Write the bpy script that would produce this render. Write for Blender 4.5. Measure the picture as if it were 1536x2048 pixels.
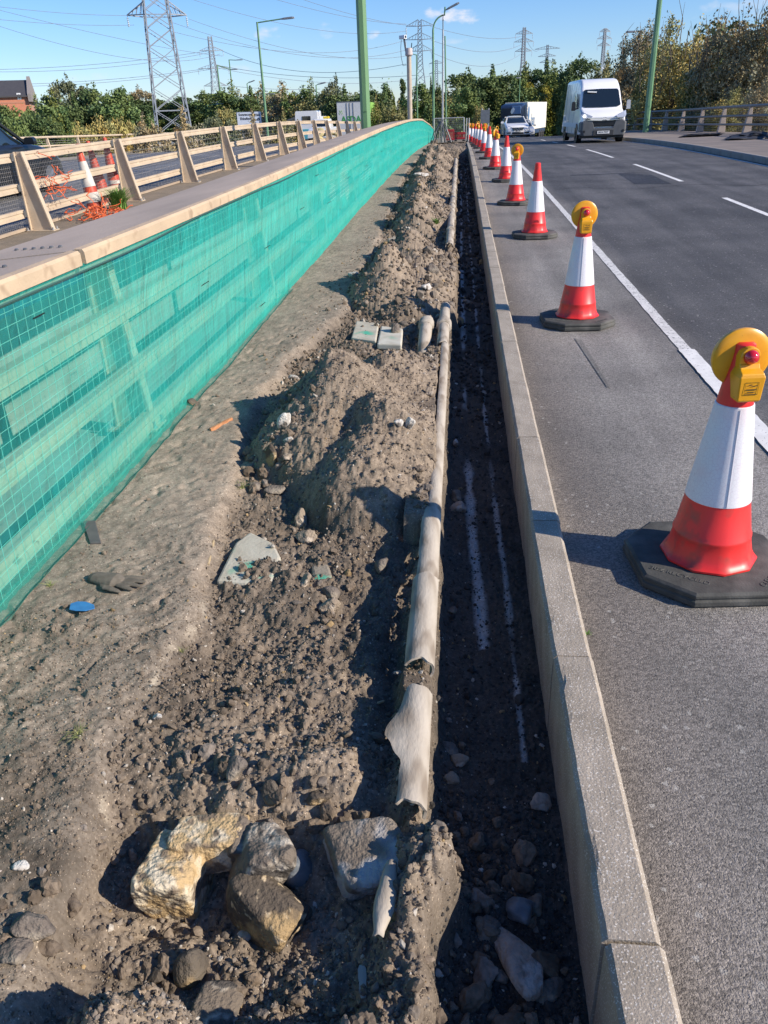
import bpy, math, random
import numpy as np
from math import sin, cos, pi, radians, sqrt, atan2, tan, exp

for _o in list(bpy.data.objects):
    bpy.data.objects.remove(_o)
SC = bpy.context.scene
COL = SC.collection

# ------------------------------------------------------------------ camera
EYE = np.array([0.0, 0.0, 1.6])
FPX = 1538.0                       # focal length in pixels of the 1536 x 2048 photograph
PITCH, YAW, ROLL = radians(27.3417), radians(6.0971), 0.04
_f = np.array([-sin(YAW) * cos(PITCH), cos(YAW) * cos(PITCH), -sin(PITCH)])
_r = np.array([cos(YAW), sin(YAW), 0.0])
_u = np.cross(_r, _f)
CF, CR, CU = _f, cos(ROLL) * _r - sin(ROLL) * _u, sin(ROLL) * _r + cos(ROLL) * _u
cam_data = bpy.data.cameras.new('camera')
cam = bpy.data.objects.new('camera', cam_data)
COL.objects.link(cam)
cam_data.sensor_fit = 'VERTICAL'
cam_data.sensor_height = 36.0
cam_data.lens = 36.0 * FPX / 2048.0
cam_data.clip_start = 0.05
cam_data.clip_end = 6000.0
from mathutils import Matrix, Vector
cam.matrix_world = Matrix(((CR[0], CU[0], -CF[0], EYE[0]), (CR[1], CU[1], -CF[1], EYE[1]),
                           (CR[2], CU[2], -CF[2], EYE[2]), (0, 0, 0, 1)))
SC.camera = cam

def ray(px, py):
    return CF + CR * (px - 768.0) / FPX - CU * (py - 1024.0) / FPX
def at_y(px, py, Y):               # the point of the place seen at a pixel, Y metres ahead
    d = ray(px, py); return EYE + d * (Y / d[1])
def at_x(px, py, X):
    d = ray(px, py); return EYE + d * (X / d[0])

# ------------------------------------------------------------------ light
SUN_EL, SUN_AZ_VEC = radians(29.0), np.array([0.962, -0.275])   # towards the sun, on the ground
world = bpy.data.worlds.new("World"); SC.world = world; world.use_nodes = True
wn, wl = world.node_tree.nodes, world.node_tree.links
wn.clear()
sky = wn.new('ShaderNodeTexSky'); sky.sky_type = 'NISHITA'; sky.sun_disc = False
sky.sun_elevation = SUN_EL
sky.sun_rotation = atan2(SUN_AZ_VEC[0], SUN_AZ_VEC[1])
sky.air_density = 1.0; sky.dust_density = 0.1; sky.ozone_density = 5.0; sky.altitude = 50
bg = wn.new('ShaderNodeBackground'); bg.inputs['Strength'].default_value = 0.118
wout = wn.new('ShaderNodeOutputWorld')
# a few small fair-weather clouds, fixed directions in the sky
tc = wn.new('ShaderNodeTexCoord')
nz = wn.new('ShaderNodeTexNoise'); nz.inputs['Scale'].default_value = 55.0; nz.inputs['Detail'].default_value = 6.0
mpn = wn.new('ShaderNodeMapping'); mpn.inputs['Scale'].default_value = (1, 1, 2.0)
wl.new(tc.outputs['Generated'], mpn.inputs[0]); wl.new(mpn.outputs[0], nz.inputs['Vector'])
clouds = [(905, 36, 0.034, 0.0085, 1.0), (868, 30, 0.014, 0.009, .75), (940, 34, 0.014, 0.008, .8), (537, 68, 0.017, 0.008, 0.6), (748, 70, 0.008, 0.007, 0.75), (655, 60, 0.014, 0.009, 0.35),
          (480, 135, 0.02, 0.006, 0.3), (905, 82, 0.02, 0.004, .3), (1500, 12, 0.06, 0.012, 0.3), (160, 155, 0.04, 0.006, 0.2)]
acc = None
for (cx, cy, rw, rh, am) in clouds:
    d = ray(cx, cy); d = d / np.linalg.norm(d)
    rt = np.cross(d, [0, 0, 1]); rt /= np.linalg.norm(rt)
    # distance in the cloud's own frame
    def dot(vec, s):
        n = wn.new('ShaderNodeVectorMath'); n.operation = 'DOT_PRODUCT'
        wl.new(tc.outputs['Generated'], n.inputs[0]); n.inputs[1].default_value = tuple(vec)
        m = wn.new('ShaderNodeMath'); m.operation = 'SUBTRACT'; wl.new(n.outputs['Value'], m.inputs[0]); m.inputs[1].default_value = s
        return m
    up = np.cross(rt, d)
    a = dot(rt, 0.0); b = dot(up, 0.0); fwd = dot(d, 0.0)
    def sq(n, k):
        m = wn.new('ShaderNodeMath'); m.operation = 'DIVIDE'; wl.new(n.outputs[0], m.inputs[0]); m.inputs[1].default_value = k
        p = wn.new('ShaderNodeMath'); p.operation = 'MULTIPLY'; wl.new(m.outputs[0], p.inputs[0]); wl.new(m.outputs[0], p.inputs[1])
        return p
    s1, s2 = sq(a, rw), sq(b, rh)
    sm = wn.new('ShaderNodeMath'); sm.operation = 'ADD'; wl.new(s1.outputs[0], sm.inputs[0]); wl.new(s2.outputs[0], sm.inputs[1])
    # 1 - r2 + noise
    ns = wn.new('ShaderNodeMath'); ns.operation = 'MULTIPLY_ADD'; wl.new(nz.outputs['Fac'], ns.inputs[0]); ns.inputs[1].default_value = 3.2; ns.inputs[2].default_value = -0.95
    df = wn.new('ShaderNodeMath'); df.operation = 'SUBTRACT'; wl.new(ns.outputs[0], df.inputs[0]); wl.new(sm.outputs[0], df.inputs[1])
    mr = wn.new('ShaderNodeMapRange'); mr.inputs['From Min'].default_value = -0.1; mr.inputs['From Max'].default_value = 1.0
    mr.inputs['To Max'].default_value = am; mr.interpolation_type = 'SMOOTHSTEP'
    wl.new(df.outputs[0], mr.inputs['Value'])
    gt = wn.new('ShaderNodeMath'); gt.operation = 'GREATER_THAN'; wl.new(fwd.outputs[0], gt.inputs[0]); gt.inputs[1].default_value = 0.0
    mm = wn.new('ShaderNodeMath'); mm.operation = 'MULTIPLY'; wl.new(mr.outputs[0], mm.inputs[0]); wl.new(gt.outputs[0], mm.inputs[1])
    if acc is None: acc = mm
    else:
        x = wn.new('ShaderNodeMath'); x.operation = 'MAXIMUM'; wl.new(acc.outputs[0], x.inputs[0]); wl.new(mm.outputs[0], x.inputs[1]); acc = x
hs_ = wn.new('ShaderNodeHueSaturation'); hs_.inputs['Saturation'].default_value = 1.14; wl.new(sky.outputs[0], hs_.inputs['Color'])
tn_ = wn.new('ShaderNodeMix'); tn_.data_type = 'RGBA'; tn_.blend_type = 'MULTIPLY'; tn_.inputs[0].default_value = 1.0; wl.new(hs_.outputs[0], tn_.inputs[6]); tn_.inputs[7].default_value = (.84, .88, 1.06, 1)
mix = wn.new('ShaderNodeMix'); mix.data_type = 'RGBA'
wl.new(acc.outputs[0], mix.inputs[0]); wl.new(tn_.outputs[2], mix.inputs[6]); mix.inputs[7].default_value = (5.6, 5.7, 6.3, 1)
wl.new(mix.outputs[2], bg.inputs['Color']); wl.new(bg.outputs[0], wout.inputs[0])

sun_data = bpy.data.lights.new('sun', 'SUN'); sun_data.energy = 4.9; sun_data.angle = radians(0.5)
sun_data.color = (1.0, 0.895, 0.76)
sun = bpy.data.objects.new('sun', sun_data); COL.objects.link(sun)
_sd = Vector((SUN_AZ_VEC[0] * cos(SUN_EL), SUN_AZ_VEC[1] * cos(SUN_EL), sin(SUN_EL)))
sun.rotation_euler = _sd.to_track_quat('Z', 'Y').to_euler()
SC.view_settings.view_transform = 'Standard'
SC.view_settings.look = 'None'
SC.view_settings.exposure = 0.42
SC.view_settings.gamma = 1.0
SC.cycles.max_bounces = 8
SC.cycles.transparent_max_bounces = 16

# ------------------------------------------------------------------ the bridge's long profile
_Y = np.linspace(-10, 300, 1241)
_Z = np.interp(_Y, [-10, 3, 5, 7, 10, 15, 20, 27, 33, 40, 48, 58, 70, 90, 130, 200, 300], [0, 0, .015, .05, .10, .19, .26, .31, .30, .22, .1, .0, -.4, -1.5, -3.6, -4.9, -4.9])
_Z = np.convolve(np.pad(_Z, 12, mode='edge'), np.ones(25) / 25, 'valid')
def P(y):
    return np.interp(y, _Y, _Z)

# ------------------------------------------------------------------ helpers
rnd = random.Random(7)
def _hash(ix, iy, seed):
    n = (ix.astype(np.int64) * 374761393 + iy.astype(np.int64) * 668265263 + seed * 1442695041) & 0x7fffffff
    n = ((n ^ (n >> 13)) * 1274126177) & 0x7fffffff
    n = (n ^ (n >> 16)) & 0xffff
    return n / 65535.0
def vnoise(x, y, seed=0):
    ix, iy = np.floor(x), np.floor(y); fx, fy = x - ix, y - iy
    fx = fx * fx * (3 - 2 * fx); fy = fy * fy * (3 - 2 * fy)
    a = _hash(ix, iy, seed); b = _hash(ix + 1, iy, seed); c = _hash(ix, iy + 1, seed); d = _hash(ix + 1, iy + 1, seed)
    return (a * (1 - fx) + b * fx) * (1 - fy) + (c * (1 - fx) + d * fx) * fy - 0.5
def fbm(x, y, sc, octs=4, seed=0, gain=0.5):
    s = 0; a = 1.0
    for k in range(octs):
        s = s + a * vnoise(x / sc * 2 ** k + 13.7 * k, y / sc * 2 ** k + 7.1 * k, seed + k); a *= gain
    return s
def worley(x, y, sc, seed=0):
    x = x / sc; y = y / sc; ix, iy = np.floor(x), np.floor(y)
    best = np.full(np.shape(x), 9.0); hid = np.zeros(np.shape(x))
    for dx in (-1, 0, 1):
        for dy in (-1, 0, 1):
            cx, cy = ix + dx, iy + dy
            px = cx + _hash(cx, cy, seed); py = cy + _hash(cx, cy, seed + 91)
            d = np.hypot(px - x, py - y); m = d < best
            best = np.where(m, d, best); hid = np.where(m, _hash(cx, cy, seed + 33), hid)
    return best, hid
def noise3(v, sc, seed=0, octs=3):
    x, y, z = v[:, 0], v[:, 1], v[:, 2]
    return (fbm(x + z * 0.37, y - z * 0.61, sc, octs, seed) + fbm(y + x * 0.23, z + x * .41, sc, octs, seed + 50) + fbm(z - y * .3, x + y * .52, sc, octs, seed + 90)) / 1.7

def new_mesh(name, V, F, mat=None, parent=None, smooth=False, col=None, loc=None):
    V = np.asarray(V, dtype=np.float32).reshape(-1, 3)
    me = bpy.data.meshes.new(name)
    me.vertices.add(len(V)); me.vertices.foreach_set('co', V.ravel())
    if isinstance(F, np.ndarray):
        n, k = F.shape
        me.loops.add(n * k); me.loops.foreach_set('vertex_index', F.astype(np.int32).ravel())
        me.polygons.add(n); me.polygons.foreach_set('loop_start', np.arange(0, n * k, k, dtype=np.int32))
    else:
        tot = sum(len(f) for f in F)
        me.loops.add(tot); me.loops.foreach_set('vertex_index', np.array([i for f in F for i in f], dtype=np.int32))
        st = np.cumsum([0] + [len(f) for f in F[:-1]]).astype(np.int32)
        me.polygons.add(len(F)); me.polygons.foreach_set('loop_start', st)
    me.update(calc_edges=True)
    me.polygons.foreach_set('use_smooth', np.full(len(me.polygons), bool(smooth)))
    if col is not None:
        ca = me.color_attributes.new('tint', 'FLOAT_COLOR', 'POINT')
        c = np.ones((len(V), 4), dtype=np.float32); c[:, :3] = col
        ca.data.foreach_set('color', c.ravel())
    me.validate()
    if mat: me.materials.append(mat)
    o = bpy.data.objects.new(name, me); COL.objects.link(o)
    if parent is not None: o.parent = parent
    if loc is not None: o.location = tuple(float(v) for v in loc)
    return o

class MB:
    """collects simple solids and links them as ONE mesh object"""
    def __init__(s): s.V = []; s.F = []; s.n = 0
    def add(s, V, F):
        V = np.asarray(V, float).reshape(-1, 3); s.V.append(V); s.F += [tuple(int(i) + s.n for i in f) for f in F]; s.n += len(V); return s
    def box(s, x0, x1, y0, y1, z0, z1):
        V = [(x, y, z) for x in (x0, x1) for y in (y0, y1) for z in (z0, z1)]
        return s.add(V, [(0, 1, 3, 2), (4, 6, 7, 5), (0, 4, 5, 1), (2, 3, 7, 6), (0, 2, 6, 4), (1, 5, 7, 3)])
    def hexa(s, V):     # eight corners, bottom four then top four
        return s.add(V, [(3, 2, 1, 0), (4, 5, 6, 7), (0, 1, 5, 4), (1, 2, 6, 5), (2, 3, 7, 6), (3, 0, 4, 7)])
    def bar(s, a, b, w, h=None, up=(0, 0, 1)):
        a = np.asarray(a, float); b = np.asarray(b, float); h = h or w
        d = b - a; d = d / (np.linalg.norm(d) + 1e-12); up = np.asarray(up, float)
        if abs(d @ up) > .98: up = np.array([1.0, 0, 0])
        r = np.cross(d, up); r /= np.linalg.norm(r); u = np.cross(r, d)
        c = [(-1, -1), (1, -1), (1, 1), (-1, 1)]
        V = [a + r * w / 2 * i + u * h / 2 * j for i, j in c] + [b + r * w / 2 * i + u * h / 2 * j for i, j in c]
        return s.add(V, [(0, 3, 2, 1), (4, 5, 6, 7), (0, 1, 5, 4), (1, 2, 6, 5), (2, 3, 7, 6), (3, 0, 4, 7)])
    def tube(s, pts, rad, n=8, cap=True):
        pts = [np.asarray(p, float) for p in pts]; m = len(pts)
        rad = rad if hasattr(rad, '__len__') else [rad] * m
        V = []; F = []; up = np.array([0, 0, 1.0])
        for i, p in enumerate(pts):
            d = pts[min(i + 1, m - 1)] - pts[max(i - 1, 0)]; d = d / (np.linalg.norm(d) + 1e-12)
            if i == 0:
                if abs(d @ up) > .95: up = np.array([1.0, 0, 0])
                r = np.cross(d, up)
            else: r = r - d * (r @ d)
            r = r / (np.linalg.norm(r) + 1e-12); u = np.cross(r, d)
            for k in range(n):
                t = 2 * pi * k / n; V.append(p + rad[i] * (r * cos(t) + u * sin(t)))
        for i in range(m - 1):
            for k in range(n):
                k2 = (k + 1) % n; F.append((i * n + k, i * n + k2, (i + 1) * n + k2, (i + 1) * n + k))
        if cap: F.append(tuple(range(n))[::-1]); F.append(tuple((m - 1) * n + k for k in range(n)))
        return s.add(V, F)
    def lathe(s, prof, n=24, c=(0, 0, 0), cap=True, rot=0.0):
        V = []; F = []
        for (r, z) in prof:
            for k in range(n):
                t = 2 * pi * k / n + rot; V.append((c[0] + r * cos(t), c[1] + r * sin(t), c[2] + z))
        m = len(prof)
        for i in range(m - 1):
            for k in range(n):
                k2 = (k + 1) % n; F.append((i * n + k, i * n + k2, (i + 1) * n + k2, (i + 1) * n + k))
        if cap: F.append(tuple(range(n))[::-1]); F.append(tuple((m - 1) * n + k for k in range(n)))
        return s.add(V, F)
    def loft(s, rings, cap=True):
        n = len(rings[0]); V = [p for r in rings for p in r]; F = []
        for i in range(len(rings) - 1):
            for k in range(n):
                k2 = (k + 1) % n; F.append((i * n + k, i * n + k2, (i + 1) * n + k2, (i + 1) * n + k))
        if cap: F.append(tuple(range(n))[::-1]); F.append(tuple((len(rings) - 1) * n + k for k in range(n)))
        return s.add(V, F)
    def prism(s, poly, axis, a, b):   # polygon extruded along an axis: 'x' poly=(y,z), 'y' poly=(x,z), 'z' poly=(x,y)
        def pt(p, t): return {'x': (t, p[0], p[1]), 'y': (p[0], t, p[1]), 'z': (p[0], p[1], t)}[axis]
        n = len(poly); V = [pt(p, a) for p in poly] + [pt(p, b) for p in poly]
        F = [tuple(range(n))[::-1], tuple(range(n, 2 * n))] + [(k, (k + 1) % n, n + (k + 1) % n, n + k) for k in range(n)]
        return s.add(V, F)
    def build(s, name, mat, parent=None, smooth=False, bevel=0, label=None, loc=None, fix=True):
        o = new_mesh(name, np.vstack(s.V), s.F, mat, parent, False, None, loc)
        if fix:
            import bmesh
            bm = bmesh.new(); bm.from_mesh(o.data); bmesh.ops.recalc_face_normals(bm, faces=bm.faces); bm.to_mesh(o.data); bm.free()
        if smooth:
            o.data.polygons.foreach_set('use_smooth', np.ones(len(o.data.polygons), dtype=bool))
            o.data.set_sharp_from_angle(angle=radians(38))
        if bevel:
            m = o.modifiers.new('bevel', 'BEVEL'); m.width = bevel; m.segments = 2; m.limit_method = 'ANGLE'; m.angle_limit = radians(35)
        if label: o['label'] = label
        return o

def tag(o, label=None, cat=None, group=None, kind=None):
    if label: o['label'] = label
    if cat: o['category'] = cat
    if group: o['group'] = group
    if kind: o['kind'] = kind
    return o
def thing(name, label, cat, loc=(0, 0, 0), rotz=0.0, group=None):
    o = bpy.data.objects.new(name, None); COL.objects.link(o)
    o.location = tuple(float(v) for v in loc); o.rotation_euler = (0, 0, rotz)
    o.empty_display_size = .2
    return tag(o, label, cat, group)
def struct(o): o['kind'] = 'structure'; return o
_kids = {}
def kids_of(o):
    if o.name not in _kids: _kids[o.name] = [c for c in bpy.data.objects if c.parent == o]
    return _kids[o.name]
def dup(root, loc, rotz=0.0, label=None, scale=None, rot=None):
    def cp(o, par):
        c = o.copy(); COL.objects.link(c)
        if par is not None: c.parent = par
        for k in kids_of(o): cp(k, c)
        return c
    r = cp(root, None); r.location = tuple(float(v) for v in loc)
    r.rotation_euler = rot if rot else (0, 0, rotz)
    if scale: r.scale = scale
    if label: r['label'] = label
    return r

# ------------------------------------------------------------------ materials
def nd(nt, t, **kw):
    n = nt.nodes.new(t)
    for k, v in kw.items():
        if k in ('operation', 'blend_type', 'data_type', 'noise_dimensions', 'feature', 'interpolation_type', 'distance'): setattr(n, k, v)
        else: n.inputs[k].default_value = v
    return n
def M(name, c1, c2=None, rough=.6, metal=0.0, nscale=6.0, detail=4.0, bump=0.0, bscale=40.0, bdist=.01, spec=.5, coat=0.0, emit=None, estr=0, lo=.35, hi=.65, c3=None, c3scale=60, c3lo=.62, c3hi=.7, stretch=None, attr=False, trans=0.0):
    m = bpy.data.materials.new(name); m.use_nodes = True
    nt = m.node_tree; L = nt.links; b = nt.nodes['Principled BSDF']
    b.inputs['Roughness'].default_value = rough; b.inputs['Metallic'].default_value = metal
    b.inputs['Specular IOR Level'].default_value = spec; b.inputs['Coat Weight'].default_value = coat
    co = nd(nt, 'ShaderNodeTexCoord'); src = co.outputs['Object']
    if stretch:
        mp = nd(nt, 'ShaderNodeMapping', Scale=stretch); L.new(src, mp.inputs[0]); src = mp.outputs[0]
    base = None
    if c2 is not None:
        n = nd(nt, 'ShaderNodeTexNoise', Scale=nscale, Detail=detail); L.new(src, n.inputs['Vector'])
        r = nd(nt, 'ShaderNodeMapRange', **{'From Min': lo, 'From Max': hi}); L.new(n.outputs['Fac'], r.inputs['Value'])
        x = nd(nt, 'ShaderNodeMix', data_type='RGBA'); L.new(r.outputs[0], x.inputs[0])
        x.inputs[6].default_value = (*c1, 1); x.inputs[7].default_value = (*c2, 1); base = x.outputs[2]
    if c3 is not None:
        n = nd(nt, 'ShaderNodeTexNoise', Scale=c3scale, Detail=2.0); L.new(src, n.inputs['Vector'])
        r = nd(nt, 'ShaderNodeMapRange', **{'From Min': c3lo, 'From Max': c3hi}); L.new(n.outputs['Fac'], r.inputs['Value'])
        x = nd(nt, 'ShaderNodeMix', data_type='RGBA'); L.new(r.outputs[0], x.inputs[0])
        if base is not None: L.new(base, x.inputs[6])
        else: x.inputs[6].default_value = (*c1, 1)
        x.inputs[7].default_value = (*c3, 1); base = x.outputs[2]
    if attr:
        a = nd(nt, 'ShaderNodeAttribute'); a.attribute_name = 'tint'
        x = nd(nt, 'ShaderNodeMix', data_type='RGBA', blend_type='MULTIPLY'); x.inputs[0].default_value = 1
        if base is not None: L.new(base, x.inputs[6])
        else: x.inputs[6].default_value = (*c1, 1)
        L.new(a.outputs['Color'], x.inputs[7]); base = x.outputs[2]
    if base is not None: L.new(base, b.inputs['Base Color'])
    else: b.inputs['Base Color'].default_value = (*c1, 1)
    if bump:
        n = nd(nt, 'ShaderNodeTexNoise', Scale=bscale, Detail=5.0); L.new(src, n.inputs['Vector'])
        u = nd(nt, 'ShaderNodeBump', Strength=bump, Distance=bdist); L.new(n.outputs['Fac'], u.inputs['Height']); L.new(u.outputs[0], b.inputs['Normal'])
    if emit: b.inputs['Emission Color'].default_value = (*emit, 1); b.inputs['Emission Strength'].default_value = estr
    if trans: b.inputs['Transmission Weight'].default_value = trans
    return m

TAN = M('painted steel cream', (.57, .46, .33), (.47, .375, .27), rough=.55, nscale=3, bump=.1, bscale=60, c3=(.3, .22, .15), c3scale=14, c3lo=.66, c3hi=.75)
TAN_DARK = M('weathered tan paint', (.42, .33, .24), (.33, .26, .19), rough=.6, nscale=4, bump=.1)
STEEL = M('galvanised steel', (.42, .44, .46), (.32, .34, .36), rough=.45, metal=.6, nscale=3)
STEEL_D = M('dull grey steel', (.18, .19, .2), (.12, .13, .14), rough=.5, metal=.5)
GREENP = M('green column paint', (.16, .30, .16), (.11, .24, .13), rough=.45, nscale=1.5, detail=5)
RUBBER = M('recycled rubber', (.075, .075, .068), (.05, .05, .046), rough=.85, nscale=18, bump=.4, bscale=120, bdist=.004, c3=(.15, .145, .13), c3scale=6, c3lo=.52, c3hi=.75)
RED = M('cone red plastic', (.86, .035, .032), (.70, .028, .026), rough=.40, nscale=5, spec=.5, c3=(.40, .06, .045), c3scale=14, c3lo=.54, c3hi=.74)
YEL = M('lamp yellow plastic', (.78, .37, .012), (.64, .28, .010), rough=.35, nscale=10, c3=(.35, .2, .03), c3scale=40, c3lo=.68, c3hi=.75)
LENSR = M('red lens', (.6, .01, .02), rough=.12, coat=1.0)
BLACK = M('black plastic', (.012, .012, .013), rough=.35)
TYRE = M('tyre rubber', (.02, .02, .02), rough=.8)
GLASS = M('dark vehicle glass', (.012, .018, .022), rough=.06, spec=.8, coat=.5)
WHITEP = M('white car paint', (.80, .80, .79), (.74, .74, .74), rough=.25, coat=.6, nscale=2)
GREYPL = M('grey bumper plastic', (.10, .105, .11), (.08, .085, .09), rough=.5)
CHROME = M('bright trim', (.75, .76, .78), rough=.15, metal=1.0)
HEADL = M('headlamp glass', (.55, .58, .62), rough=.08, coat=1.0, metal=.4)
HEADON = M('lit headlamp', (.9, .9, .9), emit=(1, .97, .9), estr=4.0)
# ================================================================== the setting
def asphalt(name, base, strip=None):
    m = bpy.data.materials.new(name); m.use_nodes = True
    nt = m.node_tree; L = nt.links; b = nt.nodes['Principled BSDF']
    co = nd(nt, 'ShaderNodeTexCoord'); o = co.outputs['Object']
    sep = nd(nt, 'ShaderNodeSeparateXYZ'); L.new(o, sep.inputs[0])
    # coarse worn patches
    n1 = nd(nt, 'ShaderNodeTexNoise', Scale=.9, Detail=5.0); L.new(o, n1.inputs['Vector'])
    mp = nd(nt, 'ShaderNodeMapping', Scale=(1.6, .12, 1)); L.new(o, mp.inputs[0])
    n2 = nd(nt, 'ShaderNodeTexNoise', Scale=1.6, Detail=4.0); L.new(mp.outputs[0], n2.inputs['Vector'])
    # chippings
    dn_ = nd(nt, 'ShaderNodeTexNoise', Scale=60.0, Detail=2.0); L.new(o, dn_.inputs['Vector'])
    dv_ = nd(nt, 'ShaderNodeVectorMath', operation='MULTIPLY_ADD'); L.new(dn_.outputs['Color'], dv_.inputs[0]); dv_.inputs[1].default_value = (.012, .012, .012); L.new(o, dv_.inputs[2])
    v = nd(nt, 'ShaderNodeTexVoronoi', Scale=150.0, Randomness=1.0); L.new(dv_.outputs[0], v.inputs['Vector'])
    v2 = nd(nt, 'ShaderNodeTexVoronoi', Scale=75.0); L.new(o, v2.inputs['Vector'])
    bw = nd(nt, 'ShaderNodeSeparateColor'); L.new(v.outputs['Color'], bw.inputs[0])
    bw2 = nd(nt, 'ShaderNodeSeparateColor'); L.new(v2.outputs['Color'], bw2.inputs[0])
    # brightness of each chipping
    r = nd(nt, 'ShaderNodeMapRange', **{'From Min': 0.0, 'From Max': 1.0, 'To Min': .55, 'To Max': 1.45}); L.new(bw.outputs[0], r.inputs['Value'])
    br = nd(nt, 'ShaderNodeMapRange', **{'From Min': .988, 'From Max': .995, 'To Min': 0.0, 'To Max': .8}); L.new(bw2.outputs[1], br.inputs['Value'])
    # base colour: nearside strip is greyer and browner towards the kerb, running lane darker
    ca = nd(nt, 'ShaderNodeMix', data_type='RGBA')
    if strip:
        xs = nd(nt, 'ShaderNodeMapRange', **{'From Min': 1.55, 'From Max': 1.95}); L.new(sep.outputs[0], xs.inputs['Value'])
        L.new(xs.outputs[0], ca.inputs[0]); ca.inputs[6].default_value = (*strip, 1); ca.inputs[7].default_value = (*base, 1)
        # dust by the kerb
        dn = nd(nt, 'ShaderNodeMath', operation='MULTIPLY_ADD'); L.new(n1.outputs['Fac'], dn.inputs[0]); dn.inputs[1].default_value = -.55; L.new(sep.outputs[0], dn.inputs[2])
        dr = nd(nt, 'ShaderNodeMapRange', **{'From Min': .18, 'From Max': .62, 'To Min': .75, 'To Max': 0.0}); L.new(dn.outputs[0], dr.inputs['Value'])
        cb = nd(nt, 'ShaderNodeMix', data_type='RGBA'); L.new(dr.outputs[0], cb.inputs[0]); L.new(ca.outputs[2], cb.inputs[6]); cb.inputs[7].default_value = (.185, .155, .125, 1)
        out = cb.outputs[2]
    else:
        ca.inputs[0].default_value = 0; ca.inputs[6].default_value = (*base, 1); out = ca.outputs[2]
    w1 = nd(nt, 'ShaderNodeMapRange', **{'From Min': .3, 'From Max': .7, 'To Min': .70, 'To Max': 1.28}); L.new(n1.outputs['Fac'], w1.inputs['Value'])
    w2 = nd(nt, 'ShaderNodeMapRange', **{'From Min': .3, 'From Max': .7, 'To Min': .72, 'To Max': 1.28}); L.new(n2.outputs['Fac'], w2.inputs['Value'])
    m1 = nd(nt, 'ShaderNodeMath', operation='MULTIPLY'); L.new(w1.outputs[0], m1.inputs[0]); L.new(w2.outputs[0], m1.inputs[1])
    m2 = nd(nt, 'ShaderNodeMath', operation='MULTIPLY'); L.new(m1.outputs[0], m2.inputs[0]); L.new(r.outputs[0], m2.inputs[1])
    vm = nd(nt, 'ShaderNodeVectorMath', operation='SCALE'); L.new(out, vm.inputs[0]); L.new(m2.outputs[0], vm.inputs['Scale'])
    mx = nd(nt, 'ShaderNodeMix', data_type='RGBA'); L.new(br.outputs[0], mx.inputs[0]); L.new(vm.outputs[0], mx.inputs[6]); mx.inputs[7].default_value = (.42, .40, .36, 1)
    L.new(mx.outputs[2], b.inputs['Base Color'])
    b.inputs['Roughness'].default_value = .72; b.inputs['Specular IOR Level'].default_value = .45
    # relief
    hm = nd(nt, 'ShaderNodeMath', operation='MULTIPLY_ADD'); L.new(v.outputs['Distance'], hm.inputs[0]); hm.inputs[1].default_value = -1.0; L.new(bw.outputs[2], hm.inputs[2])
    fn_ = nd(nt, 'ShaderNodeTexNoise', Scale=320.0, Detail=3.0); L.new(o, fn_.inputs['Vector'])
    h2_ = nd(nt, 'ShaderNodeMath', operation='MULTIPLY_ADD'); L.new(fn_.outputs['Fac'], h2_.inputs[0]); h2_.inputs[1].default_value = 1.6; L.new(hm.outputs[0], h2_.inputs[2])
    bp = nd(nt, 'ShaderNodeBump', Strength=.9, Distance=.0032); L.new(h2_.outputs[0], bp.inputs['Height']); L.new(bp.outputs[0], b.inputs['Normal'])
    return m
ASPH = asphalt('asphalt', (.100, .096, .093), (.255, .236, .212))
ASPH_OLD = asphalt('old asphalt', (.15, .15, .15))
CONC = M('concrete', (.36, .32, .27), (.27, .24, .20), rough=.85, nscale=5, bump=.35, bscale=150, bdist=.003, c3=(.5, .46, .4), c3scale=150, c3lo=.62, c3hi=.68)
CONC_PALE = M('pale concrete', (.46, .42, .36), (.36, .33, .28), rough=.85, nscale=2, bump=.2, bscale=60)
VERGE = M('gritty verge', (.24, .19, .13), (.17, .14, .10), rough=.9, nscale=4, bump=.5, bscale=90, bdist=.006, c3=(.4, .35, .27), c3scale=70)
PAV = M('paving slabs', (.25, .205, .17), (.18, .152, .13), rough=.85, nscale=1.5, bump=.3, bscale=90, bdist=.004)

def strip(name, x0, x1, dz, y0, y1, mat, nx=2, dy=.5, xf0=None, xf1=None):
    ys = np.arange(y0, y1 + dy * .5, dy); V = []; n = nx + 1
    for y in ys:
        a = xf0(y) if xf0 else x0; b = xf1(y) if xf1 else x1
        d = dz(y) if callable(dz) else dz
        for k in range(n):
            t = k / nx; V.append((a + (b - a) * t, y, P(y) + (d if np.isscalar(d) else d[0] + (d[1] - d[0]) * t)))
    F = np.array([(i * n + k, i * n + k + 1, (i + 1) * n + k + 1, (i + 1) * n + k) for i in range(len(ys) - 1) for k in range(nx)])
    return new_mesh(name, V, F, mat)

struct(strip('road', .44, 7.5, -.1, -6, 300, ASPH, 6, .5))
struct(strip('left_carriageway', -17.0, -6.3, (.02, .14), -6, 300, ASPH_OLD, 4, .6))

# kerb on the far right and its pavement, out to the railing
_ry = [-6, 20, 30, 34.6, 40, 46, 52, 60, 80, 110]
_rx = [12, 12, 12, 12, 12, 12, 11.9, 11.6, 12.0, 14]
def RX(y): return float(np.interp(y, _ry, _rx))
struct(strip('pavement', 7.64, 0, lambda y: (.05, .09), -6, 110, PAV, 5, .6, None, lambda y: RX(y) + .5))

terr = MB().box(-1500, 1500, -300, 3000, -6.2, -5.2)
struct(terr.build('ground', M('rough grass', (.09, .085, .035), (.05, .06, .022), rough=.95, nscale=.2)))
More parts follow.
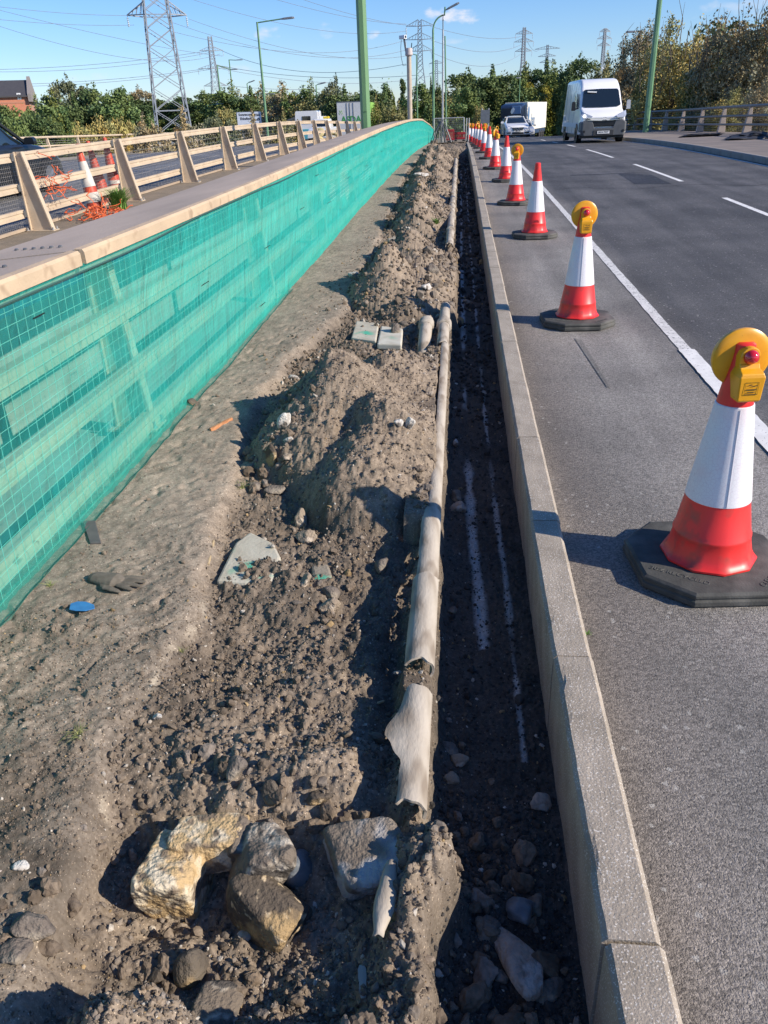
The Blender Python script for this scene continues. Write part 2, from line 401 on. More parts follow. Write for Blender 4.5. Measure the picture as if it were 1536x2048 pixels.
# earth embankments carrying the two carriageways
def bank(name, xs, zs, y0, y1):
    ys = np.arange(y0, y1, 4.0); V = []; n = len(xs)
    for y in ys:
        for x, z in zip(xs, zs): V.append((x + vnoise(np.array([y / 5.0]), np.array([x]), 3)[0] * .3, y, (P(y) + z) if z > -3 else -5.5))
    F = [(i * n + k, i * n + k + 1, (i + 1) * n + k + 1, (i + 1) * n + k) for i in range(len(ys) - 1) for k in range(n - 1)]
    return struct(new_mesh(name, V, np.array(F), bank_mat))
bank_mat = M('embankment scrub', (.10, .085, .04), (.05, .055, .025), rough=.95, nscale=1.2, bump=1.0, bscale=5, bdist=.2)
bank('embankment', [-20.6, -21.5, -30], [-.05, -.6, -9], -8, 200)
bank('embankment', [30, 20.5, 17.8], [-9, -1.0, -.25], -8, 34)
bank('embankment', [34, 21.5, 18.5], [-9, -1.0, -.25], 30, 200)
struct(strip('verge', -20.7, -17.0, (.0, .03), -6, 200, M('pale verge', (.34, .29, .22), (.26, .23, .17), rough=.9, nscale=.6, bump=.2), 2, 1.0))
struct(strip('bridge_verge', -6.42, -3.0, (.19, .2), -6, 110, VERGE, 4, .5))
k = strip('verge_kerb', -6.46, -6.40, (.14, .19), -6, 110, CONC, 1, .5); struct(k)
# scrub strip beyond the right railing
struct(strip('roadside_bank', 0, 0, lambda y: (-.02, -.3), -6, 110, bank_mat, 2, 1.0, lambda y: RX(y) + .5, lambda y: RX(y) + 6))

# right kerb: stones long enough to follow the curve
kb = M('right kerb concrete', (.33, .30, .26), (.25, .22, .19), rough=.85, nscale=3, bump=.3, bscale=90)
kp = None
for i in range(48):
    y = 13.0 + i * .95
    V = []
    for yy in (y, y + .93):
        z = P(yy); V += [(7.5, yy, z - .14), (7.64, yy, z - .14), (7.64, yy, z + .052), (7.525, yy, z + .052), (7.5, yy, z + .03)]
    F = [(0, 1, 2, 3, 4), (9, 8, 7, 6, 5)] + [(a, a + 5, (a + 1) % 5 + 5, (a + 1) % 5) for a in range(5)]
    V = np.array(V); V[:, 1] -= y
    o = new_mesh('kerb_stone', V, F, kb, loc=(0, y, 0))
    tag(o, 'pale kerb stone edging the pavement across the road, one of a plain row', 'kerb stone', 'kerb stones of the right-hand pavement')

# ------------------------------------------------------------------ road markings
PAINT = M('worn white road paint', (.74, .72, .67), (.60, .58, .54), rough=.6, nscale=14, c3=(.14, .135, .13), c3scale=45, c3lo=.60, c3hi=.66, bump=.3, bscale=200, bdist=.002)
PAINT_W = M('brighter road paint', (.84, .82, .77), (.72, .70, .66), rough=.6, nscale=14, c3=(.3, .29, .28), c3scale=60, c3lo=.66, c3hi=.7)
def mark(name, x0, x1, y0, y1, mat, dz=-.096, jag=.004):
    ys = np.arange(y0, y1 + .001, .05 if y1 - y0 < 8 else .12); a = x0 + jag * np.array([rnd.uniform(-1, 1) for _ in ys]); b = x1 + jag * np.array([rnd.uniform(-1, 1) for _ in ys])
    V = [];
    for y, p, q in zip(ys, a, b): V += [(p, y, P(y) + dz), (q, y, P(y) + dz)]
    F = np.array([(2 * i, 2 * i + 1, 2 * i + 3, 2 * i + 2) for i in range(len(ys) - 1)])
    return struct(new_mesh(name, V, F, mat))
mark('edge_line', 1.665, 1.755, 5.45, 60, PAINT)
mark('edge_line', 1.655, 1.775, .8, 5.9, PAINT_W, -.092, .003)
for y0, y1 in [(10.2, 12.2), (14.0, 14.95), (17.9, 22.9), (25.8, 31.2), (34.4, 36.9), (40.5, 43), (46.5, 49)]:
    if y0 == 14.0: y0 = 10.4; 
    mark('lane_line', 4.50 + .06 * (y0 < 20), 4.60 + .06 * (y0 < 20), y0, y1, PAINT_W)
mark('edge_line', 7.28, 7.36, 13, 60, PAINT)
# darker reinstated patches and a sealed crack
PATCH = asphalt('fresh asphalt patch', (.036, .037, .042))
def patch(name, poly, mat, dz=-.096):
    V = [(x, y, P(y) + dz) for x, y in poly]; return struct(new_mesh(name, V, [tuple(range(len(V)))], mat))
patch('road_patch', [(5.1, 12.3), (5.9, 12.3), (5.9, 13.6), (5.15, 13.6)], PATCH)
patch('road_patch', [(3.6, 17.6), (4.3, 17.4), (4.35, 19.6), (3.7, 20.2)], PATCH)
patch('road_patch', [(2.6, 20.0), (4.1, 20.1), (4.15, 20.28), (2.6, 20.2)], PATCH, -.097)
cr = [(1.9 + .12 * i, 17.0 + .25 * math.sin(i * .35) + .12 * vnoise(np.array([i * .7]), np.array([2.0]), 4)[0]) for i in range(46)]
V = []
for x, y in cr: V += [(x, y - .015, P(y) - .0965), (x, y + .02, P(y) - .0965)]
struct(new_mesh('sealed_crack', V, np.array([(2 * i, 2 * i + 1, 2 * i + 3, 2 * i + 2) for i in range(45)]), PATCH))
patch('tyre_scuff', [(.99, 5.05), (1.01, 5.05), (.98, 6.2), (.93, 6.25)], asphalt('scuffed asphalt', (.175, .165, .15)), -.0965)

# ------------------------------------------------------------------ near kerb, a stone at a time
KERB = M('kerb concrete', (.38, .325, .26), (.27, .23, .18), rough=.9, nscale=7, detail=6, bump=.7, bscale=170, bdist=.004, c3=(.62, .58, .52), c3scale=190, c3lo=.60, c3hi=.66)
kys = [.13, 1.08, 2.06, 3.0, 3.95]
while kys[-1] < 44: kys.append(kys[-1] + .95)
where = ['lowest in view', 'second from the bottom', 'third, ending at the first cone shadow', 'fourth, beyond the first cone shadow']
for i in range(len(kys) - 1):
    y0, y1 = kys[i] + .004, kys[i + 1] - .004
    nseg = 24 if y1 < 6 else 6
    ox = [0, .001, -.001, .002, 0][i % 5] + (.006 if i == 0 else 0); oz = [0, .0015, -.001][i % 3]
    sec = [(.320, -.36), (.320, -.012), (.332, 0), (.433, 0), (.447, -.016), (.455, -.16), (.455, -.36)]
    V = []; n = len(sec)
    fine = []
    for a in range(len(sec)):     # subdivide the section so the arrises can wear
        p, q = sec[a], sec[(a + 1) % len(sec)]
        m_ = 8 if (a == 2 or a == 0) and y1 < 6 else 1
        for t in range(m_): fine.append((p[0] + (q[0] - p[0]) * t / m_, p[1] + (q[1] - p[1]) * t / m_))
    n = len(fine)
    for s in range(nseg + 1):
        y = y0 + (y1 - y0) * s / nseg; z = P(y)
        for (x, zz) in fine: V.append((x + ox, y, zz + oz + z))
    V = np.array(V)
    if y1 < 6:
        w = fbm(V[:, 1] + V[:, 0], V[:, 2] * 1.3 + V[:, 0] * 2, .05, 4, 5 + i)
        w2 = np.maximum(fbm(V[:, 1], V[:, 2] + V[:, 0], .16, 3, 55 + i) - .35, 0)
        edge = np.exp(-((V[:, 0] - .326) ** 2) / .0002) * (V[:, 2] - P(V[:, 1]) > -.03)
        V[:, 0] += w * .0015 + edge * (w2 * .02 + np.maximum(w, 0) * .003); V[:, 2] += w * .001 - edge * (w2 * .02 + np.maximum(w, 0) * .003)
    F = [(s * n + k, s * n + (k + 1) % n, (s + 1) * n + (k + 1) % n, (s + 1) * n + k) for s in range(nseg) for k in range(n)]
    F += [tuple(range(n))[::-1], tuple(nseg * n + k for k in range(n))]
    V[:, 1] -= y0
    o = new_mesh('kerb_stone', V, F, KERB, loc=(0, y0, 0))
    lab = 'long speckled kerb stone beside the trench, ' + where[i] if i < 4 else 'plain kerb stone beside the trench, one of the row past the nearest cone'
    tag(o, lab, 'kerb stone', 'kerb stones beside the trench')

# ------------------------------------------------------------------ excavated footpath
_ey = [.3, .9, 1.35, 1.62, 1.9, 2.1, 2.35, 2.6, 3.0, 3.3, 4.2, 5.6, 7.1, 8, 10.6, 13, 23, 35, 60]
_ex = [-.86, -.9, -.95, -1.03, -1.0, -1.02, -.96, -1.03, -1.08, -1.10, -1.25, -1.28, -1.0, -1.1, -1.1, -1.15, -1.42, -1.3, -1.3]
MOUNDS = [(-.66, .80, .24, .17, .14), (-.28, .82, .10, .2, .12), (-.70, 4.35, .46, .42, .85), (-.42, 3.85, .34, .38, .75), (-.45, 5.0, .26, .42, .60), (-.92, 4.0, .20, .24, .4),  # first mound is added at the bottom edge to cast shade over the lower left
          (-.72, 8.0, .42, .40, .85), (-.42, 8.3, .30, .40, .9), (-.60, 9.6, .34, .40, .8), (-.5, 7.3, .12, .3, .4), (-.22, 9.0, .10, .22, .8),
          (-.64, 12.4, .42, .36, .9), (-.38, 13.3, .22, .32, 1.1), (-.72, 14.6, .42, .36, 1.0), (-.45, 16.2, .34, .36, 1.2), (-.80, 17.4, .44, .36, 1.1),
          (-.52, 19.4, .36, .36, 1.3), (-.82, 20.9, .46, .36, 1.2), (-.58, 23.2, .38, .38, 1.5), (-.87, 24.8, .46, .38, 1.4), (-.66, 27.5, .40, .40, 1.6),
          (-.92, 30, .40, .42, 1.5), (-.6, 32.5, .20, .5, 1.8), (-.35, 36, .12, .5, 2)]
def ground(x, y, fine=True):
    x = np.asarray(x, float); y = np.asarray(y, float)
    e = np.interp(y, _ey, _ex) + .05 * fbm(x, y, .35, 3, 11) + .02 * fbm(x, y, .08, 2, 12)
    path = 1 / (1 + np.exp(np.clip((x - e) / .017, -40, 40)))                  # 1 on the untouched footpath
    far = np.clip((y - 6) / 3, 0, 1)
    path_z = -.035 + .018 * fbm(x, y, .9, 2, 21) + (.011 * fbm(x, y, .16, 4, 22) + .007 * fbm(x, y, .035, 4, 23) - .012 * np.maximum(0, .12 - np.abs(fbm(x, y, .2, 3, 24))) / .12 * (fbm(x, y, .7, 2, 25) > .12)) * (1 - .5 * far)
    # dug-over soil
    dug = -.115 + .03 * far
    pit = np.exp(-(((x + .55) / .42) ** 4 + ((y - 1.17) / .30) ** 4)) * .12
    pit += np.exp(-(((x + .74) / .2) ** 4 + ((y - 1.3) / .12) ** 4)) * .04
    lobe = np.exp(-(((x + .33) / .16) ** 2 + ((y - 2.42) / .18) ** 2)) * .05
    nearduct = np.exp(-((x + .215) / .055) ** 2) * .05 * (y < 3.4) * (y > 1.4)
    hole2 = np.exp(-(((x + .36) / .07) ** 2 + ((y - 6.4) / .3) ** 2)) * .10
    ridge = np.exp(-((x + .5) / .35) ** 2 - ((y - 1.6) / .12) ** 2) * .05
    dug_z = dug + .05 * vnoise(x / .45 + 3, y / .45, 88) * (y < 3.4) - pit - lobe - nearduct - hole2 + ridge
    mo = np.zeros_like(x)
    for (mx, my, mh, rx, ry) in MOUNDS:
        r = np.sqrt(((x - mx + .06 * vnoise(y / .3, x, 8)) / rx) ** 2 + ((y - my) / ry) ** 2)
        mo = np.maximum(mo, mh * np.clip(1.12 - r, 0, 1) ** .92 * (1 + .25 * vnoise(x / .25, y / .25, 31)))
    k = np.maximum(mo, 0)
    soil_n = .050 * fbm(x, y, .26, 3, 41) + .026 * fbm(x, y, .085, 3, 42) + .014 * fbm(x, y, .028, 4, 43, .62)
    wd, hd = worley(x + .02 * vnoise(x / .03, y / .03, 5), y, .05, 61)
    wd2, hd2 = worley(x, y, .021, 71)
    clod = np.maximum(0, .55 - wd) * .035 * (hd > .7) + np.maximum(0, .6 - wd2) * .014 * (hd2 > .5)
    scl = np.interp(y, [0, 5, 15, 40], [1, 1, 1.2, 1.6])
    rough = np.where(k > .02, .85, 1.0)
    dug_z = dug_z + k * (1 + .12 * vnoise(x / .12, y / .12, 77)) + (soil_n * rough * scl + clod) * np.interp(path, [0, 1], [1, .25])
    near = np.clip((3.3 - y) / 1.2, 0, 1) * np.clip(.35 + 1.6 * fbm(x, y, .4, 2, 26), 0, 1)
    path_z = path_z + near * (.5 * (soil_n - .02 * fbm(x, y, .26, 2, 41)) + .8 * clod)
    z = path * path_z + (1 - path) * np.maximum(dug_z, -.4)
    wk = np.clip(k / .10, 0, 1); wk = wk * wk * (3 - 2 * wk)
    z = z * (1 - wk) + np.maximum(z, path_z + k * .75 + soil_n * .6 + clod - .02) * wk
    # footprints pressed in the soft ground
    for (fx, fy, an, ln) in [(-1.5, 1.95, 1.4, .14), (-1.22, 1.35, 1.2, .15), (-1.15, 3.15, 2.2, .13), (-1.45, 1.45, 1.5, .13), (-1.3, 4.9, 1.3, .15), (-.80, 2.12, .25, .16), (-.52, 2.72, .1, .14), (-1.35, 1.9, 1.2, .15), (-.72, 1.98, .2, .1), (-.62, 2.3, .9, .12)]:
        u = (x - fx) * cos(an) + (y - fy) * sin(an); v = -(x - fx) * sin(an) + (y - fy) * cos(an)
        w = np.exp(-((u / ln) ** 4 + (v / .055) ** 4))
        z = z + w * (-.010 + .0032 * np.sin(u * 2 * pi / .022))
    # bank that carries the duct; the trench between it and the kerb
    tx = -.068 + .012 * fbm(y, y * 0, .12, 3, 15) + np.where(y < 1.45, .085 * np.exp(-((y - 1.33) / .13) ** 2) + .05 * np.exp(-((y - 1.02) / .12) ** 2) - .01, 0)
    tx = tx + np.where((y > 7.1) & (y < 10.3), .05 + .03 * vnoise(y / .4, y * 0, 19), 0)
    hump = np.exp(-(((x + .055) / .105) ** 4 + ((y - 1.25) / .15) ** 4)) * .135 + np.exp(-(((x + .1) / .1) ** 4 + ((y - .95) / .12) ** 4)) * .05
    hump = hump + np.exp(-(((x + .13) / .06) ** 4 + ((y - 1.98) / .075) ** 4)) * .10
    z = z + hump * (1 + .55 * fbm(x, y, .06, 4, 63, .6))
    tren = 1 / (1 + np.exp(np.clip(-(x - tx) / .009, -40, 40)))
    tren = tren * np.clip((34.5 - y) / 1.2, 0, 1)
    fl = -.325 + .035 * fbm(x, y, .22, 3, 51) + .010 * fbm(x, y, .04, 3, 52) + np.maximum(0, .6 - wd2) * .012
    fl = fl + np.clip((.14 - (x - tx)) / .14, 0, 1) * .035 + .02 * (y < 1.6) * vnoise(x / .07, y / .07, 53)
    duct_bed = ((y > 1.42) & (y < 7.1)) | ((y > 10.3) & (y < 23))
    bury = np.where((y > 3.05) & (y < 5.8) | (y > 10.3), -.128 + .045 * vnoise(y / .3, y * 0, 97) + .02 * vnoise(y / .07, y * 0, 98), -.20)
    z = np.where(duct_bed & (x > bury) & (x < tx + .03), np.minimum(z, -.055), z)
    z = np.where((y > 3.05) & (y < 5.8) & (x <= bury) & (x > -.24), np.maximum(z, -.012 + .3 * soil_n), z)
    z = z * (1 - tren) + fl * tren
    return z + P(y), path, tren, k
def tint(x, y, path, tren, k):
    x = np.asarray(x); c = np.zeros(x.shape + (3,))
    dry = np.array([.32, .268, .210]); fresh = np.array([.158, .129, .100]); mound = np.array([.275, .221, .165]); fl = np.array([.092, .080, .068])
    n = fbm(x, y, .5, 4, 101); n2 = fbm(x, y, .07, 3, 102); n3 = fbm(x, y, .02, 2, 103)
    c[:] = fresh
    f2 = np.clip((n + .25) * 1.6 + (y > 2.0) * .35, 0, 1)[..., None]
    c = c * (1 - f2) + f2 * np.array([.255, .207, .157])
    km = np.clip(k / .10, 0, 1)[..., None]; c = c * (1 - km) + km * mound
    nr = np.clip((3.0 - y) / 1.6, 0, 1)[..., None]; dryc = dry * (1 - nr * np.clip(.32 + 1.2 * n[..., None], .1, .6))
    p = path[..., None]; c = c * (1 - p) + p * dryc
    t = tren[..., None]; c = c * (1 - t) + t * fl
    c = c * (1 + .30 * n2 + .38 * n3 + .20 * n)[..., None]
    # pale cement slurry run along the trench floor
    for (pts, w, br) in [([(.03, 12.), (.045, 7), (.05, 5.4), (.075, 3.7), (.082, 3.33), (.10, 2.93), (.113, 2.5)], .021, 1.), ([(.16, 12), (.18, 7), (.19, 5.1), (.212, 3.5), (.222, 3.1), (.225, 2.8), (.23, 1.9)], .012, .85)]:
        ys = np.array([q[1] for q in pts][::-1]); xs = np.array([q[0] for q in pts][::-1])
        cx = np.interp(y, ys, xs); brk = np.clip(.75 + 2.2 * vnoise(y / .5, y * 0, 7 + int(w * 1000)) + .8 * vnoise(y / .12, y * 0, 9), 0, 1) * (y > ys[0]) * (y < 26)
        if w > .012: brk = np.where((y > 2.5) & (y < 3.5), 1, brk * .8)
        a = np.clip(1.6 - np.abs(x - cx + .004 * n3) / w / (.8 + .6 * vnoise(y / .2, y * 0, 3) + .3 * vnoise(y / .03, y * 0, 4)), 0, 1) * np.clip(brk * 1.6, 0, 1) * tren * br
        c = c * (1 - a[..., None]) + a[..., None] * np.array([.44, .44, .43])
    # chalky seam along the edge of the path
    e = np.interp(y, _ey, _ex)
    s = np.exp(-((x - e - .005 + .02 * n2) / .011) ** 2) * np.clip(np.exp(-((y - 2.25) / .16) ** 2) * 1.1 + np.exp(-((y - 1.93) / .06) ** 2) + np.exp(-((y - 1.45) / .05) ** 2) * .5, 0, 1) * np.clip(.7 + 1.4 * n2, 0, 1)
    c = c * (1 - s[..., None]) + s[..., None] * np.array([.55, .48, .37])
    return np.clip(c, .01, .8)
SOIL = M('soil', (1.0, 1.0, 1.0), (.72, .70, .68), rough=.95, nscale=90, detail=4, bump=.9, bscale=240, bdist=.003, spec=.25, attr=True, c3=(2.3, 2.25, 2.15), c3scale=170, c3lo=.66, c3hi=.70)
ys = [.45]
while ys[-1] < 46: ys.append(ys[-1] + max(.0038, .0034 * ys[-1] ** 1.12))
ys = np.array(ys); xs = np.concatenate([np.arange(-2.0, -1.2, .008), np.arange(-1.2, .335, .0042)])
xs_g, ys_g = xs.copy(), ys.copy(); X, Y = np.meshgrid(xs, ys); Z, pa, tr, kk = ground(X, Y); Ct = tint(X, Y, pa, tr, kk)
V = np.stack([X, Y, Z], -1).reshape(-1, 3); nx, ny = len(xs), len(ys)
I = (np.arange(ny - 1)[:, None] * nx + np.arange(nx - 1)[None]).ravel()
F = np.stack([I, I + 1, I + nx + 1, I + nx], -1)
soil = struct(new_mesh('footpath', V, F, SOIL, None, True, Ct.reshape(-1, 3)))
def gz(x, y):          # height of the finished soil surface, read back from its grid
    i = min(max(int(np.searchsorted(ys_g, y)) - 1, 0), len(ys_g) - 2); j = min(max(int(np.searchsorted(xs_g, x)) - 1, 0), len(xs_g) - 2)
    v = min(max((y - ys_g[i]) / (ys_g[i + 1] - ys_g[i]), 0), 1); u = min(max((x - xs_g[j]) / (xs_g[j + 1] - xs_g[j]), 0), 1)
    return float((Z[i, j] * (1 - u) + Z[i, j + 1] * u) * (1 - v) + (Z[i + 1, j] * (1 - u) + Z[i + 1, j + 1] * u) * v)
# the path goes on past the works
struct(strip('footpath_beyond', -2.0, .32, -.02, 46.2, 110, VERGE, 2, 1.0))

# ------------------------------------------------------------------ stones
def ico(sub):
    import bmesh
    bm = bmesh.new(); bmesh.ops.create_icosphere(bm, subdivisions=sub, radius=1.0)
    V = np.array([v.co[:] for v in bm.verts]); F = np.array([[v.index for v in f.verts] for f in bm.faces]); bm.free(); return V, F
ICO = {k: ico(k) for k in (1, 2, 3, 4, 5, 6)}
def rock(seed, sub, planes=12, soft=10, rough=.06, rs=.5, block=False):
    """a block with worn arrises: radial soft-min over random planes"""
    rg = np.random.default_rng(seed); V, F = ICO[sub]
    N = rg.normal(size=(planes, 3))
    if block:
        ax = np.vstack([np.eye(3), -np.eye(3)]); N = np.vstack([ax + rg.normal(0, .16, (6, 3)), N[:max(planes - 6, 3)]]); planes = len(N)
    N /= np.linalg.norm(N, axis=1)[:, None]; D = rg.uniform(.72, 1.05, planes)
    if block: D[:6] = rg.uniform(.78, .9, 6); D[6:] = rg.uniform(1.0, 1.25, planes - 6)
    dn = np.maximum(V @ N.T, 1e-3) / D
    r = 1.0 / (np.sum(dn ** soft, axis=1) ** (1 / soft)); r = np.minimum(r, 1.5)
    W = V * r[:, None]
    if rough:
        q = noise3(W + seed * 1.7, rs, seed, 6) + (.35 * np.abs(noise3(W + 3.1, rs * .32, seed + 5, 4)) if sub > 3 else 0); q2 = noise3(W + seed, rs * .16, seed + 9, 3); W = W * (1 + rough * q + rough * .22 * q2)[:, None]
    return W, F
# loose crumbs, clods and flints: nobody could count them
def scatter(n, area, smin, smax, sub, seed, pale=.05, dens=None, power=2.4):
    rg = np.random.default_rng(seed); x0, x1, y0, y1 = area
    protos = [rock(900 + seed * 7 + k, sub, 8, 16, .22 if sub > 1 else 0, .7) for k in range(9)]
    nv = len(protos[0][0])
    X = rg.uniform(x0, x1, n * 3); Y = y0 * (y1 / y0) ** rg.uniform(0, 1, n * 3)
    z, pa, tr, k = ground(X, Y)
    dn = vnoise(X / .22, Y / .22, 301 + seed) + .5
    w = (1 - pa) * (.35 + 1.1 * dn ** 2) + pa * (.12 + 1.5 * np.clip((3.2 - Y) / 1.4, 0, 1) * dn)
    w = np.where(tr > .5, .35 + .9 * (Y < 1.75), w)
    keep = rg.uniform(0, 1, n * 3) < w
    X, Y, z, tr, pa = X[keep][:n], Y[keep][:n], z[keep][:n], tr[keep][:n], pa[keep][:n]; n = len(X)
    S = smin * (1 - rg.uniform(0, 1, n) * (1 - (smin / smax) ** power)) ** (-1 / power)
    S = S * np.interp(Y, [0, 3, 10, 30], [1, 1, 1.35, 1.8]) * np.where(pa > .5, .6, 1)
    R = rg.normal(size=(n, 3, 3)); Q = np.linalg.qr(R)[0]
    A = np.stack([rg.uniform(.7, 1.15, n), rg.uniform(.6, 1.0, n), rg.uniform(.5, .85, n)], -1)
    allV = np.zeros((n, nv, 3)); ids = rg.integers(0, 9, n)
    for p in range(9):
        m = ids == p; W = protos[p][0][None] * (A[m] * S[m][:, None])[:, None, :]
        allV[m] = np.einsum('nij,nvj->nvi', Q[m], W)
    allV[:, :, 0] += X[:, None]; allV[:, :, 1] += Y[:, None]; allV[:, :, 2] += (z + S * .25)[:, None]
    F0 = protos[0][1]; F = (F0[None] + (np.arange(n) * nv)[:, None, None]).reshape(-1, 3)
    u = rg.uniform(0, 1, n); c = np.zeros((n, 3)); base = rg.uniform(.75, 1.25, n)
    soil_c = np.array([.215, .172, .130]); wet = np.array([.12, .10, .08]); flint = np.array([.48, .44, .38]); ochre = np.array([.36, .26, .14]); grey = np.array([.23, .195, .16])
    c[:] = soil_c; c[u < .22] = grey; c[u > .90] = wet; c[u > 1 - pale] = flint; c[u > 1 - pale * .3] = ochre
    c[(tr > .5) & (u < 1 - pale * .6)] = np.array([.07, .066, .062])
    c *= base[:, None]; C = np.repeat(c[:, None], nv, 1).reshape(-1, 3)
    return allV.reshape(-1, 3), F, C
CRUMB = M('clods and flints', (1., 1., 1.), (.68, .66, .64), rough=.95, nscale=60, bump=.8, bscale=220, bdist=.002, spec=.25, attr=True)
for nm, args in [('loose_soil_crumbs', (42000, (-1.7, .31, .75, 5.0), .0026, .0095, 1, 1, .07)), ('loose_soil_crumbs', (9000, (-1.4, .31, 5.0, 34), .009, .022, 1, 2, .08)),
                 ('soil_clods', (1500, (-1.6, .31, .8, 6.5), .0068, .020, 2, 3, .07)), ('soil_clods', (600, (-1.25, .3, 6.5, 30), .018, .045, 2, 4, .06))]:
    v, f, c = scatter(*args)
    tag(new_mesh(nm, v, f, CRUMB, None, False, c), 'crumbs of earth and small flints strewn over the dug footpath', 'rubble', None, 'stuff')
# bigger lumps in the churned patches near the boulders
def cluster(n, cx, cy, rx, ry, s0, s1, seed, sub=3, col=None):
    rg = np.random.default_rng(seed); VV = []; FF = []; CC = []; off = 0
    for i in range(n):
        x, y = cx + rg.normal() * rx, cy + rg.normal() * ry
        if (x > -.13 and cx < 0) or x > .29: continue
        W, F = rock(3000 + seed * 50 + i, sub, 10, 9, .34, .42); s = s0 + (s1 - s0) * rg.uniform() ** 2.2
        Q = np.linalg.qr(rg.normal(size=(3, 3)))[0]; W = (W * s * np.array([1, .85, .75])) @ Q.T
        VV.append(W + [x, y, gz(x, y) + s * .35]); FF.append(F + off); off += len(W)
        c = np.array([.165, .13, .097]) * rg.uniform(.75, 1.4) if rg.uniform() < .8 else np.array([.24, .205, .175])
        CC.append(np.repeat(c[None], len(W), 0))
    return np.vstack(VV), np.vstack(FF), np.vstack(CC)
for args in [(30, -.52, 1.58, .20, .08, .008, .030, 1), (14, -.40, 1.48, .12, .05, .010, .030, 2), (14, -1.0, 1.10, .08, .10, .008, .03, 3), (14, -.45, .98, .16, .05, .008, .022, 4),
             (16, -.42, 2.45, .07, .09, .010, .022, 5), (34, -.95, 3.9, .11, .28, .010, .032, 6), (16, -.18, 3.35, .05, .18, .009, .022, 7), (12, -.75, 1.75, .2, .1, .006, .016, 8),
             (22, -.60, 5.6, .22, .14, .010, .030, 10), (22, -1.0, 8.6, .1, .5, .02, .04, 11), (22, -.1, .98, .12, .08, .012, .03, 12), (46, .13, 1.30, .09, .16, .008, .034, 13), (30, .06, 1.55, .07, .12, .006, .024, 14), (26, .12, 1.02, .09, .06, .008, .03, 15), (22, .0, 1.9, .04, .3, .006, .018, 16)]:
    v, f, c = cluster(*args); tag(new_mesh('soil_clods', v, f, CRUMB, None, False, c), 'heap of broken dark clods of earth', 'rubble', None, 'stuff')
# ================================================================== boulders and stones
def rockmat(name, c1, c2, c3=None, sc=9, bump=.8, lo=.42, hi=.58, c3lo=.55, c3hi=.62, c3s=14, rough=.85):
    return M(name, c1, c2, rough=rough, nscale=sc, detail=7, bump=min(1, bump * 1.2), bscale=85, bdist=.012, lo=lo, hi=hi, c3=c3, c3scale=c3s, c3lo=c3lo, c3hi=c3hi, spec=.3)
CHALK = rockmat('ochre stained chalk', (.50, .36, .19), (.62, .54, .40), (.20, .155, .11), 17, bump=1.0, lo=.44, hi=.56, c3lo=.52, c3hi=.62, c3s=22)
CHALK2 = rockmat('earth stained chalk', (.17, .14, .11), (.50, .45, .37), (.09, .08, .07), 11, lo=.49, hi=.58)
FLINTB = rockmat('blue grey flint', (.10, .115, .13), (.20, .22, .24), None, 10, .2, rough=.45)
EARTHY = rockmat('earth caked stone', (.105, .088, .070), (.15, .125, .095), (.34, .24, .12), 10, c3lo=.60, c3hi=.70, c3s=7)
OCHRE = rockmat('half ochre stone', (.105, .085, .065), (.38, .27, .14), (.55, .44, .29), 7, bump=1.0, lo=.52, hi=.60, c3s=30, c3lo=.6, c3hi=.66)
CONCR = rockmat('broken concrete', (.19, .155, .12), (.26, .22, .175), (.42, .41, .40), 9, bump=1.0, c3s=6, c3lo=.50, c3hi=.56)
PINK = rockmat('pinkish flint', (.42, .35, .29), (.28, .22, .18), (.5, .45, .4), 12)
BUFF = rockmat('buff stone', (.33, .27, .20), (.24, .19, .145), (.45, .38, .3), 14)
PALE = rockmat('white flint', (.58, .56, .52), (.42, .38, .33), (.16, .14, .12), 22, c3lo=.58)
DARKS = rockmat('dark stone', (.15, .125, .105), (.21, .18, .15), (.28, .24, .19), 14)
def place_rock(name, label, px, py, size, mat, seed, sub=4, rot=(0, 0, 0), planes=11, soft=9, rough=.07, up=.5, group=None, cat='stone', join=None, block=False):
    d = ray(px, py)
    # march to the soil surface
    t = .5
    while t < 60:
        p = EYE + d * t
        if p[2] <= gz(min(p[0], .30) if p[0] < .32 else .30, p[1]): break
        t += .01 if t < 4 else .03
    W, F = rock(seed, sub, planes, soft, rough, .55, block)
    W = W * np.array(size) / 2
    def rt(W, rot):
        for ax, a in zip('xyz', rot):
            cc, ss = cos(a), sin(a)
            R = {'x': np.array([[1, 0, 0], [0, cc, -ss], [0, ss, cc]]), 'y': np.array([[cc, 0, ss], [0, 1, 0], [-ss, 0, cc]]), 'z': np.array([[cc, -ss, 0], [ss, cc, 0], [0, 0, 1]])}[ax]
            W = W @ R.T
        return W
    W = rt(W, rot)
    if join:
        for (sz, off, sd, r2) in join:
            W2, F2 = rock(sd, sub, planes, soft, rough, .55, True); W2 = rt(W2 * np.array(sz) / 2, r2) + np.array(off)
            F = np.vstack([F, F2 + len(W)]); W = np.vstack([W, W2])
    h = -W[:, 2].min()
    o = new_mesh(name, W, F, mat, None, True, None, (p[0], p[1], p[2] + h * up))
    if join:
        m = o.modifiers.new('remesh', 'REMESH'); m.mode = 'VOXEL'; m.voxel_size = .0021; m.use_smooth_shade = True
    return tag(o, label, cat, group)
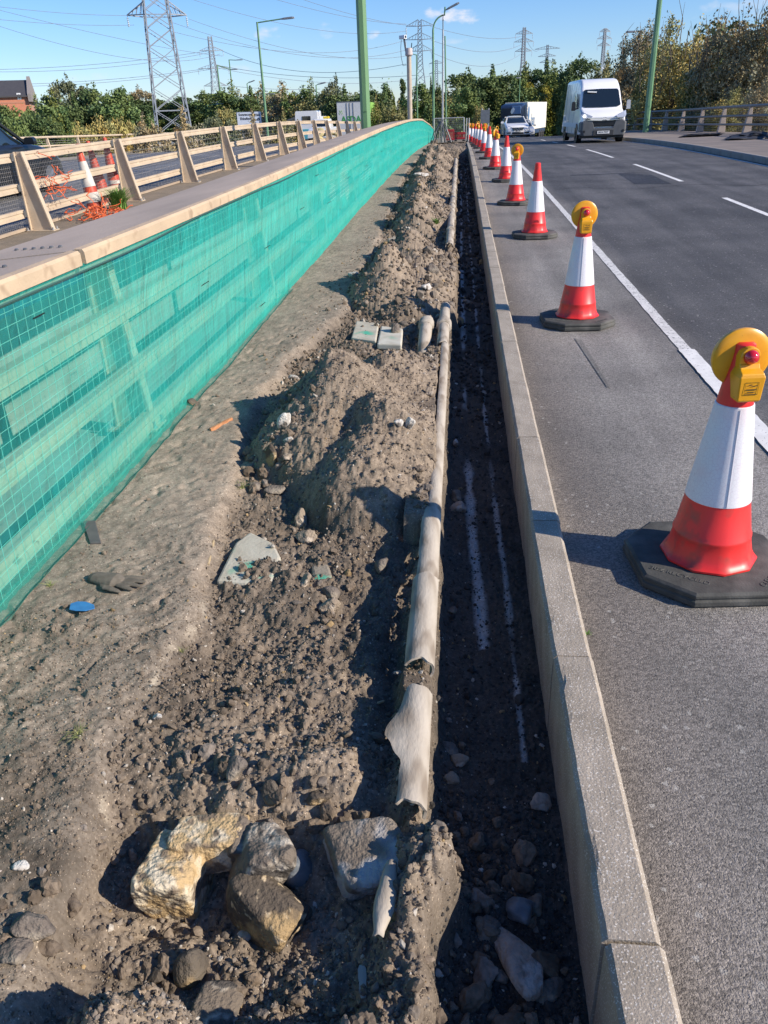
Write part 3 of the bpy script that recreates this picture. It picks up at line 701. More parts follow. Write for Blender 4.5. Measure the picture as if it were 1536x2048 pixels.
# the group of big stones in the pit
place_rock('boulder', 'large yellow ochre-stained chalk boulder, the palest of the group in the pit', 368, 1782, (.170, .21, .25), CHALK, 11, 6, rot=(.12, -.06, -.10), planes=10, soft=16, rough=.10, up=.42, cat='boulder', block=True,
           join=[((.20, .13, .13), (.072, .065, .06), 12, (0, -.02, .06))])
place_rock('boulder', 'mottled grey and white boulder leaning between the yellow boulder and the grey concrete lump', 522, 1742, (.15, .16, .215), CHALK2, 23, 6, rot=(.15, .30, .2), block=True, rough=.11, up=.45, cat='boulder',
           join=[((.08, .1, .08), (-.05, .03, .03), 24, (0, .2, 0))])
place_rock('boulder', 'smooth blue-grey flint boulder in the shadow behind the mottled one', 592, 1752, (.11, .13, .15), FLINTB, 31, 5, rot=(0, .2, .3), planes=22, soft=5, rough=.02, up=.4, cat='boulder')
place_rock('boulder', 'dark oval boulder with an ochre end, lowest of the pit group', 545, 1845, (.215, .14, .13), OCHRE, 44, 5, rot=(.2, .2, -.62), planes=10, soft=9, up=.6, rough=.10, block=True, cat='boulder')
place_rock('boulder', 'angular lump of broken grey concrete with a pale flat face, right of the boulders', 740, 1742, (.215, .20, .175), CONCR, 57, 6, rot=(.30, -.12, .30), planes=12, soft=9, rough=.09, up=.62, block=True, cat='boulder')
place_rock('boulder', 'round ball of dark earth-caked stone below the yellow boulder', 384, 1945, (.105, .105, .10), EARTHY, 61, 5, planes=26, soft=6, rough=.05, up=.55, cat='boulder')
place_rock('boulder', 'long pinkish stone lying on the trench floor near the kerb', 1032, 1925, (.085, .15, .085), PINK, 75, 5, rot=(0, .1, .35), planes=12, soft=7, up=.5, cat='boulder')
place_rock('stone', 'mossy pale stone at the very bottom left of the view', 430, 2030, (.10, .08, .08), CHALK2, 77, 4, rot=(0, .3, .4), up=.4)
S_ = [  # name, label, px, py, size, mat, seed, rot, planes
 ('buff upright stone, upper of the pair beside the mound', 602, 1050, (.065, .06, .075), BUFF, 101, (0, .2, .3), 9, .6),
 ('rounded buff stone, lower of the pair beside the mound', 617, 1083, (.085, .07, .065), BUFF, 102, (0, 0, .4), 12, .6),
 ('tan boulder-like stone at the left foot of the big mound', 498, 945, (.075, .07, .075), BUFF, 103, (0, .3, .7), 8, .6),
 ('grey cobble at the left foot of the mound, left of a larger dark one', 512, 976, (.055, .05, .04), DARKS, 104, (0, 0, .3), 11, .5),
 ('dark angular stone at the foot of the mound, right of the grey cobble', 548, 985, (.085, .07, .055), DARKS, 105, (0, .1, .2), 9, .5),
 ('mottled ochre stone standing above the dark stones on the mound foot', 545, 925, (.06, .06, .10), OCHRE, 106, (0, .25, .1), 9, .5),
 ('white nodular flint high on the shaded side of the mound', 571, 853, (.062, .05, .085), PALE, 107, (0, .1, .2), 9, .7),
 ('smaller white flint below the white nodular one on the mound', 579, 888, (.055, .04, .045), PALE, 108, (0, .4, .5), 9, .7),
 ('small brown stone on the mound beside the white flints', 576, 918, (.045, .04, .045), BUFF, 109, (0, 0, 0), 10, .6),
 ('white splinter of flint on the sunny face of the mound', 820, 856, (.035, .03, .065), PALE, 110, (0, .3, .2), 7, .8),
 ('small white pebble left of the white splinter on the sunny face', 797, 850, (.035, .03, .03), PALE, 111, (0, 0, .2), 8, .7),
 ('yellow-buff stone near the duct on the upper right of the mound', 858, 792, (.05, .045, .06), BUFF, 112, (0, 0, 0), 8, .8),
 ('buff angular stone below the green patch in the dug ground', 662, 1222, (.065, .05, .06), BUFF, 113, (0, .2, .5), 9, .6),
 ('grey stone just above the buff angular one', 662, 1192, (.055, .05, .045), DARKS, 114, (0, 0, .5), 9, .5),
 ('dark rounded stone in the hollow beside the duct', 762, 1140, (.06, .07, .06), DARKS, 115, (0, 0, .5), 14, .5),
 ('sharp little stone standing up on the dug ground left of the mound tail', 612, 1170, (.04, .04, .05), BUFF, 116, (0, .2, .5), 7, .6),
 ('upper of two stones against the duct wall in the trench', 913, 998, (.055, .06, .05), DARKS, 117, (0, 0, .5), 10, .5),
 ('lower and larger of two stones against the duct wall in the trench', 914, 1022, (.075, .07, .055), PINK, 118, (0, 0, .2), 10, .5),
 ('small pale stone in the trench below the end of the mound', 911, 892, (.04, .045, .04), PALE, 119, (0, 0, .2), 9, .5),
 ('pinkish oval stone on the right side of the trench floor', 1078, 1612, (.055, .05, .04), PINK, 120, (0, .1, -.5), 14, .6),
 ('round brown stone on the left of the trench floor', 900, 1565, (.04, .035, .035), BUFF, 121, (0, 0, .2), 14, .6),
 ('brown stone left of the trench centre, above the round one', 922, 1525, (.055, .04, .035), BUFF, 122, (0, 0, .2), 12, .5),
 ('dull grey stone touching the duct side, left of the brown one in the trench', 898, 1500, (.06, .045, .035), DARKS, 123, (0, 0, .1), 12, .4),
 ('blocky grey stone left of the long pinkish stone in the trench', 975, 1865, (.055, .05, .045), DARKS, 124, (0, 0, .3), 8, .5),
 ('blocky grey stone above the long pinkish stone in the trench', 1040, 1838, (.065, .055, .05), FLINTB, 125, (0, 0, .1), 8, .5),
 ('blocky dark stone right of the trench stones, above the pinkish one', 1068, 1822, (.05, .045, .045), DARKS, 126, (0, 0, .7), 8, .5),
 ('broken dark stone below the long pinkish stone', 1095, 1990, (.07, .05, .04), DARKS, 127, (0, 0, .2), 8, .5),
 ('grey stone in the bottom left corner rubble, upper of two', 75, 1870, (.07, .065, .06), DARKS, 128, (0, .1, .3), 9, .5),
 ('grey stone in the bottom left corner rubble, lower of two', 33, 1912, (.05, .05, .045), DARKS, 129, (0, .1, .1), 9, .5),
 ('small white stone lying on the path at the bottom left', 42, 1738, (.028, .024, .02), PALE, 130, (0, 0, .1), 9, .6),
 ('rough brown stone at the right edge of the pit rubble', 690, 1700, (.05, .05, .05), EARTHY, 131, (0, 0, .1), 10, .5),
 ('dark purple clod-like stone behind the boulders', 470, 1545, (.06, .05, .05), DARKS, 132, (0, 0, .5), 10, .5),
 ('pointed dark stone standing behind the mottled boulder', 545, 1590, (.055, .05, .05), EARTHY, 133, (0, 0, .1), 8, .5),
 ('grey pointed stone leaning on the pale slab by the second duct', 790, 676, (.09, .08, .12), DARKS, 134, (0, .2, .5), 6, .5),
 ('white elongated stone on the face of the second mound', 853, 578, (.09, .05, .05), PALE, 135, (0, 0, .7), 8, .7),
 ('dark brown stone on the face of the second mound', 866, 545, (.09, .08, .08), DARKS, 136, (0, 0, .2), 8, .5),
 ('pale broken stone at the left foot of the second mound', 706, 555, (.10, .07, .06), PALE, 137, (0, 0, .2), 7, .6),
 ('long pale stone lying left of the big mound crest', 583, 760, (.09, .05, .035), PALE, 138, (0, 0, -.5), 8, .6),
 ('brown stone by the foot of the netting', 385, 812, (.055, .06, .05), EARTHY, 139, (0, 0, -.5), 9, .6),
 ('lone stone in the trench beyond the second duct', 935, 607, (.07, .06, .05), BUFF, 140, (0, 0, -.5), 9, .6),
 ('bright white curled fragment on the third mound', 842, 352, (.22, .08, .08), PALE, 141, (0, 0, .3), 7, .6),
 ('white pebble on the path by the old slab edge', 316, 1436, (.026, .022, .02), PALE, 142, (0, 0, .3), 9, .6),
 ('lump of ochre clay in the rubble behind the concrete lump', 640, 1600, (.05, .04, .035), OCHRE, 143, (0, 0, .3), 9, .5),
 ('flat earth-stained stone lying beside the duct hollow', 905, 1245 - 20, (.04, .04, .03), DARKS, 144, (0, 0, .3), 9, .5),
]
for (lab, px, py, sz, mt, sd, rt_, pl, up) in S_:
    place_rock('stone', lab, px, py, sz, mt, sd, 4, rot=rt_, planes=pl, soft=13, up=min(up, .55), rough=.14)

# ================================================================== ducts
DUCT = M('old grey duct', (.45, .40, .33), (.345, .295, .232), rough=.85, nscale=16, detail=9, lo=.38, hi=.66, bump=.8, bscale=110, bdist=.003, c3=(.24, .195, .148), c3scale=15, c3lo=.52, c3hi=.68, stretch=(1, .35, 1))
def duct_shell(name, label, cx, y0, y1, r, zc, a0, a1, torn=0.0, seed=1, wall=.008, parent=None, taper=0.0, t0=0, dip=0.0):
    """open shell of pipe wall: angle from a0 (right) to a1 (left); torn=how ragged the left edge is"""
    ny = max(8, int((y1 - y0) / (.012 if y1 < 6 else .08))); na = 26; V = []
    for s in range(ny + 1):
        t = s / ny; y = y0 + (y1 - y0) * t
        aa = a1
        if torn:
            aa = a1 - torn * (.5 + vnoise(np.array([t * 3.1 + seed]), np.array([.3]), seed)[0] + .35 * vnoise(np.array([t * 13.0]), np.array([1.3]), seed)[0])
        rr = r * (1 + taper * t)
        for layer in (0, 1):
            for k in range(na + 1):
                a = a0 + (aa - a0) * k / na; q = rr - layer * wall
                ye = y + (.02 * vnoise(np.array([a * 2.2]), np.array([t * 0 + seed]), seed + 4)[0] if s in (0, ny) else 0)
                flare = t0 * max(0, (k / na - .6) / .4) ** 2 * exp(-((t - .55) / .2) ** 2)
                V.append((cx + q * cos(a) - flare * .06, ye - y0, zc + q * sin(a) + P(y) - P(y0) - dip * t + flare * .02))
    F = []; n2 = 2 * (na + 1)
    for s in range(ny):
        b = s * n2; c = b + n2
        for k in range(na):
            F.append((b + k, c + k, c + k + 1, b + k + 1)); j = na + 1
            F.append((b + j + k, b + j + k + 1, c + j + k + 1, c + j + k))
        F.append((b, b + na + 1, c + na + 1, c)); F.append((b + na, c + na, c + 2 * na + 1, b + 2 * na + 1))
    for b in (0, ny * n2):
        for k in range(na): F.append((b + k, b + k + 1, b + na + 2 + k, b + na + 1 + k))
    o = new_mesh(name, V, F, DUCT, parent, True, None, (0, y0, P(y0)) if parent is None else (0, 0, 0))
    o.data.set_sharp_from_angle(angle=radians(40))
    return tag(o, label, 'duct pipe') if parent is None else o
R90 = pi / 2
duct_shell('broken_duct', 'jagged shell of pale duct nearest the boulders, its torn edge flaring to the left', -.122, 1.44, 1.90, .050, -.055, -.5, 2.75, 1.0, 5, t0=.7)
duct_shell('broken_duct', 'smooth pale length of duct with a ragged near end, left of the cement streaks', -.122, 2.03, 2.56, .053, -.052, -.7, 2.9, .45, 9)
duct_shell('broken_duct', 'cracked length of duct under the shadow of the nearest cone', -.120, 2.50, 3.12, .049, -.050, -.7, 2.8, .6, 14)
duct_shell('duct', 'dusty half-buried duct running past the big mound', -.110, 3.08, 5.9, .038, -.048, -.8, 2.2, .3, 21)
d_ = thing('duct', 'duct with a raised collar at the gap between the first two mounds', 'duct pipe', (0, 5.88, P(5.88)))
duct_shell('pipe', None, -.122, 5.88, 7.15, .046, -.045, -.9, 3.6, 0, 22, parent=d_)
mb = MB(); yy = 6.45
mb.tube([(-.122, yy + t - 5.88, -.045 + P(yy) - P(5.88)) for t in (0, .01, .12, .13)], [.052, .064, .064, .052], 22); mb.build('collar', DUCT, d_, smooth=True)
d2 = thing('duct', 'short brown stub of a second duct left of the collar, sinking into the soil', 'duct pipe', (-.27, 5.9, P(6)))
mb = MB(); mb.tube([(0, 0, -.14), (.0, .12, -.09), (0, .3, -.045), (0, .62, -.02), (0, .85, -.06)], .052, 22); mb.build('pipe', DUCT, d2, smooth=True)
mb = MB(); mb.tube([(0, .5, -.025), (0, .51, -.022), (0, .6, -.018), (0, .61, -.02)], [.052, .066, .066, .052], 22); mb.build('collar', DUCT, d2, smooth=True)
words = ['beyond the second mound', 'beside the third mound, with two collars', 'running to the far end of the trench']
for i, (a, b) in enumerate([(10.2, 13.6), (13.7, 18.0), (18.1, 26.0)]):
    d_ = thing('duct', 'pale duct along the trench edge ' + words[i], 'duct pipe', (0, a, P(a)))
    duct_shell('pipe', None, -.125, a, b, .05, -.02, -.9, 3.3, 0, 31 + i, parent=d_)
    for yy in ([11.4, 12.7], [14.2, 15.6, 17.2], [19.5, 22.0])[i]:
        mb = MB(); mb.tube([(-.125, yy + t - a, -.02 + P(yy) - P(a)) for t in (0, .01, .14, .15)], [.05, .066, .066, .05], 18); mb.build('collar', DUCT, d_, smooth=True)
d3 = thing('duct', 'short pale stub beside the far duct, left of its collar', 'duct pipe', (-.34, 13.4, P(13.5)))
mb = MB(); mb.tube([(0, 0, -.02), (.02, .2, .02), (.03, .6, .02), (.03, .8, -.05)], .055, 16); mb.build('pipe', DUCT, d3, smooth=True)
# torn skin of pipe hanging under the concrete lump
V = []; F = []
for i in range(13):
    t = i / 12; y = 1.27 - .17 * t; w = .009 + .015 * sin(pi * min(1, t * 1.15)) ** .7 * (0.4 + t)
    for j in range(7):
        s = j / 6 - .5
        V.append((-.150 - .020 * t + s * 2 * w + .004 * vnoise(np.array([t * 9]), np.array([s * 3]), 2)[0], y, -.03 - .035 * t + .02 * (1 - 4 * s * s) * .5))
for i in range(12):
    for j in range(6): F.append((i * 7 + j, i * 7 + j + 1, (i + 1) * 7 + j + 1, (i + 1) * 7 + j))
o = new_mesh('torn_pipe_skin', V, F, DUCT, None, True); m = o.modifiers.new('solid', 'SOLIDIFY'); m.thickness = .005
tag(o, 'pale torn strip of duct skin hanging down beside the concrete lump', 'pipe fragment')

# ================================================================== slabs and litter
SLAB = M('pale slab with green paint', (.52, .49, .40), (.40, .36, .28), rough=.8, nscale=7, bump=.3, bscale=60, c3=(.08, .42, .28), c3scale=4.5, c3lo=.57, c3hi=.66)
SLAB_D = M('earthy slab with green paint', (.30, .26, .20), (.20, .17, .13), rough=.85, nscale=9, bump=.5, bscale=60, c3=(.10, .40, .26), c3scale=7, c3lo=.52, c3hi=.62)
def slab(name, label, pts, th, mat, dz=.012, cat='slab'):
    """flat piece with the outline given by pixels, lying on the soil"""
    W = []
    for (px, py) in pts:
        d = ray(px, py); t = .5
        while True:
            p = EYE + d * t
            if p[2] <= P(p[1]) + dz: break
            t += .004
        W.append(p)
    c = np.mean(W, 0)
    mb = MB(); mb.prism([(p[0] - c[0], p[1] - c[1]) for p in W], 'z', -th, 0)
    return tag(mb.build(name, mat, None, bevel=.012 if th > .02 else .002, loc=(c[0], c[1], c[2])), label, cat)
slab('marker_slab', 'pale angular slab half buried near the middle, with green paint on its right corner', [(432, 1162), (470, 1085), (500, 1062), (548, 1085), (561, 1112), (546, 1160), (490, 1166)], .05, SLAB, -.086)
slab('marker_slab', 'small green-stained slab mostly covered by soil, right of the pale angular one', [(622, 1130), (655, 1122), (665, 1150), (640, 1172), (626, 1160)], .03, SLAB_D, -.098)
slab('marker_slab', 'left of two pale green-painted slabs in the gap between the mounds', [(712, 640), (758, 645), (752, 684), (702, 676)], .05, SLAB, -.062)
slab('marker_slab', 'right of two pale slabs in the gap between the mounds', [(762, 650), (806, 656), (803, 690), (754, 688)], .05, M('whitish slab', (.58, .56, .48), (.46, .42, .34), rough=.8, nscale=8, c3=(.2, .42, .3), c3scale=5, c3lo=.6, c3hi=.75), -.058)
slab('marker_slab', 'dusty flat stone slab between the second and third mounds', [(775, 476), (800, 470), (814, 478), (800, 486), (778, 486)], .05, M('dusty slab', (.40, .34, .26), (.3, .25, .19), rough=.9, nscale=6), .07)
slab('slate', 'dark rectangular piece of slate lying by the foot of the netting', [(165, 1042), (190, 1040), (202, 1085), (180, 1086)], .008, M('slate', (.085, .08, .08), (.12, .11, .105), rough=.7, nscale=20), -.022, 'slate piece')
slab('blue_plastic_scrap', 'small blue plastic scrap on the path below the glove', [(138, 1218), (141, 1207), (155, 1202), (172, 1203), (188, 1209), (189, 1216), (170, 1221), (150, 1221)], .004, M('blue plastic', (.05, .22, .48), (.04, .17, .40), rough=.45, nscale=30), -.018, 'plastic scrap')
slab('broken_glass', 'dark sliver of broken plastic sticking out of the clods behind the boulders', [(478, 1472), (490, 1476), (507, 1508), (500, 1512)], .003, M('smoky sliver', (.12, .13, .15), rough=.15), -.06, 'plastic sliver')
WOOD = M('splintered red-brown wood', (.42, .17, .07), (.55, .26, .12), rough=.7, nscale=4, stretch=(20, 2, 20))
WOODP = M('pale splintered wood', (.50, .38, .22), (.38, .28, .15), rough=.8, nscale=4, stretch=(20, 2, 20))
def stick(name, label, a, b, w, h, mat, dz=.0):
    A = at_y(*a, 1.0); pa_ = None
    def hitp(px, py):
        d = ray(px, py); t = .5
        while True:
            p = EYE + d * t
            if p[2] <= gz(min(p[0], .3), p[1]) + dz: return p
            t += .006
    A, B = hitp(*a), hitp(*b); B[2] += .008; A[2] += .006
    mb = MB(); n = 8
    ring = []
    dirv = (B - A) / np.linalg.norm(B - A); rr = np.cross(dirv, [0, 0, 1]); rr /= np.linalg.norm(rr); uu = np.cross(rr, dirv)
    rings = []
    for s in range(n + 1):
        c = (B - A) * s / n; k = .75 + .25 * rnd.random()
        if s in (0, n): k *= .6
        rings.append([c + rr * w / 2 * k * x + uu * h / 2 * y for x, y in ((-1, -1), (1, -1), (1.0, .6), (.2, 1), (-1, .8))])
    mb.loft(rings)
    return tag(mb.build(name, mat, None, loc=A), label, 'wood piece')
stick('wood_offcut', 'reddish splintered wooden offcut lying on the path left of the big mound', (421, 862), (464, 840), .028, .018, WOOD)
stick('wood_splinter', 'thin pale wooden splinter beside the pale angular slab', (417, 1131), (428, 1084), .012, .008, WOODP)
stick('wood_splinter', 'tiny pale splinter on the earth over the duct', (755, 1409), (768, 1406), .008, .006, WOODP)
stick('cigarette_end', 'white cigarette end among the clods behind the boulders', (556, 1574), (555, 1587), .007, .007, M('paper white', (.75, .74, .70), rough=.8))
stick('plastic_strip', 'grey upright strip of plastic at the bottom of the view, left of the trench', (727, 2000), (724, 1935), .02, .004, M('grey plastic strip', (.34, .33, .30), rough=.5), .01)
# discarded glove
GLV = M('muddy work glove', (.17, .145, .115), (.11, .095, .075), rough=.95, nscale=30, bump=.6, bscale=90, bdist=.003)
gp = at_x(215, 1172, -1.37); gp = np.array([-1.37, 2.50, gz(-1.37, 2.5)])
mb = MB()
def finger(pts, r0, r1):
    mb.tube([np.array(p) for p in pts], [r0 * .6, r0, r0, r1, r1 * .5], 10)
L_ = .0
mb.tube([(-.085, .015, .006), (-.07, .012, .012), (-.03, .004, .014), (.01, 0, .014), (.035, 0, .01)], [.026, .03, .034, .04, .02], 16)
for k, (oy, ln, dy) in enumerate([(.026, .070, .006), (.010, .082, .002), (-.008, .078, -.006), (-.024, .060, -.014)]):
    finger([(.015, oy * .8, .008), (.035, oy, .011), (.035 + ln * .4, oy + dy * .5, .012), (.035 + ln * .8, oy + dy, .009), (.035 + ln, oy + dy * 1.2, .006)], .0115, .009)
finger([(-.03, -.03, .008), (-.01, -.042, .011), (.02, -.05, .012), (.045, -.056, .010), (.06, -.06, .006)], .012, .009)
V = np.vstack(mb.V); V[:, 2] = .004 + (V[:, 2]) * .62
mb.V = [V]
g = mb.build('work_glove', GLV, None, smooth=True, loc=gp + [0, 0, .0]); g.rotation_euler = (0, 0, -.10); g.scale = (1.15, 1.15, 1)
m = g.modifiers.new('remesh', 'REMESH'); m.mode = 'VOXEL'; m.voxel_size = .0022; m.use_smooth_shade = True
tag(g, 'flattened muddy work glove lying palm down on the path near the netting', 'glove')

# small plants
GRASS = M('dry grass', (.34, .32, .12), (.20, .24, .07), rough=.7, nscale=40)
LEAF = M('weed leaves', (.11, .22, .04), (.16, .28, .06), rough=.6, nscale=20)
def tuft(name, label, x, y, z, n, h, spread, mat, w=.003, seed=1, flat=.0, cat='weed'):
    r = random.Random(seed); V = []; F = []
    for i in range(n):
        a = r.uniform(0, 2 * pi); l = h * r.uniform(.5, 1.1); s = spread * r.uniform(.2, 1); b = len(V); ww = w * r.uniform(.6, 1.3)
        ox, oy = r.gauss(0, spread * .12), r.gauss(0, spread * .12)
        for k in range(5):
            t = k / 4; px = ox + cos(a) * s * t ** 1.4; py = oy + sin(a) * s * t ** 1.4; pz = l * (t - .45 * t * t * (1 + flat))
            wd = ww * (1 - t * .85); V.append((px - sin(a) * wd, py + cos(a) * wd, pz)); V.append((px + sin(a) * wd, py - cos(a) * wd, pz))
        for k in range(4): F.append((b + 2 * k, b + 2 * k + 1, b + 2 * k + 3, b + 2 * k + 2))
    return tag(new_mesh(name, V, F, mat, None, False, None, (x, y, z)), label, cat)
tuft('grass_tuft', 'straggly dry yellow-green grass tuft on the path left of the rubble', -1.13, 1.66, gz(-1.13, 1.66), 34, .05, .065, GRASS, .0012, 3, .3)
tuft('grass_tuft', 'tiny yellow-green tuft on the edge of the dug ground', -.98, 2.14, gz(-.98, 2.14), 22, .03, .04, GRASS, .001, 4)
tuft('grass_tuft', 'yellowish tuft at the left foot of the big mound', -1.10, 3.48, gz(-1.1, 3.48), 40, .04, .07, GRASS, .0018, 5)
tuft('weed', 'small green weed on the third mound by the far duct', -.34, 12.0, gz(-.34, 12.0), 60, .14, .14, LEAF, .008, 6)
tuft('weed', 'sprig of green weed rooted in the joint behind the kerb', .475, 2.32, -.095, 12, .02, .03, LEAF, .004, 7)
tuft('weed', 'green sprig by the foot of the netting at the lower left', -1.62, 2.46, gz(-1.62, 2.46), 20, .03, .05, GRASS, .002, 8)
tuft('weed', 'little green seedling at the bottom of the view left of the trench', -.22, .96, gz(-.22, .96) + .005, 14, .03, .03, LEAF, .003, 9)
# ================================================================== traffic cones
WHITES = bpy.data.materials.new('reflective sleeve'); WHITES.use_nodes = True
def _wm():
    nt = WHITES.node_tree; L = nt.links; b = nt.nodes['Principled BSDF']
    co = nd(nt, 'ShaderNodeTexCoord'); v = nd(nt, 'ShaderNodeTexVoronoi', Scale=70.0, feature='DISTANCE_TO_EDGE'); L.new(co.outputs['Object'], v.inputs['Vector'])
    r = nd(nt, 'ShaderNodeMapRange', **{'From Min': .0, 'From Max': .07}); L.new(v.outputs['Distance'], r.inputs['Value'])
    n = nd(nt, 'ShaderNodeTexNoise', Scale=7.0, Detail=3.0); L.new(co.outputs['Object'], n.inputs['Vector'])
    x = nd(nt, 'ShaderNodeMix', data_type='RGBA'); L.new(r.outputs[0], x.inputs[0]); x.inputs[6].default_value = (.66, .62, .66, 1); x.inputs[7].default_value = (.74, .735, .76, 1)
    r2 = nd(nt, 'ShaderNodeMapRange', **{'From Min': .5, 'From Max': .68, 'To Max': .55}); L.new(n.outputs['Fac'], r2.inputs['Value'])
    y = nd(nt, 'ShaderNodeMix', data_type='RGBA'); L.new(r2.outputs[0], y.inputs[0]); L.new(x.outputs[2], y.inputs[6]); y.inputs[7].default_value = (.76, .62, .63, 1)
    L.new(y.outputs[2], b.inputs['Base Color']); b.inputs['Roughness'].default_value = .42
_wm()
def cone_r(z): return .150 - (z - .10) * (.150 - .033) / (.93 - .10)
def text_mesh(s, size, mat, parent, name, loc, rot, ext=.0012, bold=0, align='CENTER', label=None, sx=1):
    cu = bpy.data.curves.new(name, 'FONT'); cu.body = s; cu.size = size; cu.extrude = ext; cu.align_x = align; cu.align_y = 'CENTER'; cu.offset = bold; cu.resolution_u = 3
    t = bpy.data.objects.new(name, cu); COL.objects.link(t)
    dg = bpy.context.evaluated_depsgraph_get(); me = bpy.data.meshes.new_from_object(t.evaluated_get(dg)); bpy.data.objects.remove(t)
    me.materials.clear(); me.materials.append(mat); o = bpy.data.objects.new(name, me); COL.objects.link(o)
    o.parent = parent; o.location = loc; o.rotation_euler = rot; o.scale = (sx, 1, 1)
    if label: o['label'] = label
    return o
INK = M('black print', (.03, .025, .02), rough=.6)
RUB_MARK = M('moulded rubber lettering', (.105, .105, .095), rough=.8)
RED_MARK = M('dark moulded mark on cone', (.22, .02, .02), rough=.5)
def base_mesh(t):
    mb = MB()
    def oct_(hw, hd, ch): return [(-hw + ch, -hd), (hw - ch, -hd), (hw, -hd + ch), (hw, hd - ch), (hw - ch, hd), (-hw + ch, hd), (-hw, hd - ch), (-hw, -hd + ch)]
    rings = []
    for (hw, z) in [(.290, 0), (.298, .006), (.298, .026), (.291, .031), (.291, .036), (.296, .040), (.296, .052), (.284, .060), (.20, .062)]:
        rings.append([(x, y, z) for x, y in oct_(hw, hw, .15 * hw / .298)])
    mb.loft(rings); return mb.build('base', RUBBER, t, bevel=.003)
def make_cone(name, label, lamp, group=None):
    t = thing(name, label, 'traffic cone', (0, 0, 0), 0, group)
    base_mesh(t)
    mb = MB()   # flared octagonal skirt turning into a round cone
    rings = []; N = 40
    for (r, z, oct_) in [(.176, .062, 1), (.184, .066, 1), (.184, .074, 1), (.172, .084, 1), (.160, .105, .9), (.152, .14, .6), (.147, .168, .3), (.149, .176, .2), (.1475, .184, .2), (.143, .19, .1), (cone_r(.33) + .001, .33, 0), (cone_r(.62), .62, 0), (cone_r(.90), .90, 0), (.038, .905, 0), (.036, .925, 0), (.026, .932, 0)]:
        ring = []
        for k in range(N):
            a = 2 * pi * k / N; m = (a + pi / 10) % (pi / 5) - pi / 10
            f = 1 + oct_ * (cos(pi / 10) / cos(m) - 1)
            ring.append((r * f * cos(a), r * f * sin(a), z))
        rings.append(ring)
    mb.loft(rings); mb.build('cone_body', RED, t, smooth=True)
    mb = MB(); mb.lathe([(cone_r(.325) + .0005, .325), (cone_r(.327) + .004, .328), (cone_r(.705) + .004, .705), (cone_r(.708) + .0005, .708)], 44, cap=False)
    mb.build('reflective_sleeve', WHITES, t, smooth=True)
    MB().bar((-.012 - .002, -cone_r(.33) - .0045, .33), (-.006, -cone_r(.70) - .0045, .70), .003, .001).build('sleeve_seam', M('sleeve seam', (.64, .62, .66), rough=.5) if 'sleeve seam' not in bpy.data.materials else bpy.data.materials['sleeve seam'], t)
    # faint lettering moulded in the rubber base
    if lamp is True:
        for s, x, y, a in [('CLEVEGO', .17, -.20, .75), ('30% RECYCLED', -.165, -.16, -.62)]:
            text_mesh(s, .034, RUB_MARK, t, 'moulded_lettering', (x, y, .0625), (0, 0, a), .0010)
    else:
        mb = MB()
        for q in (-1, 1): mb.box(-.05, .05, -.001, .001, q * .014 - .001, q * .014 + .001)
        for q in (-1, 1): mb.box(q * .05 - .001, q * .05 + .001, -.001, .001, -.014, .014)
        for q in range(5): mb.box(-.036 + q * .016, -.026 + q * .016, -.001, .001, -.005, .006)
        o = mb.build('moulded_mark', RED_MARK, t, loc=(0, -.1405, .215)); o.rotation_euler = (-.14, 0, 0)
    return t
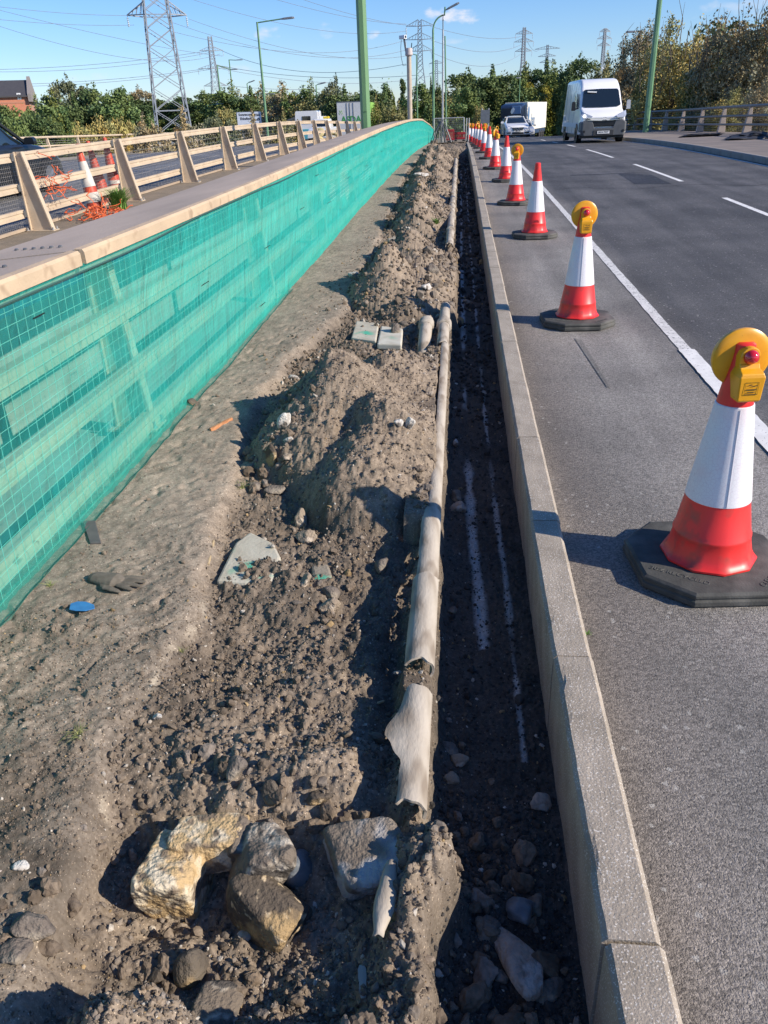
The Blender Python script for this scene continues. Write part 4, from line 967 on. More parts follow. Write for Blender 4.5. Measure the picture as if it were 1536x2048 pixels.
def lamp_parts(t, ry=0.0, handle=False):
    """yellow works lamp clipped over the tip of the cone: box towards the works, domed disc towards the traffic"""
    piv = thing_part = None
    def rz(mb):
        V = np.vstack(mb.V); c, s = cos(ry), sin(ry); V = np.stack([V[:, 0] * c - V[:, 1] * s, V[:, 0] * s + V[:, 1] * c, V[:, 2]], -1); mb.V = [V]; return mb
    lp = None
    mb = MB()
    n = 36; prof = [(.0, .044), (.05, .043), (.084, .036), (.101, .022), (.106, .008), (.106, -.004), (.098, -.010), (.085, -.013), (.05, -.018), (.0, -.02)]
    V = []; F = []
    for (r, y) in prof:
        for k in range(n): V.append((r * cos(2 * pi * k / n), y + .012, .872 + r * sin(2 * pi * k / n)))
    for i in range(len(prof) - 1):
        for k in range(n): F.append((i * n + k, i * n + (k + 1) % n, (i + 1) * n + (k + 1) % n, (i + 1) * n + k))
    mb.add(V, F); disc = rz(mb).build('lamp_disc', YEL, t, smooth=True)
    mb = MB()   # battery box with a tapering neck that carries the lens
    mb.loft([[(x * w, y0 + (y + .5) * dpt, z) for x, y in ((-1, -.5), (1, -.5), (1, .5), (-1, .5))] for (w, y0, dpt, z) in
             [(.038, -.092, .07, .738), (.042, -.096, .08, .746), (.046, -.098, .082, .828), (.040, -.094, .075, .842), (.036, -.066, .045, .852), (.036, -.058, .04, .868)]])
    neck = [(-.036, .86), (.036, .86), (.036, .89)] + [(.036 * cos(a), .89 + .036 * sin(a)) for a in np.linspace(0, pi, 12)] + [(-.036, .89)]
    mb.prism(neck, 'y', -.056, -.02)
    box = rz(mb).build('lamp_box', YEL, t, bevel=.004)
    mb = MB(); V = []; F = []; n = 20
    for (r, y) in [(.026, -.054), (.026, -.062), (.021, -.074), (.012, -.081), (.003, -.083)]:
        for k in range(n): V.append((r * cos(2 * pi * k / n), y, .892 + r * sin(2 * pi * k / n)))
    for i in range(4):
        for k in range(n): F.append((i * n + k, i * n + (k + 1) % n, (i + 1) * n + (k + 1) % n, (i + 1) * n + k))
    F.append(tuple(4 * n + k for k in range(n))); mb.add(V, F); rz(mb).build('red_lens', LENSR, t, smooth=True)
    mb = MB()   # printed label on the box
    yf = -.0995
    mb.box(-.024, .024, yf, yf + .001, .768, .77); mb.box(-.024, .024, yf, yf + .001, .812, .8125); mb.box(-.024, -.0235, yf, yf + .001, .768, .812); mb.box(.0235, .024, yf, yf + .001, .768, .812)
    mb.add([(-.020, yf, .800), (-.004, yf, .806), (.004, yf, .804), (-.004, yf, .802)], [(0, 1, 2, 3)]); mb.add([(-.004, yf, .798), (.018, yf, .803), (.02, yf, .800), (.0, yf, .7965)], [(0, 1, 2, 3)])
    mb.box(-.018, .018, yf, yf + .001, .785, .788); mb.box(-.014, .014, yf, yf + .001, .776, .778)
    rz(mb).build('printed_label', INK, t, fix=False)
    if handle:
        mb = MB(); pts = [(-.03, -.03, .93)] + [(.055 * cos(a), -.03, .985 + .045 * sin(a)) for a in np.linspace(pi * 1.05, -pi * .05, 12)] + [(.03, -.03, .93)]
        mb.tube(pts, .007, 6); rz(mb).build('handle', YEL, t, smooth=True)
cone_lab = {}
CL = [(1.015, 2.80, True, 0.10, False, 'nearest and largest traffic cone, with a yellow lamp, cut by the right edge', -.35),
      (1.01, 6.75, True, .05, False, 'second traffic cone along the trench, with a yellow lamp and a bare stretch around it', .02),
      (1.03, 11.32, False, 0, False, 'nearest traffic cone with a bare red tip and no lamp, third in the row', .03),
      (.99, 14.92, True, -.35, False, 'traffic cone with a yellow lamp directly behind the nearest bare-tipped cone', .3),
      (1.03, 19.1, False, 0, False, 'second bare-tipped traffic cone from the camera, in front of the white car', .1),
      (.94, 22.82, True, .5, True, 'lamp-topped cone whose yellow lamp has an open carrying handle, left of the white car', .2),
      (.92, 27.3, False, 0, False, 'third bare-tipped traffic cone, between two lamp-topped ones near the crest', .2),
      (.88, 31.5, True, -.3, False, 'lamp-topped cone, the fourth lamp counted from the camera, near the crest', .1),
      (.86, 36.2, False, 0, False, 'fourth bare-tipped traffic cone, overlapping its neighbours at the crest', .1),
      (.80, 39.5, True, .2, True, 'far cone whose lamp with a handle stands higher than its neighbours', 0),
      (.75, 43.0, False, 0, False, 'last bare-tipped cone at the crest', .2),
      (.66, 47.5, True, -.2, False, 'lamp-topped cone at the far end of the row, beside the wire fence panel', .1),
      (.55, 53.5, True, .2, False, 'farthest and smallest cone, its lamp only just showing beyond the crest', .1)]
plain = make_cone('traffic_cone', CL[2][5], False, 'cones along the trench')
lampc = make_cone('traffic_cone', CL[0][5], True, 'cones along the trench'); lamp_parts(lampc, .05)
lamph = make_cone('traffic_cone', CL[5][5], True, 'cones along the trench'); lamp_parts(lamph, .5, True)
seen = set()
for (x, y, lam, ry, hd, lab, rz) in CL:
    pr = (lamph if hd else lampc) if lam else plain
    loc = (x, y, P(y) - .0995)
    if pr.name not in seen: seen.add(pr.name); o = pr; o.location = loc; o.rotation_euler = (0, 0, 0)
    else: o = dup(pr, loc)
    o['label'] = lab
    o.rotation_euler = (0, 0, (rz if not lam else ry * .8))
# ================================================================== near parapet, hidden behind the netting
def hP(y): return float(np.interp(y, [0, 38, 48, 56], [1.0, 1.0, .80, .50]))
par = thing('bridge_parapet', 'steel and concrete parapet behind the green netting, with a wide tan coping', 'parapet', (0, 0, 0))
COPT = M('coping top', (.46, .37, .29), (.35, .285, .225), rough=.85, nscale=2.5, detail=6, bump=.2, bscale=90, stretch=(1, .3, 1))
COPF = M('coping face', (.55, .42, .28), (.44, .335, .225), rough=.8, nscale=3.5, detail=6, bump=.25, bscale=70, c3=(.36, .26, .17), c3scale=9, c3lo=.58, c3hi=.7)
segs = [(-2, 3.385), (3.425, 12.0), (12.02, 22), (22.02, 32), (32.02, 44), (44.02, 55.8)]
for (a, b) in segs:
    yy = np.arange(a, b, .5).tolist() + [b]
    sec_t = [(-1.672, 1.098), (-2.28, 1.045), (-2.28, .99), (-1.75, .99)]
    rings = []; rf = []
    for y in yy:
        z = P(y); h = hP(y)
        rings.append([(x, y, z + zz * h) for x, zz in [(-1.680, 1.104), (-2.28, 1.052), (-2.29, .97), (-1.70, 1.0)]])
        rf.append([(x, y, z + zz * h) for x, zz in [(-1.655, 1.094), (-1.664, 1.107), (-1.700, 1.109), (-1.700, 1.045), (-1.655, 1.045)]])
    MB().loft(rings).build('coping', COPT, par); MB().loft(rf).build('coping_edge', COPF, par)
# fixing bolts in rows beside the joint
for k in range(6):
    for yy in (3.62, 3.12):
        x = -1.86 - .055 * k; z = 1.104 - (abs(x) - 1.68) * .0867
        MB().lathe([(.010, 0), (.010, .007), (.006, .010)], 8, (x, yy + .02 * k, z + P(yy))).build('fixing_bolt', STEEL_D, par)
rail_prof = [(.03, -.045), (.03, -.012), (.018, -.006), (.018, .006), (.03, .012), (.03, .045), (-.03, .045), (-.03, -.045)]
def long_rail(name, mat, par, x, z, y0, y1, prof, dz=0.0, xf=None, step=.85, bev=0):
    yy = np.arange(y0, y1, step).tolist() + [y1]
    return MB().loft([[(x + a + (xf(y) if xf else 0), y, P(y) + dz + (z(y) if callable(z) else z) + b) for a, b in prof] for y in yy]).build(name, mat, par)
for z in (.70, .37, .045):
    long_rail('rail', TAN, par, -1.80, lambda y, z=z: z * hP(y), .2, 55, rail_prof)
def post_mesh(par, x, y, z, H, mat, wt=.06, wb=.26, name='post', depth=.075):
    """tapered steel post: upright inner flange, sloping outer flange, thin web, foot plate"""
    mb = MB()
    mb.hexa([(x - .05, y - .006, z), (x + wb - .05, y - .006, z), (x + wb - .05, y + .006, z), (x - .05, y + .006, z), (x - .05, y - .006, z + H), (x + wt - .05, y - .006, z + H), (x + wt - .05, y + .006, z + H), (x - .05, y + .006, z + H)])
    h = depth / 2
    mb.hexa([(x - .065, y - h, z), (x - .051, y - h, z), (x - .051, y + h, z), (x - .065, y + h, z), (x - .065, y - h, z + H), (x - .051, y - h, z + H), (x - .051, y + h, z + H), (x - .065, y + h, z + H)])
    mb.hexa([(x + wb - .049, y - h, z), (x + wb - .033, y - h, z), (x + wb - .033, y + h, z), (x + wb - .049, y + h, z), (x + wt - .049, y - h, z + H + .001), (x + wt - .033, y - h, z + H + .001), (x + wt - .033, y + h, z + H + .001), (x + wt - .049, y + h, z + H + .001)])
    mb.box(x - .10, x + wb, y - .09, y + .09, z - .012, z - .001)
    o = mb.build(name, mat, par)
    for a, b in ((x + wb - .018, -.06), (x + wb - .018, .06), (x - .095, -.05), (x - .095, .05)): MB().lathe([(.02, -.001), (.02, .008), (.011, .009), (.011, .035), (.004, .038)], 6, (a, y + b, z)).build('anchor_bolt', STEEL, o)
    return o
for k in range(15):
    y = 4.15 + 3.4 * (k - 1)
    if y < 54: post_mesh(par, -1.95, y, P(y) + .0, .97 * hP(y), TAN, .10, .20)
# plinth and inner face of the neighbouring deck, seen through the net
long_rail('plinth', CONC_PALE, par, -2.35, .0, -2, 55.8, [(.52, -.30), (.52, -.045), (.0, -.045), (-.0, -.30)], 0)
bw = MB(); yy = np.arange(-3, 57, 1.0)
bw.loft([[(-3.0, y, P(y) - .9), (-2.92, y, P(y) - .9), (-2.92, y, P(y) + .50), (-3.08, y, P(y) + .50), (-3.08, y, P(y) - .9)] for y in yy])
tag(bw.build('deck_upstand', CONC_PALE), 'pale concrete upstand of the neighbouring bridge deck, showing dimly through the netting', 'concrete wall')

# ------------------------------------------------------------------ green debris netting
NET = bpy.data.materials.new('green debris netting'); NET.use_nodes = True
def _net():
    nt = NET.node_tree; L = nt.links; b = nt.nodes['Principled BSDF']; out = nt.nodes['Material Output']
    co = nd(nt, 'ShaderNodeTexCoord'); o = co.outputs['Object']
    mp = nd(nt, 'ShaderNodeMapping', Scale=(1, .55, 3.2)); L.new(o, mp.inputs[0])
    n = nd(nt, 'ShaderNodeTexNoise', Scale=2.2, Detail=5.0); L.new(mp.outputs[0], n.inputs['Vector'])
    x = nd(nt, 'ShaderNodeMix', data_type='RGBA'); L.new(n.outputs['Fac'], x.inputs[0]); x.inputs[6].default_value = (.02, .42, .355, 1); x.inputs[7].default_value = (.045, .62, .53, 1)
    L.new(x.outputs[2], b.inputs['Base Color']); b.inputs['Roughness'].default_value = .5; b.inputs['Specular IOR Level'].default_value = .3
    tl = nd(nt, 'ShaderNodeBsdfTranslucent'); L.new(x.outputs[2], tl.inputs[0])
    ms = nd(nt, 'ShaderNodeMixShader', Fac=.25); L.new(b.outputs[0], ms.inputs[1]); L.new(tl.outputs[0], ms.inputs[2])
    mp3 = nd(nt, 'ShaderNodeMapping', Scale=(1, 1.6, .7)); L.new(o, mp3.inputs[0])
    n3 = nd(nt, 'ShaderNodeTexNoise', Scale=2.6, Detail=4.0); n3.inputs['Distortion'].default_value = 1.2; L.new(mp3.outputs[0], n3.inputs['Vector'])
    bp = nd(nt, 'ShaderNodeBump', Strength=.8, Distance=.10); L.new(n3.outputs['Fac'], bp.inputs['Height']); L.new(bp.outputs[0], b.inputs['Normal']); L.new(bp.outputs[0], tl.inputs['Normal'])
    tr = nd(nt, 'ShaderNodeBsdfTransparent'); tr.inputs[0].default_value = (.80, .97, .94, 1)
    # weave: threads every few millimetres cover more of the view the more obliquely they are seen
    lw = nd(nt, 'ShaderNodeLayerWeight', Blend=.5)
    cv = nd(nt, 'ShaderNodeMapRange', **{'From Min': .45, 'From Max': .93, 'To Min': .27, 'To Max': .91}); L.new(lw.outputs['Facing'], cv.inputs['Value'])
    mp2 = nd(nt, 'ShaderNodeMapping', Scale=(1, .18, 1)); L.new(o, mp2.inputs[0])
    n2 = nd(nt, 'ShaderNodeTexNoise', Scale=11.0, Detail=3.0); L.new(mp2.outputs[0], n2.inputs['Vector'])
    a = nd(nt, 'ShaderNodeMath', operation='MULTIPLY_ADD'); L.new(n2.outputs['Fac'], a.inputs[0]); a.inputs[1].default_value = .30; L.new(cv.outputs[0], a.inputs[2])
    s = nd(nt, 'ShaderNodeMath', operation='SUBTRACT'); L.new(a.outputs[0], s.inputs[0]); s.inputs[1].default_value = .15; s.use_clamp = True
    mx = nd(nt, 'ShaderNodeMixShader'); L.new(s.outputs[0], mx.inputs[0]); L.new(tr.outputs[0], mx.inputs[1]); L.new(ms.outputs[0], mx.inputs[2])
    L.new(mx.outputs[0], out.inputs['Surface'])
_net()
fence = thing('netted_mesh_fence', 'long green netting over welded wire mesh hanging on the parapet beside the footpath', 'netting', (0, 0, 0))
ys = [.5]
while ys[-1] < 55.8: ys.append(ys[-1] + max(.035, .007 * ys[-1]))
ys = np.array(ys); nz_ = 40; zt = np.linspace(0, 1, nz_ + 1)
Yg, Tg = np.meshgrid(ys, zt, indexing='ij')
hh = np.array([hP(y) for y in ys])[:, None]; Pz = P(ys)[:, None]
amp = np.clip((Yg - 3) / 9, .35, 1)
Xn = -1.728 + .062 * Tg + amp * (.022 * vnoise(Yg / 1.1 + Tg * 1.3, Tg * 2.2, 5) + .012 * vnoise(Yg / .35, Tg * 5 + Yg * .3, 6)) * np.sin(pi * np.clip(Tg, 0, 1)) ** .5
top = 1.045 + .010 * vnoise(Yg / .8, Yg * 0, 7)
Zn = Pz - .05 + (top * hh + .05) * Tg
V = np.stack([Xn, Yg, Zn], -1).reshape(-1, 3); ny_ = len(ys)
I = (np.arange(ny_ - 1)[:, None] * (nz_ + 1) + np.arange(nz_)[None]).ravel(); F = np.stack([I, I + 1, I + nz_ + 2, I + nz_ + 1], -1)
new_mesh('netting', V, F, NET, fence, True)
# loose hem of clear mesh lying along the foot
HEM = bpy.data.materials.new('clear mesh hem'); HEM.use_nodes = True
nt = HEM.node_tree; tr = nd(nt, 'ShaderNodeBsdfTransparent'); ms = nd(nt, 'ShaderNodeMixShader', Fac=.30); pb = nt.nodes['Principled BSDF']; pb.inputs['Base Color'].default_value = (.05, .33, .26, 1)
nt.links.new(tr.outputs[0], ms.inputs[1]); nt.links.new(pb.outputs[0], ms.inputs[2]); nt.links.new(ms.outputs[0], nt.nodes['Material Output'].inputs['Surface'])
V = []; 
hy = ys[ys < 8]
for y in hy:
    w = .035 + .03 * float(np.interp(y, [1.5, 4, 8], [1, .7, 0])) + .01 * vnoise(np.array([y / .3]), np.array([1.]), 6)[0]
    g0 = gz(-1.70, y); V += [(-1.735, y, max(g0, P(y) - .05) + .03), (-1.728 + w * .5, y, gz(-1.70, y) + .014), (-1.728 + w, y, gz(-1.68, y) + .006)]
F = np.array([(3 * i + a, 3 * i + a + 1, 3 * i + a + 4, 3 * i + a + 3) for i in range(len(hy) - 1) for a in (0, 1)])
new_mesh('hem', V, F, HEM, fence, True)
mb = MB(); mb.tube([(V[3 * i + 2][0], V[3 * i + 2][1], V[3 * i + 2][2] + .003) for i in range(0, len(hy), 3)], .0022, 5); mb.build('hem_cord', M('dark green cord', (.01, .08, .06), rough=.6), fence)
# welded wire mesh
WIRE = M('green coated wire', (.42, .74, .62), (.34, .66, .56), rough=.35, spec=.6)
mb = MB(); yw = ys[ys < 19]
for zf in np.linspace(.03, .99, 21):
    mb.tube([(-1.733 + .062 * zf - .004, y, P(y) - .05 + (1.05) * zf) for y in yw[::4]], .0010, 4, cap=False)
y = .9
while y < 13:
    mb.bar((-1.737, y, P(y) - .04), (-1.737 + .062, y, P(y) + 1.02), .0016, .0016); y += .068
mb.build('wire_mesh', WIRE, fence, fix=False)
CORD = M('dark edge cord', (.03, .09, .08), rough=.7)
mb = MB(); mb.tube([(-1.650, y, P(y) + hP(y) * (1.045 - .03 * (.5 + vnoise(np.array([y / 1.3]), np.array([0.]), 9)[0]))) for y in ys[::3]], .005, 5, cap=False); mb.build('top_cord', CORD, fence)
for y, z in [(2.9, .93), (5.05, .62), (6.9, .55), (8.6, .66), (10.5, .5), (12.5, .62), (15, .6), (18, .66), (22, .6), (6.6, .12), (9.6, .9)]:
    MB().bar((-1.66 - .05 * (1 - z), y, P(y) + z), (-1.65 - .05 * (1 - z), y + .035 * y ** .7, P(y) + z + .004), .004).build('cable_tie', BLACK, fence)

# ------------------------------------------------------------------ cream railing on the far side of the gap
rl = thing('bridge_railing', 'cream steel railing with slanted posts on the neighbouring carriageway, behind the coping', 'railing', (-5.95, 0, 0))
for k in range(2, 17):
    y = .8 + 3.4 * k
    if y < 57:
        p = post_mesh(rl, 0, y, P(y) + .205, 1.0, TAN, .085, .30, depth=.085)
        mb = MB()
        for z in (.93, .55, .22): mb.box(-.10, -.062, y - .09, y + .09, P(y) + .205 + z - .045, P(y) + .205 + z + .045)
        mb.build('rail_bracket', STEEL_D, p, bevel=.008)
for z in (.93, .55, .22):
    for k in range(1, 17):
        y = .8 + 3.4 * k
        a, b = y + .06, min(y + 3.34, 57)
        if a < 56: MB().loft([[(-.115 + u, q, P(q) + .205 + z + v) for u, v in [(.028, -.055), (.028, -.018), (.016, -.010), (.016, .010), (.028, .018), (.028, .055), (-.028, .055), (-.028, -.055)]] for q in (a, (a + b) / 2, b)]).build('rail', TAN, rl)
IW = M('infill wire', (.38, .36, .34), (.30, .29, .28), rough=.5, metal=.3)
for k in range(2, 9):
    y0 = .8 + 3.4 * k; mb = MB()
    if k == 2: y0b = y0 + .1
    full = k <= 3
    for j in range(1, 68 if full else 18):
        y = y0 + j * (.05 if full else .19)
        if True: mb.bar((-.155, y, P(y) + .24), (-.155, y, P(y) + 1.12), .0026, .0026)
    for zf in np.arange(.26, 1.13, .05 if full else .1):
        mb.bar((-.155, y0 + .02, P(y0) + zf), (-.155, y0 + 3.38, P(y0 + 3.4) + zf), .0026 if full else .004)
    mb.build('mesh_panel', IW, rl, fix=False)
# bottom stringer
long_rail('stringer', TAN_DARK, rl, -.15, .22, 6, 56, [(.02, -.02), (.02, .02), (-.02, .02), (-.02, -.02)])

# far railing of the neighbouring carriageway
fr = thing('far_railing', 'thin cream railing along the outer edge of the neighbouring carriageway, below the trees', 'railing', (-20.3, 0, 0))
circ = [(.05 * cos(a), .05 * sin(a)) for a in np.linspace(0, 2 * pi, 8, endpoint=False)]
long_rail('top_rail', TAN, fr, 0, .97, 30, 105, circ, step=1.7)
long_rail('rail', TAN, fr, 0, .58, 30, 105, [(a * .8, b * .8) for a, b in circ], step=1.7)
long_rail('rail', TAN, fr, 0, .25, 30, 105, [(a * .8, b * .8) for a, b in circ], step=1.7)
for k in range(22):
    y = 30.4 + 3.4 * k; MB().hexa([(-.1, y - .05, P(y)), (.14, y - .05, P(y)), (.14, y + .05, P(y)), (-.1, y + .05, P(y)), (-.08, y - .05, P(y) + .95), (0, y - .05, P(y) + .95), (0, y + .05, P(y) + .95), (-.08, y + .05, P(y) + .95)]).build('post', TAN, fr)
mb = MB()
for z in np.arange(.1, .95, .1):
    for q in np.arange(30, 104, 3.4): mb.bar((-.08, q, P(q) + z), (-.08, q + 3.4, P(q + 3.4) + z), .012, .012)
mb.build('infill_wires', IW, fr, fix=False)

# railing of the right-hand pavement
GR = M('grey painted steel rail', (.15, .14, .13), (.11, .105, .10), rough=.5)
CP = M('pinkish concrete post', (.42, .35, .30), (.34, .28, .24), rough=.85, nscale=3)
rr_ = thing('pavement_railing', 'grey tube railing on tapered concrete posts along the right-hand pavement', 'railing', (0, 0, 0))
def rail_path(z, y0=14, y1=80): return [(RX(y), y, P(y) + .09 + z) for y in np.arange(y0, y1, 1.2)]
MB().tube(rail_path(1.02), .06, 8).build('top_rail', GR, rr_, smooth=True)
MB().tube([(x - .13, y, z) for x, y, z in rail_path(.66)], .045, 8).build('rail', GR, rr_, smooth=True)
MB().tube([(x - .17, y, z) for x, y, z in rail_path(.33)], .045, 8).build('rail', GR, rr_, smooth=True)
for k in range(18):
    y = 15.9 + 3.55 * k; x = RX(y); z = P(y) + .09
    MB().hexa([(x - .22, y - .11, z), (x + .12, y - .11, z), (x + .12, y + .11, z), (x - .22, y + .11, z), (x - .07, y - .055, z + 1.0), (x + .05, y - .055, z + 1.0), (x + .05, y + .055, z + 1.0), (x - .07, y + .055, z + 1.0)]).build('post', CP, rr_, bevel=.015)
mb = MB()
for z in np.arange(.1, 1.0, .09):
    for q in np.arange(14, 78, 3.55): mb.bar((RX(q) + .07, q, P(q) + .09 + z), (RX(q + 3.55) + .07, q + 3.55, P(q + 3.55) + .09 + z), .006, .006)
mb.build('infill_wires', IW, rr_, fix=False)
# dark rags of sheeting on the right pavement
SHEET = M('black sheeting', (.02, .021, .026), (.035, .036, .042), rough=.6, nscale=8)
for (px, py, sx, sy, lab) in [(1520, 287, .9, .5, 'crumpled black sheeting lying on the pavement at the right edge'), (1398, 277, .8, .25, 'smaller flat scrap of black sheeting on the pavement, farther off')]:
    Y0 = 31.0 if px > 1450 else 35.5; p = at_y(px, py, Y0); W, F = rock(int(px), 4, 7, 6, .5, .35); W = W * np.array([sx, sy, .11 if px > 1450 else .05])
    tag(new_mesh('black_sheeting', W, F, SHEET, None, False, None, (p[0], Y0, P(Y0) + .12)), lab, 'sheeting')
# ================================================================== things behind the cream railing
OLDR = M('faded orange red plastic', (.55, .075, .03), (.42, .05, .025), rough=.5, nscale=7)
WHITED = M('grubby white sleeve', (.62, .58, .52), (.45, .42, .38), rough=.6, nscale=8)
def old_cone(label, x, y, z, h, sleeve, tilt=0.0, sq=1.0):
    t = thing('traffic_cone', label, 'traffic cone', (x, y, z), 0, 'old cones behind the railing')
    MB().lathe([(.21, 0), (.21, .03), (.16, .04), (.14, .06), (.035, h), (.02, h + .01)], 20).build('cone_body', OLDR, t, smooth=True)
    MB().box(-.22, .22, -.22, .22, -.02, .028).build('base', OLDR, t, bevel=.02)
    if sleeve:
        for a, b in sleeve:
            ra, rb = .143 - .108 * (a - .06) / (h - .06), .143 - .108 * (b - .06) / (h - .06)
            MB().lathe([(ra + .004, a), (rb + .004, b)], 20, cap=False).build('reflective_sleeve', WHITED, t, smooth=True)
    t.rotation_euler = (0, tilt, 0)
def gpt(px, py, Y): return at_y(px, py, Y)
p = gpt(190, 408, 13.2); old_cone('old orange cone with a broad white sleeve behind the cream railing, leftmost of three', p[0], 13.2, p[2] - .15, 1.05, [(.42, .80), (.18, .33)], -.10)
p = gpt(212, 400, 14.2); old_cone('dark faded red cone without a sleeve, middle of three behind the cream railing', p[0], 14.2, p[2] - .15, 1.1, None, -.12)
p = gpt(234, 385, 14.7); old_cone('bright orange cone standing tight against a cream post, right of three', p[0], 14.7, p[2] - .15, 1.05, [(.30, .36)], -.05)
ORN = M('orange plastic net', (.75, .16, .05), (.60, .11, .035), rough=.5, nscale=20)
def tangle(name, label, cx, cy, cz, rx, ry, rz, n, seed, mat, w=.008, cat='netting', group=None):
    r = random.Random(seed); mb = MB()
    for i in range(n):
        p = np.array([cx + r.gauss(0, rx), cy + r.gauss(0, ry), cz + abs(r.gauss(0, rz))]); d = np.array([r.gauss(0, 1), r.gauss(0, 1), r.gauss(0, .6)]); pts = [p]
        for k in range(5):
            d = d + np.array([r.gauss(0, .9), r.gauss(0, .9), r.gauss(0, .5)]); d /= np.linalg.norm(d); p = p + d * r.uniform(.04, .09); p[2] = max(p[2], cz - .01); pts.append(p)
        mb.tube(pts, w, 4)
    return tag(mb.build(name, mat, None, fix=False), label, cat, group)
p = gpt(200, 425, 12.1); tangle('orange_netting', 'tangled heap of orange plastic netting at the foot of the old cones', p[0], 12.1, P(12) + .22, .18, .22, .08, 60, 3, ORN, .007)
tangle('orange_netting', 'loose orange netting snagged on the wire mesh left of the old cones', -5.88, 11.7, P(12) + .55, .02, .16, .25, 26, 4, ORN, .006)
p = gpt(235, 400, 13.4); tuft('weed', 'bushy bright green weed growing at the foot of a cream post', -5.62, 13.2, P(13.2) + .2, 420, .55, .36, LEAF, .011, 12)
# ------------------------------------------------------------------ far end of the works
GALV = M('galvanised tube', (.50, .50, .49), (.40, .40, .40), rough=.4, metal=.3)
hf = thing('wire_fence_panel', 'temporary grey wire fence panel closing the far end of the footpath', 'fence panel', (0, 49, P(49)))
A, B = gpt(868, 242, 49)[0], gpt(928, 242, 49)[0]; zb = .02; zt_ = gpt(900, 236, 49)[2] - P(49)
mb = MB(); mb.tube([(A, 0, zb), (A, 0, zt_)], .03, 8); mb.tube([(B, 0, zb), (B, 0, zt_)], .035, 8); mb.tube([(A, 0, zt_), (B, 0, zt_)], .025, 8); mb.tube([(A, 0, .15), (B, 0, .15)], .02, 8); mb.build('frame', GALV, hf, smooth=True)
mb = MB()
for i in range(1, 34): x = A + (B - A) * i / 34; mb.bar((x, 0, .15), (x, 0, zt_), .005)
for i in range(1, 9): z = .15 + (zt_ - .15) * i / 9; mb.bar((A, 0, z), (B, 0, z), .005)
mb.build('wire_infill', GALV, hf, fix=False)
for px, Yp, lab in [(932, 48.2, 'upright grey tube just right of the wire fence panel'), (937, 46.8, 'thinner upright tube nearest the far cones')]:
    q = gpt(px, 240, Yp); tag(MB().tube([(0, 0, 0), (.04, 0, q[2] - P(Yp) + .1)], .03, 8).build('fence_post', GALV, None, smooth=True, loc=(q[0], Yp, P(Yp))), lab, 'post')
REDB = M('red barrier plastic', (.42, .03, .035), (.30, .02, .03), rough=.5, nscale=5)
for i, (pa, pb, Yp, zt2, lab) in enumerate([(893, 908, 46.5, .62, 'bright red plastic barrier leaning at the foot of the mast'), (907, 932, 48.4, .45, 'low dark red plastic barrier in front of the wire fence panel')]):
    a, b = gpt(pa, 265, Yp)[0], gpt(pb, 265, Yp)[0]; t = thing('plastic_barrier', lab, 'barrier', (a, Yp, P(Yp)))
    w = b - a; mb = MB(); mb.box(0, w, -.03, .03, zt2 - .12, zt2); mb.box(0, w, -.03, .03, .08, .18)
    for k in range(9): mb.box(w * k / 8 - .015, w * k / 8 + .015, -.02, .02, .1, zt2 - .05)
    mb.build('panel', REDB, t, bevel=.01); mb = MB(); mb.box(.05, .2, -.22, .22, 0, .06); mb.box(w - .2, w - .05, -.22, .22, 0, .06); mb.build('feet', BLACK, t)
tp = gpt(882, 262, 46); 
mb = MB(); r_ = random.Random(5)
for k in range(16):
    a = 2 * pi * k / 16; x = tp[0] + .55 * cos(a) * r_.uniform(.5, 1.2); mb.tube([(x, 46 + .5 * sin(a), P(46)), (x * .6 + tp[0] * .4, 46 + .2 * sin(a), P(46) + .55), (tp[0] + r_.gauss(0, .08), 46, P(46) + 1.1)], .022, 5)
tag(mb.build('sign_frames', STEEL_D, None, fix=False), 'bundle of dark folding sign frames stacked round the mast at the far end', 'sign frames')
# back of a road sign
t = thing('road_sign', 'back of a grey rectangular road sign beyond the fence panel', 'road sign', (0, 66, 0))
a, b = gpt(963, 220, 66), gpt(979, 246, 66); MB().box(a[0] - .05, b[0], -.03, 0, b[2], a[2]).build('sign_panel', M('grey sign back', (.16, .18, .20), (.13, .145, .16), rough=.5), t)
MB().tube([(a[0] + .05, .03, P(66) - 1), (a[0] + .05, .03, a[2] + .1)], .05, 8).tube([(b[0] - .08, .03, P(66) - 1), (b[0] - .08, .03, a[2] + .1)], .05, 8).build('posts', GALV, t, smooth=True)

# ================================================================== vehicles
def ring(hwb, hwt, zb, zt, r, y, n=5, crown=0.0):
    """closed ring of a body section in the x-z plane (front view): narrower at the top, rounded corners"""
    pts = []
    cs = [(hwb, zb, r * .5, -pi / 2, 0), (hwt, zt, r, 0, pi / 2), (-hwt, zt, r, pi / 2, pi), (-hwb, zb, r * .5, pi, 3 * pi / 2)]
    for (x, z, rr, a0, a1) in cs:
        sx = 1 if x > 0 else -1; cx = x - sx * rr; cz = z + rr if z == zb else z - rr
        for k in range(n + 1):
            a = a0 + (a1 - a0) * k / n; pts.append((cx + rr * cos(a), y, cz + rr * sin(a) + (crown * (1 - ((cx + rr * cos(a)) / max(abs(x), .01)) ** 2) if z == zt else 0)))
    return pts
def wheel(parent, x, y, r, w, rim):
    o = MB().tube([(x - w / 2, y, r), (x - w / 2 + .02, y, r), (x + w / 2 - .02, y, r), (x + w / 2, y, r)], [r * .94, r, r, r * .94], 22).build('wheel', TYRE, parent, smooth=True)
    mb = MB(); sx = 1 if x > 0 else -1; xo = x + sx * (w / 2 + .002)
    mb.tube([(xo - sx * .02, y, r), (xo, y, r)], [r * .66, r * .62], 20)
    for k in range(5):
        a = 2 * pi * k / 5; mb.bar((xo + sx * .006, y, r), (xo + sx * .006, y + r * .58 * cos(a), r + r * .58 * sin(a)), .05, .02)
    mb.build('rim', rim, o); return o
